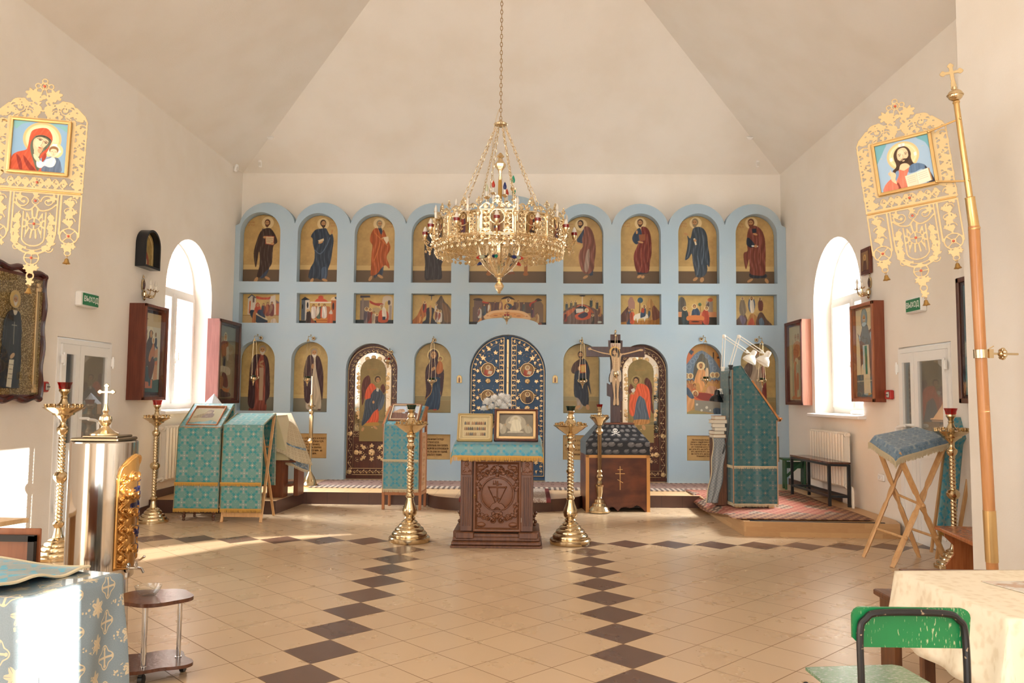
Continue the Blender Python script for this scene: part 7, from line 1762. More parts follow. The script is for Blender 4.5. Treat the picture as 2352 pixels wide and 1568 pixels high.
b = B(); b.box((0, .54, gz/2), (gw, .02, gz)); 
for s_ in (-1, 1): b.box((s_*(gw/2-.01), .28, gz/2), (.018, .52, gz))
b.build('side_panels', PLY, root, 0)
EDGE = flat('light_edging', 'cf9450', .4); b = B(); b.box((0, -.008, gz-.02), (gw, .016, .04)); b.box((-gw/2+.022, -.008, gz/2), (.045, .016, gz)); b.box((gw/2-.022, -.008, gz/2), (.045, .016, gz)); b.build('edging', EDGE, root, 0)
b = B()
for x0, z0, x1, z1, w_ in ((0, .30, 0, .62, .022), (-.035, .575, .035, .575, .018), (-.065, .52, .065, .52, .02), (-.035, .44, .04, .395, .02)): b.beam((x0+.03, -.006, z0), (x1+.03, -.006, z1+1e-4), .008, w_, up=(0, 1, 0)) if abs(z1-z0) > .2 else b.beam((x0+.03, -.006, z0), (x1+.03, -.006, z1), w_, .008)
b.build('orthodox_cross', flat('gilt_paint', 'd8a868', .35, .3), root)
def stones(a_, n, seed, skull=False):
    c = Cv(a_, n, '24262a'); r = random.Random(seed); c.at(); rows = int(a_/.13)+1
    for j in range(rows):
        for i in range(8):
            x = (i+.5*(j % 2))/7.2+r.uniform(-.02, .02); y = a_*(j+.5)/rows+r.uniform(-.01, .01); g = r.choice(['4e4c4c', '5a5858', '454448', '646060']); w_, h_ = r.uniform(.045, .07), min(.05, a_/rows*.42)*r.uniform(.8, 1.1)
            c.ell(x, y, w_, h_, '17181a'); c.ell(x-.004, y-.006, w_*.9, h_*.86, g); c.ell(x-.012, y-.016, w_*.6, h_*.5, '8a8684', al=.45); c.ell(x+.02, y-.03, w_*.25, h_*.15, 'b8b4b0', al=.5)
    if skull: art(c, (400, 690, 340), '''e d8d4cc 510,745 26,24
e d8d4cc 510,765 17,12
e 24262a 499,748 7,7
e 24262a 521,748 7,7
l 24262a 4 510,758 510,764
l d8d4cc 8 480,770 545,805
l d8d4cc 8 545,770 480,805
e d8d4cc 480,768 7,6
e d8d4cc 545,768 7,6
e d8d4cc 482,808 7,6
e d8d4cc 543,808 7,6
l 2c2e30 2 500,774 520,774''')
    return c
H1 = .17; tw = gw*.56
c = stones(.2*1, 150, 3); o = ob('painted_band', c.mesh('painted_band', gw, .01), root, PAINT, loc=(0, -.012, gz)); h1 = gw*.2
cs = stones(.5, 170, 5, False); art(cs, (300, 670, 440), '''e e0dcd4 505,742 24,22
e e0dcd4 505,762 15,11
e 1e2022 495,744 6.5,6.5
e 1e2022 515,744 6.5,6.5
l 1e2022 3.5 505,754 505,760
l e0dcd4 7 478,768 538,800
l e0dcd4 7 538,768 478,800
e e0dcd4 476,766 6,5
e e0dcd4 540,766 6,5
e e0dcd4 478,803 6,5
e e0dcd4 538,803 6,5''')
me = cs.mesh('painted_mound', gw, .004); co = np.zeros(len(me.vertices)*3); me.vertices.foreach_get('co', co); co = co.reshape(-1, 3); k = co[:, 2]/(gw*.5); thick = co[:, 1].copy(); hm = .235
co[:, 0] *= 1-(1-tw/gw)*k; co[:, 1] = k*.14+thick; co[:, 2] = k*hm; me.vertices.foreach_set('co', co.ravel()); me.update(); ob('painted_mound', me, root, PAINT, loc=(0, -.012, gz+h1))
b = B(); zt_ = gz+h1+hm; b.add([(-gw/2, .0, gz), (gw/2, .0, gz), (gw/2, .56, gz), (-gw/2, .56, gz), (-gw/2, .0, gz+h1), (gw/2, .0, gz+h1), (gw/2, .56, gz+h1), (-gw/2, .56, gz+h1), (-tw/2, .14, zt_), (tw/2, .14, zt_), (tw/2, .42, zt_), (-tw/2, .42, zt_)],
    [[3, 2, 1, 0], [0, 1, 5, 4], [1, 2, 6, 5], [2, 3, 7, 6], [3, 0, 4, 7], [4, 5, 9, 8], [5, 6, 10, 9], [6, 7, 11, 10], [7, 4, 8, 11], [8, 9, 10, 11]]); b.build('mound', flat('slate_paint', '5c6468', .5), root, 0)
b = B(); b.box((0, .28, zt_+.01), (tw+.02, .3, .02)); b.build('mound_cap', BRN, root, 0)
cr = thing('crucifix', 'tall dark brown crucifix with a pale painted figure and halo, rising from the stone box', 'crucifix', (gx+.0, gy+.30, zt_+.02)); ht = P(1411, 768, Y=gy+.3).z-zt_-.02; zb_ = P(1411, 808, Y=gy+.3).z-zt_-.02
CRB = wood('cross_wood', '3c1c16', '4a2820', .3); b = B(); hw_ = .07; wb_ = (P(1477, 808, Y=gy+.3).x-P(1343, 808, Y=gy+.3).x)/2
b.box((0, 0, ht/2-.06), (.14, .04, ht-.12), bev=.004); b.box((0, 0, zb_), (2*wb_, .04, .145), bev=.004)
b.box((0, -.0, ht-.17), (.20, .044, .17)); b.box((0, 0, ht-.06), (.14, .044, .12)); b.prism([(-.12, .56), (-.12, .46-.08), (.10, .30), (.10, .44)], -.018, .018, 'XZ'); b.build('cross_beams', CRB, cr, 20)
c = Cv(.6, 60, 'd8c8b4'); [c.line([(x, .12), (x, .48)], .03, '9c5040', sm=0) for x in (.14, .2, .36, .42, .58, .64, .7, .84)]; c.line([(.2, .3), (.3, .3)], .03, '9c5040', sm=0); ob('title_board', c.mesh('title_board', .14, .004), cr, PAINTM, loc=(0, -.028, ht-.21))
c = Cv(1.05, 200, mask=False); c.c[:] = lin('d6b890')
def both(t, m=1):
    art(c, (105, 290, 800), t)
bx_f = (105, 290, 800); c.at(-105/800, -290/800, 1/800)
FIG = [('2a1c18', [(430, 420), (445, 560), (450, 620), (415, 700), (410, 790), (440, 810), (455, 860), (470, 1000), (465, 1110), (500, 1125), (550, 1120), (556, 1060), (565, 860), (585, 760), (590, 640), (575, 560), (595, 430)]),
       ('cfae86', [(118, 340), (130, 325), (165, 325), (180, 345), (300, 380), (420, 402), (440, 395), (500, 400), (560, 395), (600, 400), (700, 380), (800, 352), (850, 335), (885, 345), (880, 368), (830, 372), (740, 395), (640, 420), (590, 430), (575, 480), (570, 560), (565, 620), (570, 700), (560, 800), (548, 900), (545, 1000), (552, 1100), (530, 1118), (515, 1090), (518, 960), (515, 850), (510, 780), (500, 850), (500, 960), (505, 1090), (485, 1118), (468, 1100), (478, 1000), (468, 900), (455, 800), (445, 700), (460, 600), (455, 520), (440, 440), (420, 425), (330, 410), (230, 380), (170, 358), (135, 362)]),
       ('dccab0', [(455, 620), (500, 650), (565, 630), (580, 700), (578, 780), (555, 790), (530, 730), (500, 700), (465, 740), (448, 800), (425, 790), (425, 720)])]
for col, pts in FIG: c.poly(pts, col, m=1, f=.05)
c.ell(492, 378, 76, 76, 'd8a850', m=1); c.ell(492, 378, 64, 64, 'e0bc78', m=1)
for L_ in ([(440, 440), (560, 440)],): c.poly([(445, 425), (500, 470), (560, 425), (550, 400), (450, 400)], 'cfae86')
c.poly([(448, 360), (470, 330), (510, 325), (545, 350), (560, 400), (552, 450), (530, 460), (525, 400), (480, 380), (470, 430), (455, 440), (445, 400)], '33221c'); c.ell(488, 395, 26, 36, 'c49c74'); c.poly([(468, 410), (488, 420), (508, 410), (505, 440), (490, 456), (474, 440)], '33221c'); c.line([(470, 388), (482, 390)], 4, '33221c'); c.line([(494, 388), (506, 386)], 4, '33221c')
for p0, p1 in (((470, 480), (500, 500)), ((530, 480), (505, 500)), ((470, 520), (500, 530)), ((540, 520), (510, 530)), ((480, 560), (530, 560)), ((500, 480), (503, 600)), ((485, 850), (480, 900)), ((530, 850), (532, 900))): c.line([p0, p1], 4, 'a07c58', al=.6)
for x0, y0 in ((120, 335), (845, 340)): [c.line([(x0+8*k, y0), (x0+8*k+4, y0+20)], 2, 'a07c58', al=.6) for k in range(4)]
me = c.mesh('painted_figure', 2*wb_*.985, .02); ob('painted_figure', me, cr, PAINT, loc=(0, -.045, zb_-.0+.07-2*wb_*.985*1.05+.02))
lampada(1414, 851, 1414, 776, BLUG, 'brass oil lamp with blue glass hanging in front of the painted figure on the cross') if False else None
lp = thing('hanging_lamp', 'brass oil lamp with blue glass hanging in front of the crucifix figure', 'oil lamp', (P(1415, 858, Y=gy+.1).x, gy+.12, P(1415, 858, Y=gy+.1).z)); hh = ht+zt_+.02-lp.location.z
b = B(); b.tube([(0, .18, hh-.0), (0, .1, hh+.02), (0, 0, hh-.01)], .006, 6); b.sph((0, .0, hh-.03), .02, 8); b.sph((0, .05, hh+.03), .014, 8, sc=(1, 1, 2)); b.build('bracket', BRASS, lp)
for k in range(3): t = k*2.094; b = B(); b.tube([(.015*cos(t), .015*sin(t), hh-.04), (.04*cos(t), .04*sin(t), .02)], .002, 5); b.build('chain', BRASS, lp)
b = B(); b.lathe([(.001, -.10), (.008, -.09), (.004, -.07), (.012, -.05), (.03, -.035), (.042, -.01), (.04, .015), (.036, .03), (.034, .0)], 20); b.build('lamp_bowl', BRASS, lp); b = B(); b.lathe([(.001, .0), (.03, .0), (.034, .035), (.030, .035)], 16); b.build('oil_glass', BLUG, lp)
# ---------------------------------------------------------------- glazed icon cases on the side walls
def wall_case(name, label, s, y0, y1, z0, z1, depth, cv, m, mf, fw=.045, inner=None, cat='icon case'):
    """s=-1 wall_left, +1 wall_right; a deep glazed box with the picture inside"""
    w, h = abs(y1-y0), z1-z0; root = thing(name, label, cat, ((XL if s < 0 else XR), (y0+y1)/2, z0), R(90) if s < 0 else R(-90))
    b = B(); t = .014
    for x in (-w/2+t/2, w/2-t/2): b.box((x, -depth/2, h/2), (t, depth-.002, h))
    for z in (t/2, h-t/2): b.box((0, -depth/2, z), (w-2*t, depth-.002, t))
    b.box((0, -.006, h/2), (w-.02, .008, h-.02)); b.build('case_box', m, root, 0)
    b = B()
    for z in (fw/2, h-fw/2): b.box((0, -depth-.006, z), (w, .022, fw), bev=.005)
    for x in (-w/2+fw/2, w/2-fw/2): b.box((x, -depth-.006, h/2), (fw, .022, h), bev=.005)
    for z in (fw+.01, h-fw-.01): b.box((0, -depth*.7, z), (w-2*fw+.02, .012, .02))
    for x in (-w/2+fw+.008, w/2-fw-.008): b.box((x, -depth*.7, h/2), (.016, .012, h-2*fw)); b.box((x, -depth*.85, h/2), (.006, depth*.28, h-2*fw))
    b.build('front_frame', mf, root, 30)
    b = B(); b.tube([(0, -.003, h), (0, -.003, h+.03)], .008, 6); b.build('hanger', mf, root)
    iw, ih = w-2*fw-.05, h-2*fw-.06
    ob('picture', cv.mesh('picture', iw, .01), root, PAINTM, loc=(0, -depth*.72, h/2-iw*cv.a/2))
    if inner: bb = B(); bb.box((0, -depth*.35, h/2), (w-2*t, .006, h-2*t)); bb.build('mount', inner, root, 0)
    b = B(); b.box((0, -depth-.002, h/2), (w-2*fw+.01, .003, h-2*fw+.01)); b.build('pane', GLASS, root, 0)
    return root
def case_cv(w, h, fw, n, bg): iw, ih = w-2*fw-.05, h-2*fw-.06; c = Cv(ih/iw, n, bg); return c
w, h = .66, 1.21; c = case_cv(w, h, .04, 110, 'cfc9b4'); c.rect(0, 0, 1, .17*c.a, 'c9b48c'); k = c.a*320/1320
art(c, (160, 150, 320, k), '''l 9a7a50 10 230,255 250,255
s 2f5048 150,1250 480,1250 480,1480 150,1480
s c4714a 215,1260 360,1260 360,1400 215,1400
s c49068 160,700 210,640 230,1280 200,1270 160,1160
s c49068 380,780 440,700 440,1250 370,1270
s 2c4a68 160,760 235,640 235,700 170,780
s 2c4a68 200,720 230,690 230,760 200,790
p 2c4a68 f.1 165,850 225,830 225,880 165,920
s 2c4a68 375,660 430,700 430,740 400,720
p c4714a 165,920 220,890 220,980 165,980
p 5f6a60 380,900 430,880 430,950 390,960
s c4714a 390,950 435,930 435,1010 395,1010
p b07a5a f.1 200,520 235,480 250,560 230,640 200,620
e 8a6a48 233,470 14,20
p 2a3a50 f.1 380,570 415,560 415,680 385,690
e 8a6a48 393,500 14,20
e ddd3b6 310,480 48,50
p 4a3a38 f.12 310,430 345,470 335,540 380,620 390,760 370,900 380,980 350,1230 290,1240 270,1040 235,1060 230,740 250,620 275,560 280,470
p 2f4a54 f.2 230,1080 270,1050 300,1230 330,1260 325,1360 300,1360 290,1300 220,1270
p 5a3226 f.1 300,960 370,900 390,1000 350,1220 310,1220 290,1130
e c09468 312,500 20,30
e ddd3b6 355,595 26,34
p b87850 f.15 330,720 355,640 385,760 385,860 340,880 310,960 280,930 300,800
e c09468 355,600 14,20''')
lettering(c, .2, .10*c.a, .55, '8a6a48', 9, .05, 2)
wall_case('icon_case', 'dark cherry glazed case with an enthroned mother and child, between door and window', -1, 9.83, 10.46, 1.48, 2.69, .20, c, CHERRY, wood('case_frame', '643020', '7a4430', .3), .04)
w, h = .92, 1.33; c = case_cv(w, h, .05, 100, '8a8c78'); k = c.a*310/1290
art(c, (200, 180, 310, k), '''s 7a8078 200,180 510,180 510,500 200,500
p 8a7c5c 200,450 340,440 420,500 500,640 510,1480 200,1480
e b8ac88 335,390 30,34
p 7c3c22 f.2 270,480 340,450 380,480 370,600 330,760 280,740 260,620 215,660
p 8c4a28 f.2 280,520 370,520 350,700 290,690
p 2c2a30 300,740 340,740 340,890 300,880
p a89c84 355,570 390,560 395,760 370,800 355,700
p b0a488 f.15 250,920 330,900 420,930 430,1030 370,1060 330,1010 270,1010 255,1100
p 5c2c1c f.2 300,1020 360,1040 400,1200 380,1280 310,1240 290,1120
p 8c5a34 f.2 210,1110 290,1080 320,1140 300,1300 240,1280 205,1380
p b0703c 190,1380 220,1260 240,1300 230,1380
p b0703c 280,1300 350,1290 400,1300 430,1260 410,1370 340,1370
p 3a241c f.2 210,1380 280,1300 340,1350 430,1370 430,1440 210,1440
h 335,385 20 5a4030 - 0''')
wall_case('icon_case', 'dark glazed case with a rider in red above a dark beast, beside the blue screen', -1, 12.27, 13.18, 1.42, 2.74, .19, c, wood('plum_case', '6a3a34', '7a4a42', .3), wood('case_frame_dark', '4a281c', '5a3424', .3), .05, inner=flat('olive_mount', '7a7258', .6))
w, h = .78, 1.31; c = case_cv(w, h, .045, 100, 'c8b88c'); k = c.a*290/1180
art(c, (130, 190, 290, k), '''p b8ac84 190,440 200,400 220,430 220,520 185,540
p c8925a f.15 210,520 250,450 320,440 400,540 430,700 430,1290 390,1290 380,800 350,700 250,700 215,820
p b5683a f.2 250,500 320,490 350,560 330,640 300,700 260,700 220,780 210,620
p a8a07c 190,580 215,600 220,1290 190,1300
p b8683c f.25 230,800 290,820 280,1290 230,1290
p b0a888 270,830 300,800 320,860 310,1180 330,1190 280,1190
p a8a080 f.15 320,740 370,760 400,900 390,1300 330,1290
p b5683a 280,960 320,960 320,1180 280,1180
p c47a44 190,1310 250,1290 300,1320 370,1290 420,1290 420,1340 190,1350
p 8a5a3a 300,700 360,680 380,720 330,740
h 265,375 24 a89468 b8ac88 0
h 320,370 20 8a6a48 - 0
h 370,420 18 8a6a48 - 0''')
wall_case('icon_case', 'pinkish-brown glazed case with orange-robed standing figures, beside the blue screen', 1, 12.2, 12.98, 1.47, 2.78, .14, c, wood('salmon_case', 'b07058', 'bc7c62', .35), wood('case_frame_plum', '5c3028', '6a3c30', .3), .045)
w, h = .66, 1.24; c = case_cv(w, h, .045, 110, 'dccba4'); k = c.a*280/1270
art(c, (140, 190, 280, k), '''s 5c6a6e 140,1135 430,1120 430,1450 140,1450
l a8a898 8 140,1225 430,1215
e 8ca0a4 270,350 50,70
o 5c6a70 270,350 50,70 .1
p 7c5438 f.1 165,540 200,590 235,500 300,470 340,520 395,490 380,620 385,900 380,1060 350,1180 330,1000 220,1000 215,1180 205,1060 195,700
p 70706c f.1 240,460 270,440 320,450 340,560 355,700 300,750 260,690 215,640 225,540
p a8c0cc 185,560 205,600 205,660 190,640
p a8c0cc 350,570 375,550 380,640 365,660
s d8ccac 240,720 330,720 350,1400 250,1400
s b4c8d0 245,730 268,730 262,1060 242,1060
s 3c7c5c 268,730 305,730 308,1130 278,1130
p c8a050 250,1400 355,1390 345,1410 300,1420
p a8b8bc 245,1400 310,1395 300,1420 260,1415
p b8d0dc 235,420 270,400 305,420 285,450 255,455
h 270,345 24 b8ac94 b8c8cc 0''')
wall_case('icon_case', 'reddish-brown glazed case with a grey-robed figure wearing a long green band', 1, 9.70, 10.38, 1.53, 2.76, .13, c, wood('rust_case', '7c3e28', '864830', .35), wood('case_frame_oak', '9a5c3a', 'a86a46', .35), .045)
w, h = 1.05, 1.24; c = case_cv(w, h, .05, 90, 'a0a49a'); art(c, (0, 0, 100), '''p 5c7078 0,0 30,0 25,50 0,60
p 8a7460 10,55 30,45 45,70 30,95 5,90
p 34424c 20,60 50,50 60,95 30,120
p 6c8a8c 0,80 30,85 60,110 0,120
p 3c6a5c 30,40 60,30 80,70 60,100
h 60,30 14 6a5a48 - 0 20''')
wall_case('icon_case', 'dark brown glazed case half hidden behind the orange banner pole', 1, 6.90, 7.94, 1.53, 2.76, .06, c, wood('case_plum', '4c2820', '5c3428', .3), wood('case_frame_brown', '54302a', '66402f', .3), .05)
# large ornate case nearest the camera on wall_left
root = thing('ornate_icon_case', 'large icon of a dark-robed monk in a gilt mount with a wavy mahogany frame', 'icon case', (XL, 7.44, 1.50), R(90)); w, h = .96, 1.22
b = B(); n = 22
for (x0, z0, x1, z1) in ((-w/2, 0, w/2, 0), (w/2, 0, w/2, h), (w/2, h, -w/2, h), (-w/2, h, -w/2, 0)):
    pts = []
    for i in range(n+1):
        t = i/n; o_ = .016*sin(t*PI*6)+(.03*sin(t*PI) if z0 == z1 and z0 > 0 else 0); dx, dz = (0, 1 if z0 > 0 else -1) if z0 == z1 else ((1 if x0 > 0 else -1), 0); pts.append((x0+(x1-x0)*t+dx*o_, -.09, z0+(z1-z0)*t+dz*o_))
    b.tube(pts, .032, 10)
for x, z in ((-w/2, 0), (w/2, 0), (w/2, h), (-w/2, h)): b.sph((x, -.09, z), .036, 12)
b.build('wavy_frame', flat('dark_mahogany_gloss', '471816', .15), root)
b = B(); b.box((0, -.05, h/2), (w-.02, .09, h-.02)); b.build('case_box', CHERRY, root, 0)
GM = Mat('gilt_foil', 'c9a868', .3, .8); v_ = GM.vor(70, stretch=(1, 1, 1)); GM.set('Base Color', GM.mix(v_.step(.1, .6), 'e6cc94', '8c7040')).bump(v_, .006); GM = GM.mat
b = B(); b.box((0, -.096, h/2), (w-.08, .01, h-.08)); b.build('gilt_mount', GM, root, 0)
b = B()
for s_ in (-1, 1): b.beam((s_*.36, -.105, .12), (s_*.36, -.105, h-.12), .05, .02, bev=.006); b.lathe([(.03, 0), (.034, .03), (.02, .05), (.026, .08)], 10, (s_*.36, -.108, h-.16)); b.lathe([(.03, 0), (.034, .03), (.02, .05), (.026, .08)], 10, (s_*.36, -.108, .06))
b.beam((-.40, -.105, .09), (.40, -.105, .09), .02, .06, up=(1, 0, 0)); b.beam((-.40, -.105, h-.09), (.40, -.105, h-.09), .02, .06, up=(1, 0, 0)); b.build('gilt_columns', OLDG, root)
c = Cv(1.55, 130, mask=False); art(c, (-110, 270, 420), '''p 6a5a3c f.1 0,700 180,700 195,1240 180,1290 0,1290 -40,1200
p 2b2a2c f.12 60,430 100,420 160,440 185,560 182,640 190,760 165,1120 195,1200 110,1280 60,1270 0,1290 -30,1200 0,620 20,480
p 3c3a3c f.1 70,960 120,960 100,1270 60,1260
s d8cdb4 72,740 118,740 102,918 54,912
l 6a5a4a 4 76,770 112,772
l 6a5a4a 4 74,800 108,802
l 6a5a4a 4 70,830 106,832
l 6a5a4a 4 68,860 102,862
e c09a70 100,715 26,14 -.6
p c8bca4 85,400 128,400 125,440 105,455 90,440
e c9a868 105,350 52,58
h 105,355 28 a89c88 d0c8b8 0
l a8a090 5 104,500 104,640
l a8a090 5 80,520 128,520''')
X_ = c.c.sum(2); c.m[:] = 0; c.at(110/420, -270/420, 1/420)
for pts in ([(60, 430), (100, 420), (160, 440), (185, 560), (182, 640), (190, 760), (165, 1120), (195, 1200), (110, 1280), (60, 1270), (0, 1290), (-30, 1200), (0, 620), (20, 480)],): c.poly(pts, None, m=1)
c.ell(105, 350, 54, 60, None, m=1); c.rect(0, 900, 190, 1230, None, m=1); c.at()
ob('monk_figure', c.mesh('monk_figure', .62, .01), root, PAINT, loc=(.0, -.115, .10))
b = B(); b.box((0, -.13, h/2), (w-.06, .003, h-.06)); b.build('pane', GLASS, root, 0)
# small arched icon and a little panel on the other wall
root = thing('arched_icon_case', 'small black arched glazed icon case hung above the two-branch wall lamp', 'icon case', (XL, 10.13, 3.17), R(90)); w, h = .42, .50
def ring_arch(w, h, e): return [(x, z) for x, z in arch(-w/2+e, w/2-e, e, h-e, 16)]
b = B(); oa, ia = ring_arch(w, h, 0), ring_arch(w, h, .028); n = len(oa); V = [(x, y, z) for y in (-.13, -.001) for x, z in oa]+[(x, y, z) for y in (-.13, -.001) for x, z in ia]
b.add(V, [[i, (i+1) % n, n+(i+1) % n, n+i] for i in range(n)]+[[2*n+i, 3*n+i, 3*n+(i+1) % n, 2*n+(i+1) % n] for i in range(n)]+[[i, 2*n+i, 2*n+(i+1) % n, (i+1) % n] for i in range(n)]+[[n+i, n+(i+1) % n, 3*n+(i+1) % n, 3*n+i] for i in range(n)]); b.build('case_box', flat('black_case', '16191e', .25), root, 30)
c = Cv((h-.06)/(w-.06), 60, 'a08850'); c.speck(.2, 8); c.at(); c.line([(.12, 1.1), (.12, .5), (.3, .2), (.5, .12), (.7, .2), (.88, .5), (.88, 1.1)], .05, 'd8c490'); art(c, (170, 190, 270), 'p 8a3c2c f.1 230,420 280,370 335,440 340,540 320,660 250,660\ne c9b088 280,480 30,40\np 4a3428 250,560 310,550 300,660 260,670\nl 5a4430 6 285,300 285,380'); c.at(); clip_arch(c)
ob('picture', c.mesh('picture', w-.06, .01), root, PAINT, loc=(0, -.05, .03)); bb = B(); bb.box((0, -.006, h*.35), (w-.04, .006, h*.68)); bb.build('back', flat('black_case', '16191e'), root, 0)
c = Cv(1.2, 40, '8a6a48'); art(c, (0, 0, 100), 'e c9a868 50,38 20,20\ne a0704c 50,40 10,13\np 5a3428 f.1 25,118 30,70 50,55 70,70 75,118')
root = thing('small_wall_icon', 'small dark-framed icon on the wall behind the pierced banner with the bearded figure', 'icon', (XR, 10.12, 3.14), R(-90)); b = B(); b.box((0, -.02, .17), (.28, .038, .34), bev=.006); b.build('frame', CHERRY, root); ob('picture', c.mesh('picture', .2, .004), root, PAINT, loc=(0, -.043, .05))
# exit signs, alarms, sensors, sockets
EG = flat('exit_green', '1f7a4c', .4); EW = flat('exit_white', 'f4f4ee', .5)
for s, yc, zc, lb in ((-1, 8.80, 2.60, 'green exit sign with white Cyrillic letters above the door beside the ornate icon case'), (1, 8.84, 2.60, 'green exit sign with white Cyrillic letters above the door beside the folding lectern')):
    root = thing('exit_sign', lb, 'exit sign', ((XL if s < 0 else XR), yc, zc-.07), R(90 if s < 0 else -90)); b = B(); b.box((0, -.035, .07), (.36, .07, .17), bev=.012); b.build('housing', PVC, root)
    b = B(); b.prism([(-.14, .005), (.17, .005), (.17, .135), (-.14, .135)], -.078, -.071); b.build('green_plate', EG, root, 0); text_mesh('lettering', 'ВЫХОД', .085, EW, root, loc=(.015, -.079, .070), sx=.92, bold=.0004)
for s, yc, zc, lb in ((-1, 8.08, 1.62, 'red fire alarm sounder beside the ornate icon case'), (1, 9.56, 1.62, 'red fire alarm sounder beside the reddish-brown icon case')):
    root = thing('fire_alarm', lb, 'alarm', ((XL if s < 0 else XR), yc, zc-.055), R(90 if s < 0 else -90)); b = B(); b.box((0, -.025, .055), (.15, .05, .11), bev=.01); b.build('housing', flat('alarm_red', 'b5302a', .4), root); b = B(); b.box((.03, -.058, .055), (.055, .02, .07), bev=.008); b.build('strobe', flat('strobe_grey', 'b8b4ac', .15), root); b = B(); b.box((.03, -.07, .055), (.05, .004, .012)); b.build('grille', flat('dark_grille', '4a4640'), root)
def sensor(loc, rz, lb):
    root = thing('motion_sensor', lb, 'sensor', loc, rz); b = B(); b.box((0, -.04, 0), (.055, .05, .13), rot=Matrix.Rotation(R(14), 3, 'X'), bev=.012); b.build('housing', PVC, root); b = B(); b.box((0, -.069, -.015), (.044, .006, .06), rot=Matrix.Rotation(R(14), 3, 'X')); b.build('lens', flat('sensor_lens', 'd8d4cc', .3), root); b = B(); b.tube([(0, 0, .04), (0, -.04, .05)], .012, 8); b.build('bracket', PVC, root)
def on_rear(x, y): return P(x, y, Y=YB) if P(x, y, Y=YB).z < ZE else None
p = P(605, 382, Y=YB-.05); sensor((p.x, YB-.004-(p.z-ZE)/SL if p.z > ZE else YB-.001, p.z), 0, 'white motion sensor on the wall above the dark-brown-cloaked apostle')
p = P(1733, 383, Y=YB-.05); sensor((p.x, YB-.004-(p.z-ZE)/SL if p.z > ZE else YB-.001, p.z), 0, 'white motion sensor on the wall above the plum-robed apostle')
p = P(545, 376, X=XL+.05); sensor((XL+.001, min(p.y, YB-.1), ZE-.03), R(70), 'white motion sensor in the corner above the screen, tilted sideways')
for (x, y), lb in (((621, 313), 'round white ceiling detector above the dark-brown-cloaked apostle icon'), ((1723, 313), 'round white ceiling detector above the plum-robed apostle icon')):
    dd = P(x, y, Y=12.0)-Vector((0, 0, CH)); 
    t = (ZE+SL*YB-CH)/(dd.z+SL*dd.y); q = Vector((0, 0, CH))+dd*t
    b = B(); b.lathe([(.001, -.05), (.03, -.048), (.045, -.03), (.055, -.022), (.058, 0)], 20, (0, 0, 0)); o = b.build('smoke_detector', PVC); o.location = q; o.rotation_euler = (math.atan(SL), 0, 0); tag(o, lb, 'smoke detector')
for s, y, z, lb in ((-1, 10.0, .60, 'white double socket on the wall behind the candle stand by the radiator'), (1, 9.86, .62, 'white double socket with a plugged cord under the reddish-brown icon case')):
    root = thing('wall_socket', lb, 'socket', ((XL if s < 0 else XR), y, z), R(90 if s < 0 else -90)); b = B(); b.box((0, -.012, 0), (.16, .024, .085), bev=.008); b.build('plate', PVC, root)
    b = B(); [b.lathe([(.026, 0), (.026, .006), (.022, .006), (.02, .001)], 16, (x, -.024, 0), (0, -1, 0)) for x in (-.036, .036)]; b.build('outlet', PVC, root)
# radiators
IRON = flat('radiator_paint', 'e6dfd2', .35)
def radiator(name, label, x, y0, y1, z0, z1, s):
    root = thing(name, label, 'radiator', (x, y0, z0)); n = int((y1-y0)/.095); h = z1-z0
    for i in range(n):
        y = (i+.5)*(y1-y0)/n
        b = B(); b.box((0, y, h/2), (.09, .032, h-.06), bev=.012)
        for zz in (.03, h-.03): b.tube([(0, y-.047, zz), (0, y+.047, zz)], .035, 12)
        for xx in (-.042, .042): b.box((xx, y, h/2), (.022, .07, h-.04), bev=.01)
        b.build('section', IRON, root)
    b = B(); e = -.02; b.tube(spline([(0, 0, .03), (0, -.10, .03), (0, -.16, .0), (0, -.17, -.12), (0, -.17, -z0+SOL+.0 if y0 > 10.5 else -z0)], 5), .018, 10); b.tube([(0, 0, h-.03), (0, -.07, h-.03), (0, -.08, h-.03)], .014, 8); b.sph((0, -.07, h-.03), .026, 10); b.build('pipe', IRON, root)
radiator('radiator', 'cream column radiator partly hidden behind the draped lectern', XL+.12, 10.62, 12.0, .40, 1.13, -1)
radiator('radiator', 'cream column radiator under the window above the black bench', XR-.12, 10.62, 11.90, .40, 1.13, 1)
# ---------------------------------------------------------------- rugs and the singers' platform
RUG = Mat('runner_rug', '8c5a50', .95); x_, y_, z_ = RUG.geo(); f1 = ((x_/.16).fr()-.5).abs(); g_ = ((y_-12.3)/.95); nz = RUG.noise(40, 2)
pat = ((f1*4+(g_*9).sin()*.4).sin()*((y_*34).sin())).gt(.15); edge = (g_-.5).abs().gt(.38); c1 = RUG.mix(pat, '6a3a36', 'a88878'); c2 = RUG.mix(((x_/.08).fr()).gt(.5), '3a2826', 'c4b09c'); RUG.set('Base Color', RUG.mix(nz*.5, RUG.mix(edge, c1, c2), 'b09c90')); RUG = RUG.mat
b = B(); b.box(((-3.3+3.0)/2, 12.66, SOL+.006), (6.3, 1.1, .012)); tag(b.build('runner_rug', RUG, smooth=0), 'long reddish patterned runner rug along the foot of the blue screen', 'rug')
RG2 = Mat('striped_rug', '6a4438', .95); x_, y_, z_ = RG2.geo(); g_ = (x_+.30); a_ = g_.abs(); nz = RG2.noise(60, 2)
RG2.set('Base Color', RG2.mix(a_.gt(.56), RG2.mix((((a_*11).sin())*(1)).gt(.1), RG2.mix(nz.gt(.5), 'b8a898', '8c7468'), '3a2c2a'), '6a221e')); RG2 = RG2.mat
path = [(12.1, SOL+.02), (11.0, SOL+.018), (10.93, SOL+.012), (10.90, SOL-.02)]
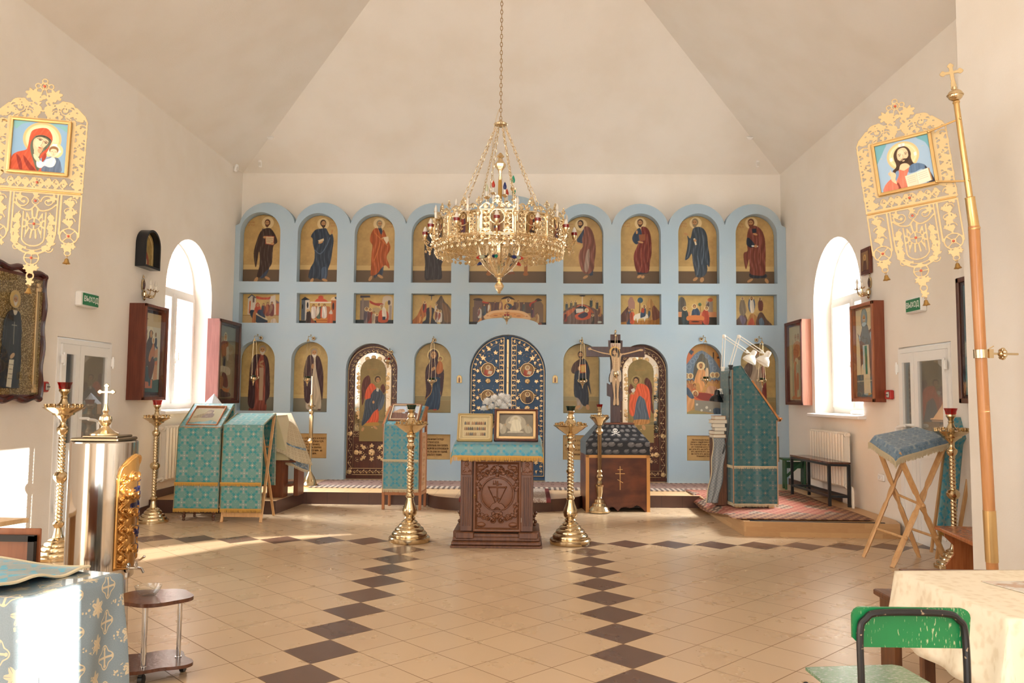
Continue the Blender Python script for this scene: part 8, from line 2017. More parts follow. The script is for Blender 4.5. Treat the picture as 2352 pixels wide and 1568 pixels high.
c = sheet('striped_rug', lambda u_, v_: Vector((-.30+(u_-.5)*1.24, np.interp(v_, [0, .9, .96, 1], [12.11, 11.0, 10.925, 10.90]), np.interp(v_, [0, .9, .96, 1], [SOL+.02, SOL+.018, SOL+.014, SOL-.03]))), 10, 40, RG2, None, .01, 1, 1); tag(c, 'striped brown and cream rug on the rounded step behind the carved lectern', 'rug')
PARQ = Mat('platform_oak', 'b08458', .4); x_, y_, z_ = PARQ.geo(); row = (z_/.055).fl(); cell = ((x_+y_*.7+row*.37)/.55).fl(); rn = ((cell*12.9+row*78.2).sin()*437.5).fr(); gn = PARQ.noise(14, 4, stretch=(1, 1, 8)); PARQ.set('Base Color', PARQ.mix(rn*.6+gn*.4, 'a87c50', 'd0a878')); PARQ = PARQ.mat
plat = [(2.473, 9.268), (4.20, 9.20), (4.285, 9.5), (4.285, 11.63), (2.46, 11.63)]
root = thing('singers_platform', 'low wooden platform with oak sides carrying the tall green lectern', 'platform', (0, 0, 0)); b = B(); b.prism(plat, .0, .165, 'XY'); b.build('boards', PARQ, root, 0); b = B(); b.beam((2.54, 9.30, .169), (4.12, 9.235, .169), .06, .006, up=(0, 0, 1)) if False else b.box((3.3, 9.285, .168), (1.5, .03, .006), rz=R(-2.3)); b.build('black_tape', flat('black_tape', '17171a', .7), root, 0)
RG3 = Mat('red_carpet', '7c3a30', .95); x_, y_, z_ = RG3.geo(); nz = RG3.noise(8, 5); n2 = RG3.noise(70, 2)
bd = ((x_-3.1).abs()).gt(.72).mx(y_.lt(9.75)); stp = ((x_*52).sin()*(y_*38).sin()).gt(.2); mid = ((x_*14).sin()+(y_*9+nz*4).sin()).gt(.5)
RG3.set('Base Color', RG3.mix(n2*.35, RG3.mix(bd, RG3.mix(mid, RG3.mix(stp, '8a3a30', 'a06a50'), RG3.mix(stp, '4e3c34', 'a89078')), RG3.mix(stp, '5c3024', 'a0744c')), 'b08c74')); RG3 = RG3.mat
c = sheet('patterned_carpet', lambda u_, v_: Vector((2.36+u_*(1.62-.2*(1-v_)*0)+.02*sin(v_*9), 9.36+v_*2.9, .182 if u_ > .09 or v_ < .1 else (.182-.10*(1-u_/.09)*min(1, (v_-.1)*3)*(1 if v_ < .8 else 0)))), 36, 30, RG3, None, .008, 1, 1); tag(c, 'worn red patterned carpet covering the low wooden platform', 'rug')
# tall draped lectern
ZP = .187
k0, k1, k2 = P(1687, 1166, Z=ZP), P(1783.6, 1166, Z=ZP), P(1660, 1152, Z=ZP); Wk = k1.x-k0.x; root = thing('tall_lectern', 'tall lectern fully draped in dark green brocade with a sloping reading board', 'lectern', (k0.x, k0.y, ZP)); Dk = .56
zt_ = P(1696, 840, Y=k0.y).z-ZP; zl = P(1783, 965, Y=k0.y).z-ZP; zm = P(1740, 908, Y=k0.y).z-ZP
fr_poly = [(0, .05), (Wk, .05), (Wk, zl), (.10, zt_), (.02, zt_-.02)]
b = B(); b.prism([(.02, .02), (Wk-.03, .02), (Wk-.03, zl-.05), (.12, zt_-.06), (.04, zt_-.06)], .03, Dk-.03, 'XZ'); b.build('body', LOAK, root, 0)
for x in (.06, Wk-.07):
    for y in (.05, Dk-.06): b = B(); b.box((x, y, .02), (.07, .06, .04)); b.build('foot', PINE, root)
def face(a, bq, hb, ha):
    """hanging side from base line a->bq, with top heights ha at a and hb at bq"""
    a, bq = Vector(a), Vector(bq)
    def fn(u_, v_): q = a.lerp(bq, u_); z = (ha(u_)*(1-v_)+.045*v_); nrm = (bq-a).cross(Vector((0, 0, 1))).normalized(); w_ = (.008*sin(u_*11+1)+.004*sin(u_*23))*v_; return Vector((q.x, q.y, z))+nrm*w_
    return fn
ht_ = lambda u_: np.interp(u_*Wk, [0, .02, .10, Wk], [zt_-.05, zt_-.01, zt_, zl+.02])
f1_ = face((-.01, -.012, 0), (Wk+.01, -.012, 0), None, ht_)
def uvz(fn, sx): return fn
def cloth_h(name, fn, nu, nv, su, hmax, parent):
    V = [tuple(fn(i/nu, j/nv)) for j in range(nv+1) for i in range(nu+1)]; W = nu+1; Fc = [(j*W+i, j*W+i+1, (j+1)*W+i+1, (j+1)*W+i) for j in range(nv) for i in range(nu)]; me = bpy.data.meshes.new(name); me.from_pydata(V, [], Fc); l = me.uv_layers.new(name='UVMap')
    l.data.foreach_set('uv', np.array([((i % W)/nu*su, V[i][2]) for f in Fc for i in f], float).ravel()); me.shade_smooth(); o = ob(name, me, parent, TEALD); m = o.modifiers.new('thickness', 'SOLIDIFY'); m.thickness = .004; m.offset = 0; return o
cf_ = cloth_h('cloth', f1_, 40, 60, Wk, 2, root); f2_ = face((-.012, Dk+.01, 0), (-.012, -.012, 0), None, lambda u_: zt_-.05); c2_ = cloth_h('side_cloth', f2_, 24, 50, Dk, 2, root)
def top_(u_, v_): x = -.012+u_*(Wk*.5); return Vector((x, -.014+v_*(Dk+.03), float(np.interp(x, [-.02, .02, .10, Wk], [zt_-.05, zt_-.008, zt_+.004, zl+.024]))))
sheet('top_cloth', top_, 16, 16, TEALD, root, .005, .3, Dk)
fringe('fringe', [f1_(t, 1)+Vector((0, -.003, 0)) for t in np.linspace(0, 1, 20)], .03, FRP, cf_); fringe('fringe', [f1_(t, .78 if False else 1)+Vector((0, -.012, .47)) for t in np.linspace(0, 1, 20)], .025, FRP, cf_); fringe('fringe', [f2_(t, 1)+Vector((-.003, 0, 0)) for t in np.linspace(0, 1, 14)], .03, FRP, c2_); fringe('fringe', [f2_(t, 1)+Vector((-.012, 0, .47)) for t in np.linspace(0, 1, 14)], .025, FRP, c2_)
b = B(); b.tube([(-.014, -.02, .05), (-.012, -.02, zt_-.05)], .009, 5); b.tube([(Wk+.0, -.02, .05), (Wk, -.02, zl)], .008, 5); b.build('trim', flat('rose_trim', '9c7c60', .6), cf_)
b = B(); b.beam((.235, .27, float(ht_(.235/Wk))+.02), (Wk+.05, .27, zl-.01), .58, .022, up=(1, 0, 0)); b.box((Wk+.05, .27, zl+.01), (.02, .58, .05), rot=Matrix.Rotation(R(50), 3, 'Y')); b.build('reading_board', OAK, root, 0)
# two white desk lamps and a small black one clamped to it
WL_ = flat('lamp_white', 'f0ebdf', .3); BKP = flat('black_plastic', '1c1c1c', .4)
def desk_lamp(label, px, Y, col, clamp):
    (b0, b1, b2, h0, h1) = [P(x, y, Y=Y) for x, y in px]; root = thing('desk_lamp', label, 'lamp', b0); q = lambda v: v-b0
    b = B(); b.box((0, 0, -.03), (.04, .04, .06), bev=.006); b.box((0, .0, -.01), (.05, .05, .02)); b.build('clamp', clamp, root)
    for (s0, s1) in ((q(b0), q(b1)), (q(b1), q(b2))):
        d = (s1-s0).normalized(); sd = Vector((0, 1, 0)).cross(d).normalized()*.016; b = B(); b.tube([s0+sd, s1+sd], .0055, 6); b.tube([s0-sd, s1-sd], .0055, 6); b.build('arm', WL_, root)
    b = B(); b.box(q(b1), (.045, .03, .045), bev=.008); b.box(q(b2), (.03, .03, .04), bev=.006); b.sph(q(b1)+Vector((.0, -.02, 0)), .009, 8); b.build('joint', WL_, root)
    d = (h1-h0).normalized(); L = (h1-h0).length; b = B(); b.lathe([(.001, -.01), (.024, -.005), (.034, .01), (.036, L*.42), (.042, L*.46), (.07, L*.62), (.088, L*.85), (.092, L), (.088, L), (.068, L*.64), (.04, L*.5)], 28, q(h0), tuple(d)); b.tube([q(b2), q(h0)+d*.05], .010, 8); sh = b.build('lamp_shade', col, root)
    b = B(); b.sph(q(h0)+d*L*.7, .03, 12); b.build('bulb', BULB, sh); return root
desk_lamp('white swing-arm lamp whose dark-springed arm rises from the black switch box', [(1678, 838), (1697, 773), (1750, 808), (1767, 808), (1750, 834)], k0.y-.02, WL_, BKP)
desk_lamp('white swing-arm lamp behind the dark-springed one', [(1660, 842), (1663, 772), (1716, 808), (1734, 806), (1720, 830)], k0.y+.35, WL_, WL_)
rb = desk_lamp('small black desk lamp hanging beside the stack of books', [(1657, 905), (1655, 896), (1649, 897), (1648, 896), (1645, 922)], k0.y+.45, flat('lamp_black', '16161a', .25), BKP)
b = B(); b.tube(spline([P(1677, 848, Y=k0.y-.03), P(1674, 870, Y=k0.y-.04), P(1676, 930, Y=k0.y-.04), P(1672, 1000, Y=k0.y-.04), P(1660, 1042, Y=k0.y-.03), P(1664, 1020, Y=k0.y-.03)], 8), .005, 6); b.box(P(1676, 900, Y=k0.y-.045), (.022, .02, .07), bev=.005); b.sph(P(1675, 866, Y=k0.y-.04), .016, 8); tag(b.build('lamp_cord', flat('black_cord', '18181a', .5)), 'black lamp cord with an inline switch hanging down the green draped lectern', 'cord')
# book stand with grey lace cloth behind it
p = P(1645, 1005, Y=k0.y+.3); zt2 = p.z; root = thing('book_stand', 'narrow stand draped in grey lace cloth carrying books beside the tall green lectern', 'stand', (k0.x-.12, k0.y+.34, ZP)); hb = zt2-ZP
b = B(); b.box((0, 0, hb/2), (.16, .26, hb-.01)); b.build('body', DWOOD, root, 0)
def gs(u_, v_): return Vector((-.10+u_*.16-.10*v_*v_+.008*sin(v_*14+u_*5), -.145-.012*sin(u_*14+v_*3)*v_, hb+.004-v_*(hb-.03+.0)-(.14*(1-u_) if False else 0)))
c = sheet('lace_cloth', gs, 12, 50, GREYB, root, .005, .2, 1.0); b = B(); b.tube([gs(.0, t)+Vector((0, -.006, 0)) for t in np.linspace(0, 1, 30)], .007, 5); b.build('trim', FRP, c)
sheet('top_cloth', lambda u_, v_: Vector((-.10+u_*.19, -.15+v_*.29, hb+.004)), 4, 4, GREYB, root, .005, .2, .3)
r_ = random.Random(3); z = zt2+.006
BK = ['c9a070', '6a4a3c', 'd8d0c0', '8a8478', 'c8b8a0', 'b8733c']
for i in range(6):
    hgt = r_.uniform(.035, .055); w_ = r_.uniform(.14, .19); root = thing('book', ['worn book at the bottom of the stack beside the tall lectern', 'book second from the bottom of the stack beside the tall lectern', 'pale book third from the bottom of the stack beside the tall lectern', 'book fourth from the bottom of the stack beside the tall lectern', 'book second from the top of the stack beside the tall lectern', 'orange-brown book topmost on the stack beside the tall lectern'][i], 'book', (k0.x-.13+r_.uniform(-.015, .015), k0.y+.3, z), r_.uniform(-.2, .2), 'books stacked beside the tall lectern')
    b = B(); b.box((0, 0, hgt/2), (w_-.012, .19, hgt-.008)); b.build('pages', flat('paper_pages', 'e4dac6', .8), root, 0); b = B(); b.box((0, 0, .002), (w_, .2, .004)); b.box((0, 0, hgt-.002), (w_, .2, .004)); b.box((w_/2-.002, 0, hgt/2), (.004, .2, hgt)); b.build('cover', flat('cover%d' % i, BK[i], .6), root, 0); z += hgt+.001
# bench and stool
f0, f1, f2, f3 = [P(x, y, Z=ZP-.005) for x, y in ((1820, 1135), (1906, 1163), (1951, 1164.5), (1858.5, 1136))]; BLK = flat('black_metal', '15181c', .35); root = thing('bench', 'long bench with a brown top on a black metal frame before the radiator', 'bench', f1); q = lambda v, z: (v.x-f1.x, v.y-f1.y, z)
H_ = P(1906, 1062, Y=f1.y).z-f1.z
for v in (f0, f1, f2, f3): b = B(); b.beam(q(v, 0), q(v, H_-.02), .035, .035); b.build('leg', BLK, root, 0)
b = B()
for a_, c_ in ((f0, f1), (f3, f2), (f0, f3), (f1, f2)): b.beam(q(a_, .13), q(c_, .13), .028, .028); b.beam(q(a_, H_-.03), q(c_, H_-.03), .03, .03)
b.build('rails', BLK, root, 0)
b = B(); tp = [q(v, 0) for v in (f0, f1, f2, f3)]; cx_ = sum(t[0] for t in tp)/4; cy_ = sum(t[1] for t in tp)/4; b.prism([(cx_+(t[0]-cx_)*1.12, cy_+(t[1]-cy_)*1.04) for t in tp], H_-.015, H_+.008, 'XY'); b.build('seat', wood('bench_top', '4a2e24', '5c3c30', .2), root, 0)
s0 = P(1796, 1121, Z=SOL); s1 = P(1848, 1125, Z=SOL); GRN = flat('green_paint', '1d4f2c', .45); root = thing('stool', 'dark green wooden stool by the blue screen behind the bench', 'stool', ((s0.x+s1.x)/2+.02, s1.y+.12, SOL), R(-6)); hs = .46; ws = s1.x-s0.x+.04
b = B(); b.box((0, 0, hs), (ws+.06, .30, .028), bev=.005); b.build('seat', GRN, root)
for s_ in (-1, 1): 
    b = B(); x = s_*(ws/2-.02); b.prism([(-.13, 0), (-.06, 0), (0, .12), (.06, 0), (.13, 0), (.11, hs-.015), (-.11, hs-.015)], x-.011, x+.011, 'YZ'); b.build('leg', GRN, root, 0)
b = B(); b.box((0, -.0, hs-.09), (ws-.05, .02, .10)); b.beam((-ws/2+.03, -.08, .20), (ws/2-.06, -.08, hs-.05), .04, .012, up=(0, 1, 0)); b.build('apron', GRN, root, 0)
# plaque-like white paper on the sill
b = B(); b.box((0, 0, .03), (.12, .36, .06), bev=.02); o = b.build('paper_bundle', flat('crumpled_paper', 'ece8e2', .9)); o.location = (XR+.1, 10.72, WR['z0']-.004); tag(o, 'white folded bundle lying on the window sill beside the reddish-brown icon case', 'paper')
# ---------------------------------------------------------------- folding lecterns near the second door
fa, fb, fc, fd_ = [P(x, y, Z=0) for x, y in ((1983, 1279), (2111, 1279), (2049, 1303), (2176, 1294.5))]
root = thing('folding_stand', 'pale pine folding stand with two crossed frames under a fringed blue cloth', 'lectern', ((fa.x+fd_.x)/2, (fa.y+fc.y)/2, 0)); o_ = root.location.copy(); q = lambda v: Vector(v)-o_
tW, tS, tE, tN = P(2009, 1000, Y=fa.y-.03), P(2062, 1034, Y=fc.y-.02), P(2176, 1001, Y=fd_.y+.02), P(2106, 981, Y=fb.y-.05)
def leg_turned(a, c_, root):
    a, c_ = Vector(a), Vector(c_); d = c_-a; L = d.length; b = B(); pts = []; rs = []
    for t in np.linspace(0, 1, 40): pts.append(a+d*t); k = abs(t-.52); r = .042 if k < .03 else .026 if k < .10 and k > .05 else .036; r = .028 if t < .04 else r; rs.append(r)
    b.tube(pts, rs, 8, flat=.5); b.build('leg', PINE, root)
leg_turned(q(fb), q(tW)-Vector((0, 0, .02)), root); leg_turned(q(fa), q(tN)-Vector((0, 0, .02)), root); leg_turned(q(fd_), q(tS)-Vector((0, 0, .02)), root); leg_turned(q(fc), q(tE)-Vector((0, 0, .02)), root)
ml = lambda a, c_, t: Vector(a)*(1-t)+Vector(c_)*t
for f_, t_, g_, s_, k_ in ((fb, tW, fd_, tS, .52), (fa, tN, fc, tE, .22), (fb, tW, fd_, tS, .24)): b = B(); e_ = ml(q(g_), q(s_), k_); b.tube([ml(q(f_), q(t_), k_), e_-Vector((0, .03, 0))], .013, 8); b.sph(e_-Vector((0, .03, 0)), .02, 10); b.build('rung', PINE, root)
b = B(); up_ = Vector((0, 0, -.015)); qs = [q(v)+up_ for v in (tW, tS, tE, tN)]; b.add([tuple(v) for v in qs]+[tuple(v-Vector((0, 0, .02))) for v in qs], [[0, 1, 2, 3], [7, 6, 5, 4], [0, 4, 5, 1], [1, 5, 6, 2], [2, 6, 7, 3], [3, 7, 4, 0]]); b.build('top_board', PINE, root, 0)
rc = thing('fringed_cloth', 'greyish blue brocade cloth with pale fringe spread over the crossed pine stand', 'cloth', o_)
c, fn = drape('cloth', [q(tS), q(tE), q(tN), q(tW)], (.06, .06, .05, .07), brocade('smoky_blue_brocade', '6c8498', '5a7488', 'b4b4ac', .16, None, amt=.3), rc, 30, .010, flare=.9)
for ed in ([(t, 0) for t in np.linspace(0, 1, 20)], [(0, t) for t in np.linspace(0, 1, 20)], [(1, t) for t in np.linspace(0, 1, 16)]): fringe('fringe', [fn(*e) for e in ed], .05, FRP, c)
# second stand leaning with a teal runner and navy cloth
root = thing('draped_stand', 'pale wooden stand with a long turquoise runner, behind the red-glass candle stand', 'lectern', (4.02, 8.0, 0)); o_ = root.location.copy(); q = lambda x, y, Y: P(x, y, Y=Y)-o_
Yb = 7.98
b = B(); b.beam(q(2193, 1280, Yb), q(2251, 940, Yb+.02), .035, .025, up=(0, 1, 0), bev=.004); b.build('leg', PINE, root); b = B(); b.beam(q(2139, 1268, Yb+.05), q(2174, 1000, Yb+.02), .028, .022, up=(0, 1, 0), bev=.004); b.build('leg', PINE, root); b = B(); b.beam(q(2152, 1284, Yb-.03), q(2166, 1180, Yb-.03), .03, .022, up=(0, 1, 0)); b.build('leg', PINE, root)
b = B(); b.beam(q(2190, 985, Yb+.1), q(2190, 950, Yb+.1), .03, .02); b.beam(q(2247, 990, Yb+.1), q(2249, 950, Yb+.1), .03, .02); b.beam(q(2186, 985, Yb+.1), q(2250, 985, Yb+.1), .02, .03); b.build('crossbar', PINE, root)
def rr_(u_, v_):
    a = q(2190, 958, Yb+.08).lerp(q(2244, 958, Yb+.08), u_); m_ = q(2172, 1022, Yb-.04).lerp(q(2212, 1022, Yb-.04), u_); e = q(2152, 1212, Yb-.06).lerp(q(2192, 1232, Yb-.06), u_)
    return a.lerp(m_, v_/.28) if v_ < .28 else m_.lerp(e, (v_-.28)/.72)+Vector((0, -.012*sin(u_*9)*v_, 0))
c = sheet('runner_cloth', rr_, 14, 40, TEALB, root, .004, .25, 1.2); fringe('fringe', [rr_(t, 1) for t in np.linspace(0, 1, 10)], .05, FR, c)
b = B(); b.add(*[[(tuple(q(x, y, 8.06+dy))) for dy in (0, .05) for x, y in ((2236, 1040), (2264, 1010), (2270, 1192), (2232, 1188))], [[0, 1, 2, 3], [7, 6, 5, 4], [0, 4, 5, 1], [1, 5, 6, 2], [2, 6, 7, 3], [3, 7, 4, 0]]]); b.build('navy_cloth', Mat('navy_velvet', '1c2a38', .8).mat, root, 0)
# small wooden footstool by the pole
root = thing('wooden_bench', 'small varnished wooden bench with a curved side, behind the orange banner pole', 'bench', (3.84, 7.0, 0), R(-8)); CHW = wood('varnished_wood', 'a05c34', 'b46e42', .25)
b = B(); b.box((.06, 0, .40), (.50, .9, .035), bev=.008); b.build('seat', CHW, root)
for y in (-.36, .36): b = B(); b.prism([(-.12, 0), (.26, 0), (.26, .38), (-.14, .38), (-.13, .33), (-.06, .26), (-.06, .18), (-.13, .08)], y-.012, y+.012, 'XZ'); b.build('side_panel', CHW, root, 0)
# ---------------------------------------------------------------- table and green chair nearest the camera
A, Bq, C_, D_ = P(2058, 1322, Z=.75), P(2303, 1421, Z=.75), Vector((3.3, 3.45, .75)), P(2084, 1302, Z=.75)+Vector((.02, 0, 0))
A = Vector((1.70, 3.76, .75)); Bq = Vector((1.78, 3.03, .75)); C_ = Vector((3.25, 3.10, .75)); D_ = Vector((3.1, 4.02, .75)); A2 = Vector((1.84, 3.99, .75))
root = thing('table', 'dark brown table under a cream damask cloth beside the green chair', 'table', (2.4, 3.5, 0)); b = B(); b.box((.08, .05, .725), (1.36, .84, .03)); b.box((.08, -.33, .40), (1.2, .02, .5)); b.build('tabletop', DWOOD, root, 0)
for x, y in ((-.56, -.36), (-.5, .42), (.7, -.36), (.7, .44)): b = B(); b.box((x, y, .36), (.05, .05, .72)); b.build('leg', DWOOD, root, 0)
DAM = Mat('cream_damask', 'e2d2b4', .7); n1 = DAM.vor(26, 'UV', feat='SMOOTH_F1'); n2 = DAM.noise(30, 3, 'UV'); DAM.set('Base Color', DAM.mix((n1*.6+n2*.6).step(.35, .6), 'dcccb0', 'e8dcc4')); DAM.set('Roughness', DAM.noise(30, 3, 'UV')*.4+.4).bump(n1, .0008); DAM = DAM.mat
ct = thing('tablecloth', 'cream damask tablecloth hanging to a point over the table edge', 'cloth', (0, 0, 0))
c, fn = drape('cloth', [(1.78, 3.05, .745), (3.2, 3.05, .745), (3.1, 4.0, .745), (1.74, 3.88, .745)], (.40, .3, .2, .30), DAM, ct, 60, .012, th=.004, flare=.16)
PL = Mat('printed_plastic', 'd8d0c0', .12); v = PL.vor(9); n1 = PL.noise(14, 3); PL.set('Base Color', PL.mix(n1.step(.45, .6), 'd8d2c6', 'b89478')); b = B(); b.prism([(2.02, 3.66), (2.18, 3.12), (3.1, 3.15), (3.0, 3.70)], .752, .7545, 'XY'); tag(b.build('plastic_sheet', PL.mat, smooth=0), 'clear plastic sheet printed with faded roses on the cream tablecloth', 'table mat')
b = B(); b.prism([(2.16, 3.56), (2.20, 3.20), (2.9, 3.22), (2.85, 3.58)], .7555, .7565, 'XY')
o = b.build('paper_sheet', flat('white_sheet', 'eeeae4', .5), smooth=0); tag(o, 'white ruled paper lying on the plastic sheet', 'paper'); b = B()
for k in range(8): b.box((2.55, 3.25+.035*k, .757), (.5, .003, .0006))
b.build('ruled_lines', flat('line_brown', 'b8a090', .6), o, 0)
CG_ = Mat('green_ply', '17713f', .3); n1 = CG_.noise(60, 2, stretch=(3, 1, .6)); n2 = CG_.noise(6, 2); CG_.set('Base Color', CG_.mix((n1+n2*.5).step(.86, .93), CG_.mix(n2, '0f6a3c', '1f8048'), 'a8b088')); CG_ = CG_.mat
SG = Mat('green_seat', '5c7c54', .25); n1 = SG.noise(50, 2, stretch=(1, 8, 1)); SG.set('Base Color', SG.mix(n1.step(.58, .66), SG.mix(SG.noise(3, 2), '547650', '68856a'), 'c0c8c0')); SG = SG.mat
root = thing('green_chair', 'green plywood chair on a worn black tube frame, back to the camera', 'chair', (1.30, 2.95, 0)); o_ = root.location.copy()
pts = []; bl, br, tl, tr = P(1956, 1480, Y=2.74)-o_, P(2224, 1478, Y=2.74)-o_, P(1956, 1393, Y=2.72)-o_, P(2227, 1391, Y=2.72)-o_
x0, x1, z0, z1 = tl.x, tr.x, bl.z, tl.z; rr = .03
sh = [(x0+rr, z0), (x1-rr*.3, z0)]+[(x1-rr+rr*cos(t), z1-rr+rr*sin(t)) for t in np.linspace(0, PI/2, 5)]+[(x0+rr+rr*cos(t), z1-rr+rr*sin(t)) for t in np.linspace(PI/2, PI, 5)]+[(x0, z0+rr)]
b = B(); b.prism(sh, tl.y-.004, tl.y+.008, 'XZ'); b.build('backrest', CG_, root, 0)
xa, xb = P(1977, 1500, Y=2.70).x-o_.x, P(2219, 1500, Y=2.70).x-o_.x; zt3 = P(2100, 1408, Y=2.70).z; yb_ = tl.y-.018
fr_ = [(xa+.07, .40, .01), (xa+.05, .30, .40), (xa, yb_+.06, .45), (xa, yb_, .56), (xa, yb_, zt3-.07), (xa+.02, yb_, zt3-.02), (xa+.07, yb_, zt3), (xb-.07, yb_, zt3), (xb-.02, yb_, zt3-.02), (xb, yb_, zt3-.07), (xb, yb_, .56), (xb, yb_+.06, .45), (xb-.005, .30, .40), (xb-.01, .42, .01)]
WBK = Mat('worn_black', '121214', .3); n1 = WBK.noise(60, 2); WBK.set('Base Color', WBK.mix(n1.step(.66, .7), '121214', '8c7860')); WBK = WBK.mat
b = B(); b.tube(spline(fr_, 6), .0115, 10); b.build('tube_frame', WBK, root)
for x in (xa+.015, xb-.015): b = B(); b.tube([(x, .33, .43), (x, -.22, .012)], .011, 10); b.build('leg', WBK, root)
b = B(); sl, sr, sn = P(1850, 1533, Z=.45)-o_, P(2088, 1527, Z=.45)-o_, P(2170, 1580, Z=.45)-o_; y0s = -.10; b.prism([(sl.x+.0, sl.y), (sl.x+.04, y0s), (sr.x+.03, y0s), (sr.x-.04, sr.y-.02), (sr.x-.07, sr.y), (sl.x+.02, sl.y+.004)], .440, .452, 'XY'); b.build('seat', SG, root, 0)
root = thing('brown_bench', 'low brown bench end peeping out behind the cream tablecloth', 'bench', P(2032, 1372, Z=.42)*1); root.location.z = 0; b = B(); b.box((.35, .0, .43), (.74, .22, .035), bev=.006); b.build('seat', DWOOD, root)
for x in (.03, .6): b = B(); b.box((x, 0, .205), (.04, .18, .41)); b.build('leg', DWOOD, root, 0)
# ---------------------------------------------------------------- holy water urn, trolley and table nearest the camera, window side
STL = Mat('polished_steel', 'c9c4bc', .10, 1); n1 = STL.noise(2, 2, stretch=(12, 12, .2)); STL.set('Roughness', n1*.12+.05); STL = STL.mat; CHR = flat('chrome', 'c8c6c4', .08, 1)
ux, uy = P(232, 1200, Y=5.06).x, 5.06; root = thing('water_urn', 'tall polished steel urn with a brass cross on its lid and an embossed golden panel', 'urn', (ux, uy, 0)); ru = .198; z0, z1 = .40, 1.255
b = B(); b.lathe([(.01, z0), (ru-.01, z0), (ru, z0+.01), (ru, z1-.008), (ru-.006, z1), (.01, z1)], 64); b.build('body', STL, root)
for k in range(3): t = k*2.094+.4; b = B(); b.tube([(.15*cos(t), .15*sin(t), z0), (.16*cos(t), .16*sin(t), 0)], .018, 10); b.build('leg', CHR, root)
b = B(); b.box((0, 0, z1+.012), (.30, .26, .022), bev=.006); b.box((.02, 0, z1+.03), (.22, .2, .014), bev=.004); b.build('lid', flat('lid_steel', '8c7c66', .25, 1), root)
b = B(); zz = z1+.035; b.lathe([(.09, zz), (.085, zz+.012), (.062, zz+.022), (.05, zz+.03), (.03, zz+.045), (.022, zz+.06), (.03, zz+.068), (.038, zz+.085), (.04, zz+.10), (.036, zz+.118), (.02, zz+.128), (.014, zz+.14), (.02, zz+.155), (.014, zz+.175), (.008, zz+.2)], 32); b.build('finial', BRASS, root)
cz = Cv(1.25, 60, mask=False)
for x, y in ((.5, .15), (.15, .48), (.85, .48)): cz.ell(x, y, .12, .12, None, m=1); cz.ell(x-.06, y, .08, .08, None, m=1); cz.ell(x+.06, y, .08, .08, None, m=1); cz.ell(x, y-.06, .08, .08, None, m=1)
cz.rect(.42, .2, .58, 1.25, None, m=1); cz.rect(.2, .41, .8, .56, None, m=1); ob('lid_cross', cz.mesh('lid_cross', .115, .01, colour=False), root, BRASS, loc=(.0, -.005, zz+.185))
c = Cv(2.2, 90, 'b8894c'); c.at()
for s_ in (-1, 1):
    rinceau(c, .5+s_*.33, 2.1, .5+s_*.33, .4, 9, .16, .045, .04, False)
    for y in (.45, .8, 1.15, 1.5, 1.85): c.curl(.5+s_*.12, y, .11, 1.3, 0, s_, .045, hr=.05); c.grapes(.5+s_*.33, y+.1, .06, h=.03)
c.line([(.04, 2.15), (.04, .5), (.2, .18), (.5, .04), (.8, .18), (.96, .5), (.96, 2.15), (.04, 2.15)], .05, None, hr=.05)
PU = '3c3c6a'
c.at()
for a_ in ([(.62, .5), (.62, 2.0)], [(.36, 1.0), (.88, 1.0)], [(.45, .7), (.8, .7)], [(.45, 1.5), (.8, 1.65)]): c.line(a_, .09, PU, sm=0)
clip_arch(c)
me = c.mesh('golden_panel', .32, .004, True, True); co = np.zeros(len(me.vertices)*3); me.vertices.foreach_get('co', co); co = co.reshape(-1, 3); th_ = R(6)+co[:, 0]/ru; rad = ru+.006-co[:, 1]; me.vertices.foreach_set('co', np.stack([rad*np.cos(th_), rad*np.sin(th_), co[:, 2]+z0+.07], 1).ravel()); me.update()
GP = Mat('embossed_gilt', 'c0904c', .25, .9); GP.set('Base Color', GP.attr()); o = ob('golden_panel', me, root, GP.mat)
b = B(); tx = ru+.0; ty = -.03; zf_ = z0+.07; b.tube([(tx-.01, ty, zf_), (tx+.05, ty, zf_), (tx+.085, ty, zf_-.005), (tx+.10, ty, zf_-.03)], [.012, .010, .009, .008], 10); b.lathe([(.03, 0), (.032, .004), (.024, .008), (.014, .012)], 16, (tx, ty, zf_), (1, 0, 0)); b.lathe([(.010, 0), (.013, .02), (.009, .035), (.012, .045)], 12, (tx+.05, ty, zf_)); b.tube([(tx+.045, ty, zf_+.045), (tx+.075, ty, zf_+.05), (tx+.10, ty, zf_+.07)], .006, 8); b.sph((tx+.10, ty, zf_+.07), .009, 8); b.build('tap', CHR, root)
tx_, ty_ = P(353, 1370, Z=.43).x, 4.50; root = thing('trolley_table', 'small scalloped dark wood trolley table with chrome legs under the urn tap', 'side table', (tx_, ty_, 0)); TW = wood('trolley_wood', '4c2c20', '5e3a2a', .2)
ov = [(.205*(1+.05*cos(5*t))*cos(t), .17*(1+.06*cos(5*t+.5))*sin(t)) for t in np.linspace(0, 2*PI, 60, False)]
b = B(); b.prism(ov, .412, .432, 'XY'); b.build('top', TW, root, 30); ov2 = [(.21*(1+.14*cos(4*t+.8))*cos(t), .17*(1+.14*cos(4*t+.8))*sin(t)) for t in np.linspace(0, 2*PI, 60, False)]; b = B(); b.prism(ov2, .065, .083, 'XY'); b.build('lower_shelf', TW, root, 30)
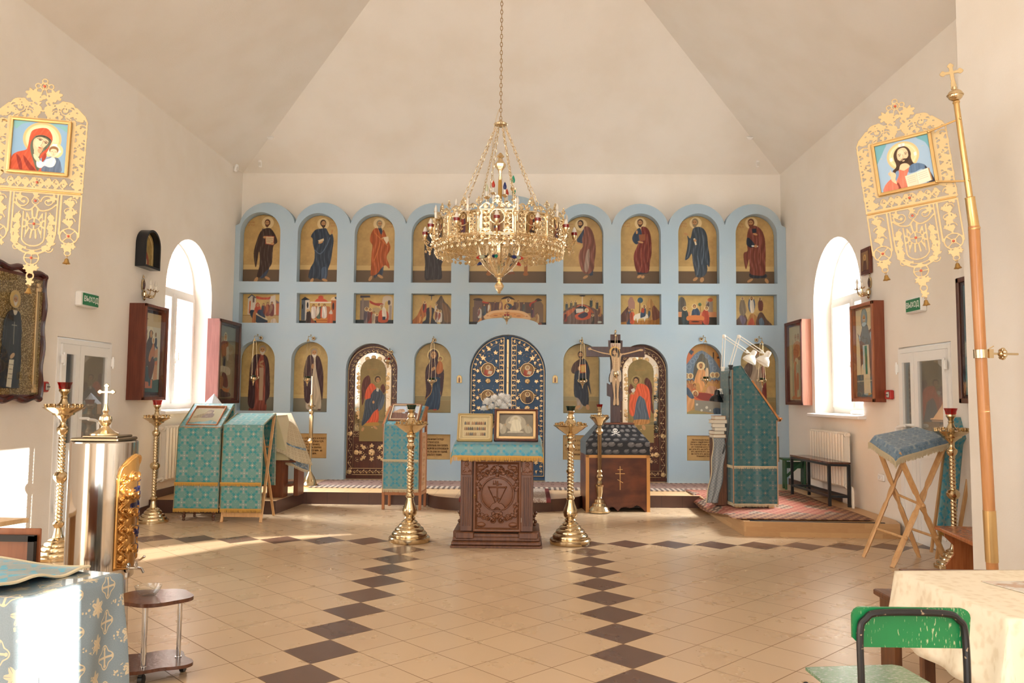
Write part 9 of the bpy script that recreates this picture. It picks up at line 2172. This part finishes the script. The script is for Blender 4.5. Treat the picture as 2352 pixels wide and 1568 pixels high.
for x, y in ((-.12, -.10), (.01, -.12), (.12, .06), (-.10, .10)):
    b = B(); b.tube([(x, y, .082), (x, y, .412)], .0125, 12); b.lathe([(.018, .08), (.018, .088)], 12, (x, y, 0)); b.build('leg', CHR, root)
    b = B(); b.tube([(x*1.2-.012, y*1.2, .026), (x*1.2+.012, y*1.2, .026)], .026, 14); b.box((x*1.2, y*1.2, .055), (.02, .03, .03)); b.build('caster', BKP, root)
b = B(); b.lathe([(.001, .002), (.035, .0), (.042, .004), (.062, .03), (.072, .055), (.069, .055), (.058, .03), (.038, .008), (.001, .007)], 28, lob=.012, ln=14); o = b.build('glass_bowl', glass('bowl_glass', (.95, .96, .95), .02, .05)); o.location = (P(349, 1360, Z=.44).x, 4.5, .4335); tag(o, 'small cut glass bowl standing on the scalloped trolley table', 'bowl')
# brocade-covered table
TBC = Mat('gold_grape_brocade', '7f8c92', .5); x_, y_, z_ = TBC.xyz('UV'); s_ = .145
def cellp(du, dv): return ((x_/s_+du).fr()-.5), ((y_/(s_*1.5)+dv).fr()-.5)*1.5
u1, v1 = cellp(0, 0); r1 = u1.hyp(v1); t1 = v1.at2(u1); u2, v2 = cellp(.5, .5); r2 = u2.hyp(v2); t2 = v2.at2(u2)
crs_ = (u1.abs().lt(.03)*v1.abs().lt(.26)).mx(v1.abs().lt(.03)*u1.abs().lt(.2)).mx((r1-(.28+.05*(t1*4).cos())).abs().lt(.02)).mx(((u1.abs()-.24).hyp(v1)).lt(.05)).mx((u1.hyp(v1.abs()-.30)).lt(.05))
leaf_ = (u2.hyp(v2-.2)).lt(.23+.06*((v2-.2).at2(u2)*6).cos())*((((v2-.2).at2(u2)*3).sin().abs()).gt(.10)+(u2.hyp(v2-.2)).lt(.1)).mn(1); gq = TBC.vor(1/(s_*.095), 'UV'); grp = (gq.lt(.38))*((v2+.25).abs().lt(.28))*(u2.abs().lt((v2+.56)*.42+.02))
TBC.set('Base Color', TBC.mix(crs_.mx(leaf_).mx(grp), TBC.mix(TBC.noise(200, 1, 'UV'), '6e7e86', '84929a'), 'c6b698')).bump(crs_.mx(leaf_).mx(grp), .0008); TBC = TBC.mat
a0 = Vector((-1.80, 2.95, .795)); b0_ = Vector((-1.70, 3.40, .795)); c0 = Vector((-2.45, 3.62, .795)); d0 = Vector((-2.70, 3.0, .795))
root = thing('cloth_table', 'small table under grey-blue brocade with golden grapes, beneath the turquoise cloth', 'table', (-2.2, 3.2, 0)); q = lambda v: Vector(v)-root.location
b = B(); b.prism([(v.x+2.2, v.y-3.2) for v in (a0*.0+Vector((-1.82, 2.98, 0)), Vector((-1.73, 3.38, 0)), Vector((-2.43, 3.58, 0)), Vector((-2.66, 3.03, 0)))], .76, .785, 'XY'); b.build('tabletop', DWOOD, root, 0)
for v in ((-1.88, 3.06), (-1.82, 3.36), (-2.38, 3.48), (-2.55, 3.08)): b = B(); b.box((v[0]+2.2, v[1]-3.2, .38), (.045, .045, .76)); b.build('leg', DWOOD, root, 0)
ct = thing('brocade_tablecloth', 'grey-blue brocade tablecloth with golden grapes and crosses hanging to the floor', 'cloth', (0, 0, 0)); c, fn = drape('cloth', [d0, a0, b0_, c0], (.74, .74, .5, .5), TBC, ct, 70, .014, th=.004, flare=.03)
fp = [(-2.9, 3.0), (-1.84, 2.985), (-1.745, 3.38), (-2.4, 3.58)]; b = B(); b.prism(fp, .8005, .8025, 'XY'); o = b.build('plastic_cover', GLASS, smooth=0); tag(o, 'clear plastic cover over the brocade tablecloth with golden grapes', 'table cover')
def tq(u_, v_): A_, B_, C2, D2 = Vector((-3.0, 2.97, 0)), Vector((-1.98, 3.0, 0)), Vector((-1.86, 3.42, 0)), Vector((-2.75, 3.66, 0)); q = A_*(1-u_)*(1-v_)+B_*u_*(1-v_)+C2*u_*v_+D2*(1-u_)*v_; q.z = .808+.012*(1+sin(u_*7+v_*5)+.6*sin(v_*13-u_*4)); return q
o = sheet('turquoise_cloth', tq, 30, 24, brocade('vivid_teal_brocade', '7b8884', '2a93ac', '9a948a', .15, None, amt=.25), None, .006, 1.0, .5); tag(o, 'crumpled turquoise brocade cloth lying on the plastic-covered table', 'cloth'); b = B(); b.tube([tq(1, t)+Vector((0, 0, .004)) for t in np.linspace(0, 1, 16)], .012, 5, flat=.5); b.tube([tq(t, 1)+Vector((0, 0, .004)) for t in np.linspace(0, 1, 20)], .010, 5, flat=.5); b.build('trim', FRP, o)
# chair and pale desk behind
root = thing('brown_chair', 'brown plywood chair back with a dark metal frame, behind the turquoise cloth', 'chair', (-2.62, 4.0, 0)); yq = 3.9
p1, p2 = P(105, 1213, Y=yq), P(105, 1290, Y=yq); b = B(); b.box(((p1.x-2.86)/2+2.62-.02, -.10, (p1.z+.55)/2), (p1.x+2.86, .012, p1.z-.55), bev=.004); b.build('backrest', wood('chair_ply', '7c4426', '8c5230', .35), root)
xr = P(82, 1230, Y=yq).x+2.62; zr_ = P(82, 1228, Y=yq).z; b = B(); b.beam((xr, -.125, zr_), (xr, -.125, .45), .03, .025); b.beam((-.35, -.125, zr_-.012), (xr+.015, -.125, zr_-.012), .025, .03); b.beam((-.26, -.125, zr_), (-.26, -.125, .45), .03, .025); b.build('frame', flat('dark_bar', '1e1a18', .5), root, 0)
b = B(); b.box((-.08, .12, .45), (.42, .42, .02), bev=.005); b.build('seat', wood('chair_ply2', '7c4426', '8c5230', .35), root)
for x in (-.26, xr): 
    for y in (-.11, .3): b = B(); b.box((x, y, .22), (.025, .025, .44)); b.build('leg', flat('dark_bar', '1e1a18', .5), root, 0)
root = thing('pale_desk', 'pale wooden desk top with a rounded corner, in the sunlight by the wall', 'desk', (-3.75, 5.3, 0)); pz = .78; c1_ = P(66, 1189, Z=pz)
b = B(); b.prism([(-.7, -.4), (c1_.x+3.75-.12, c1_.y-5.3-.38), (c1_.x+3.75-.02, c1_.y-5.3-.03), (c1_.x+3.75, c1_.y-5.3), (-.7, c1_.y-5.3+.1)], pz-.028, pz, 'XY'); b.build('desk_top', wood('desk_birch', 'd0a878', 'dcb88a', .35), root, 0)
for x, y in ((-.6, -.3), (-.6, c1_.y-5.3)): b = B(); b.box((x, y, .375), (.05, .05, .75)); b.build('leg', LOAK, root, 0)
b = B(); b.box((c1_.x+3.75-.18, c1_.y-5.3-.22, .375), (.04, .3, .75)); b.build('side_panel', LOAK, root, 0)
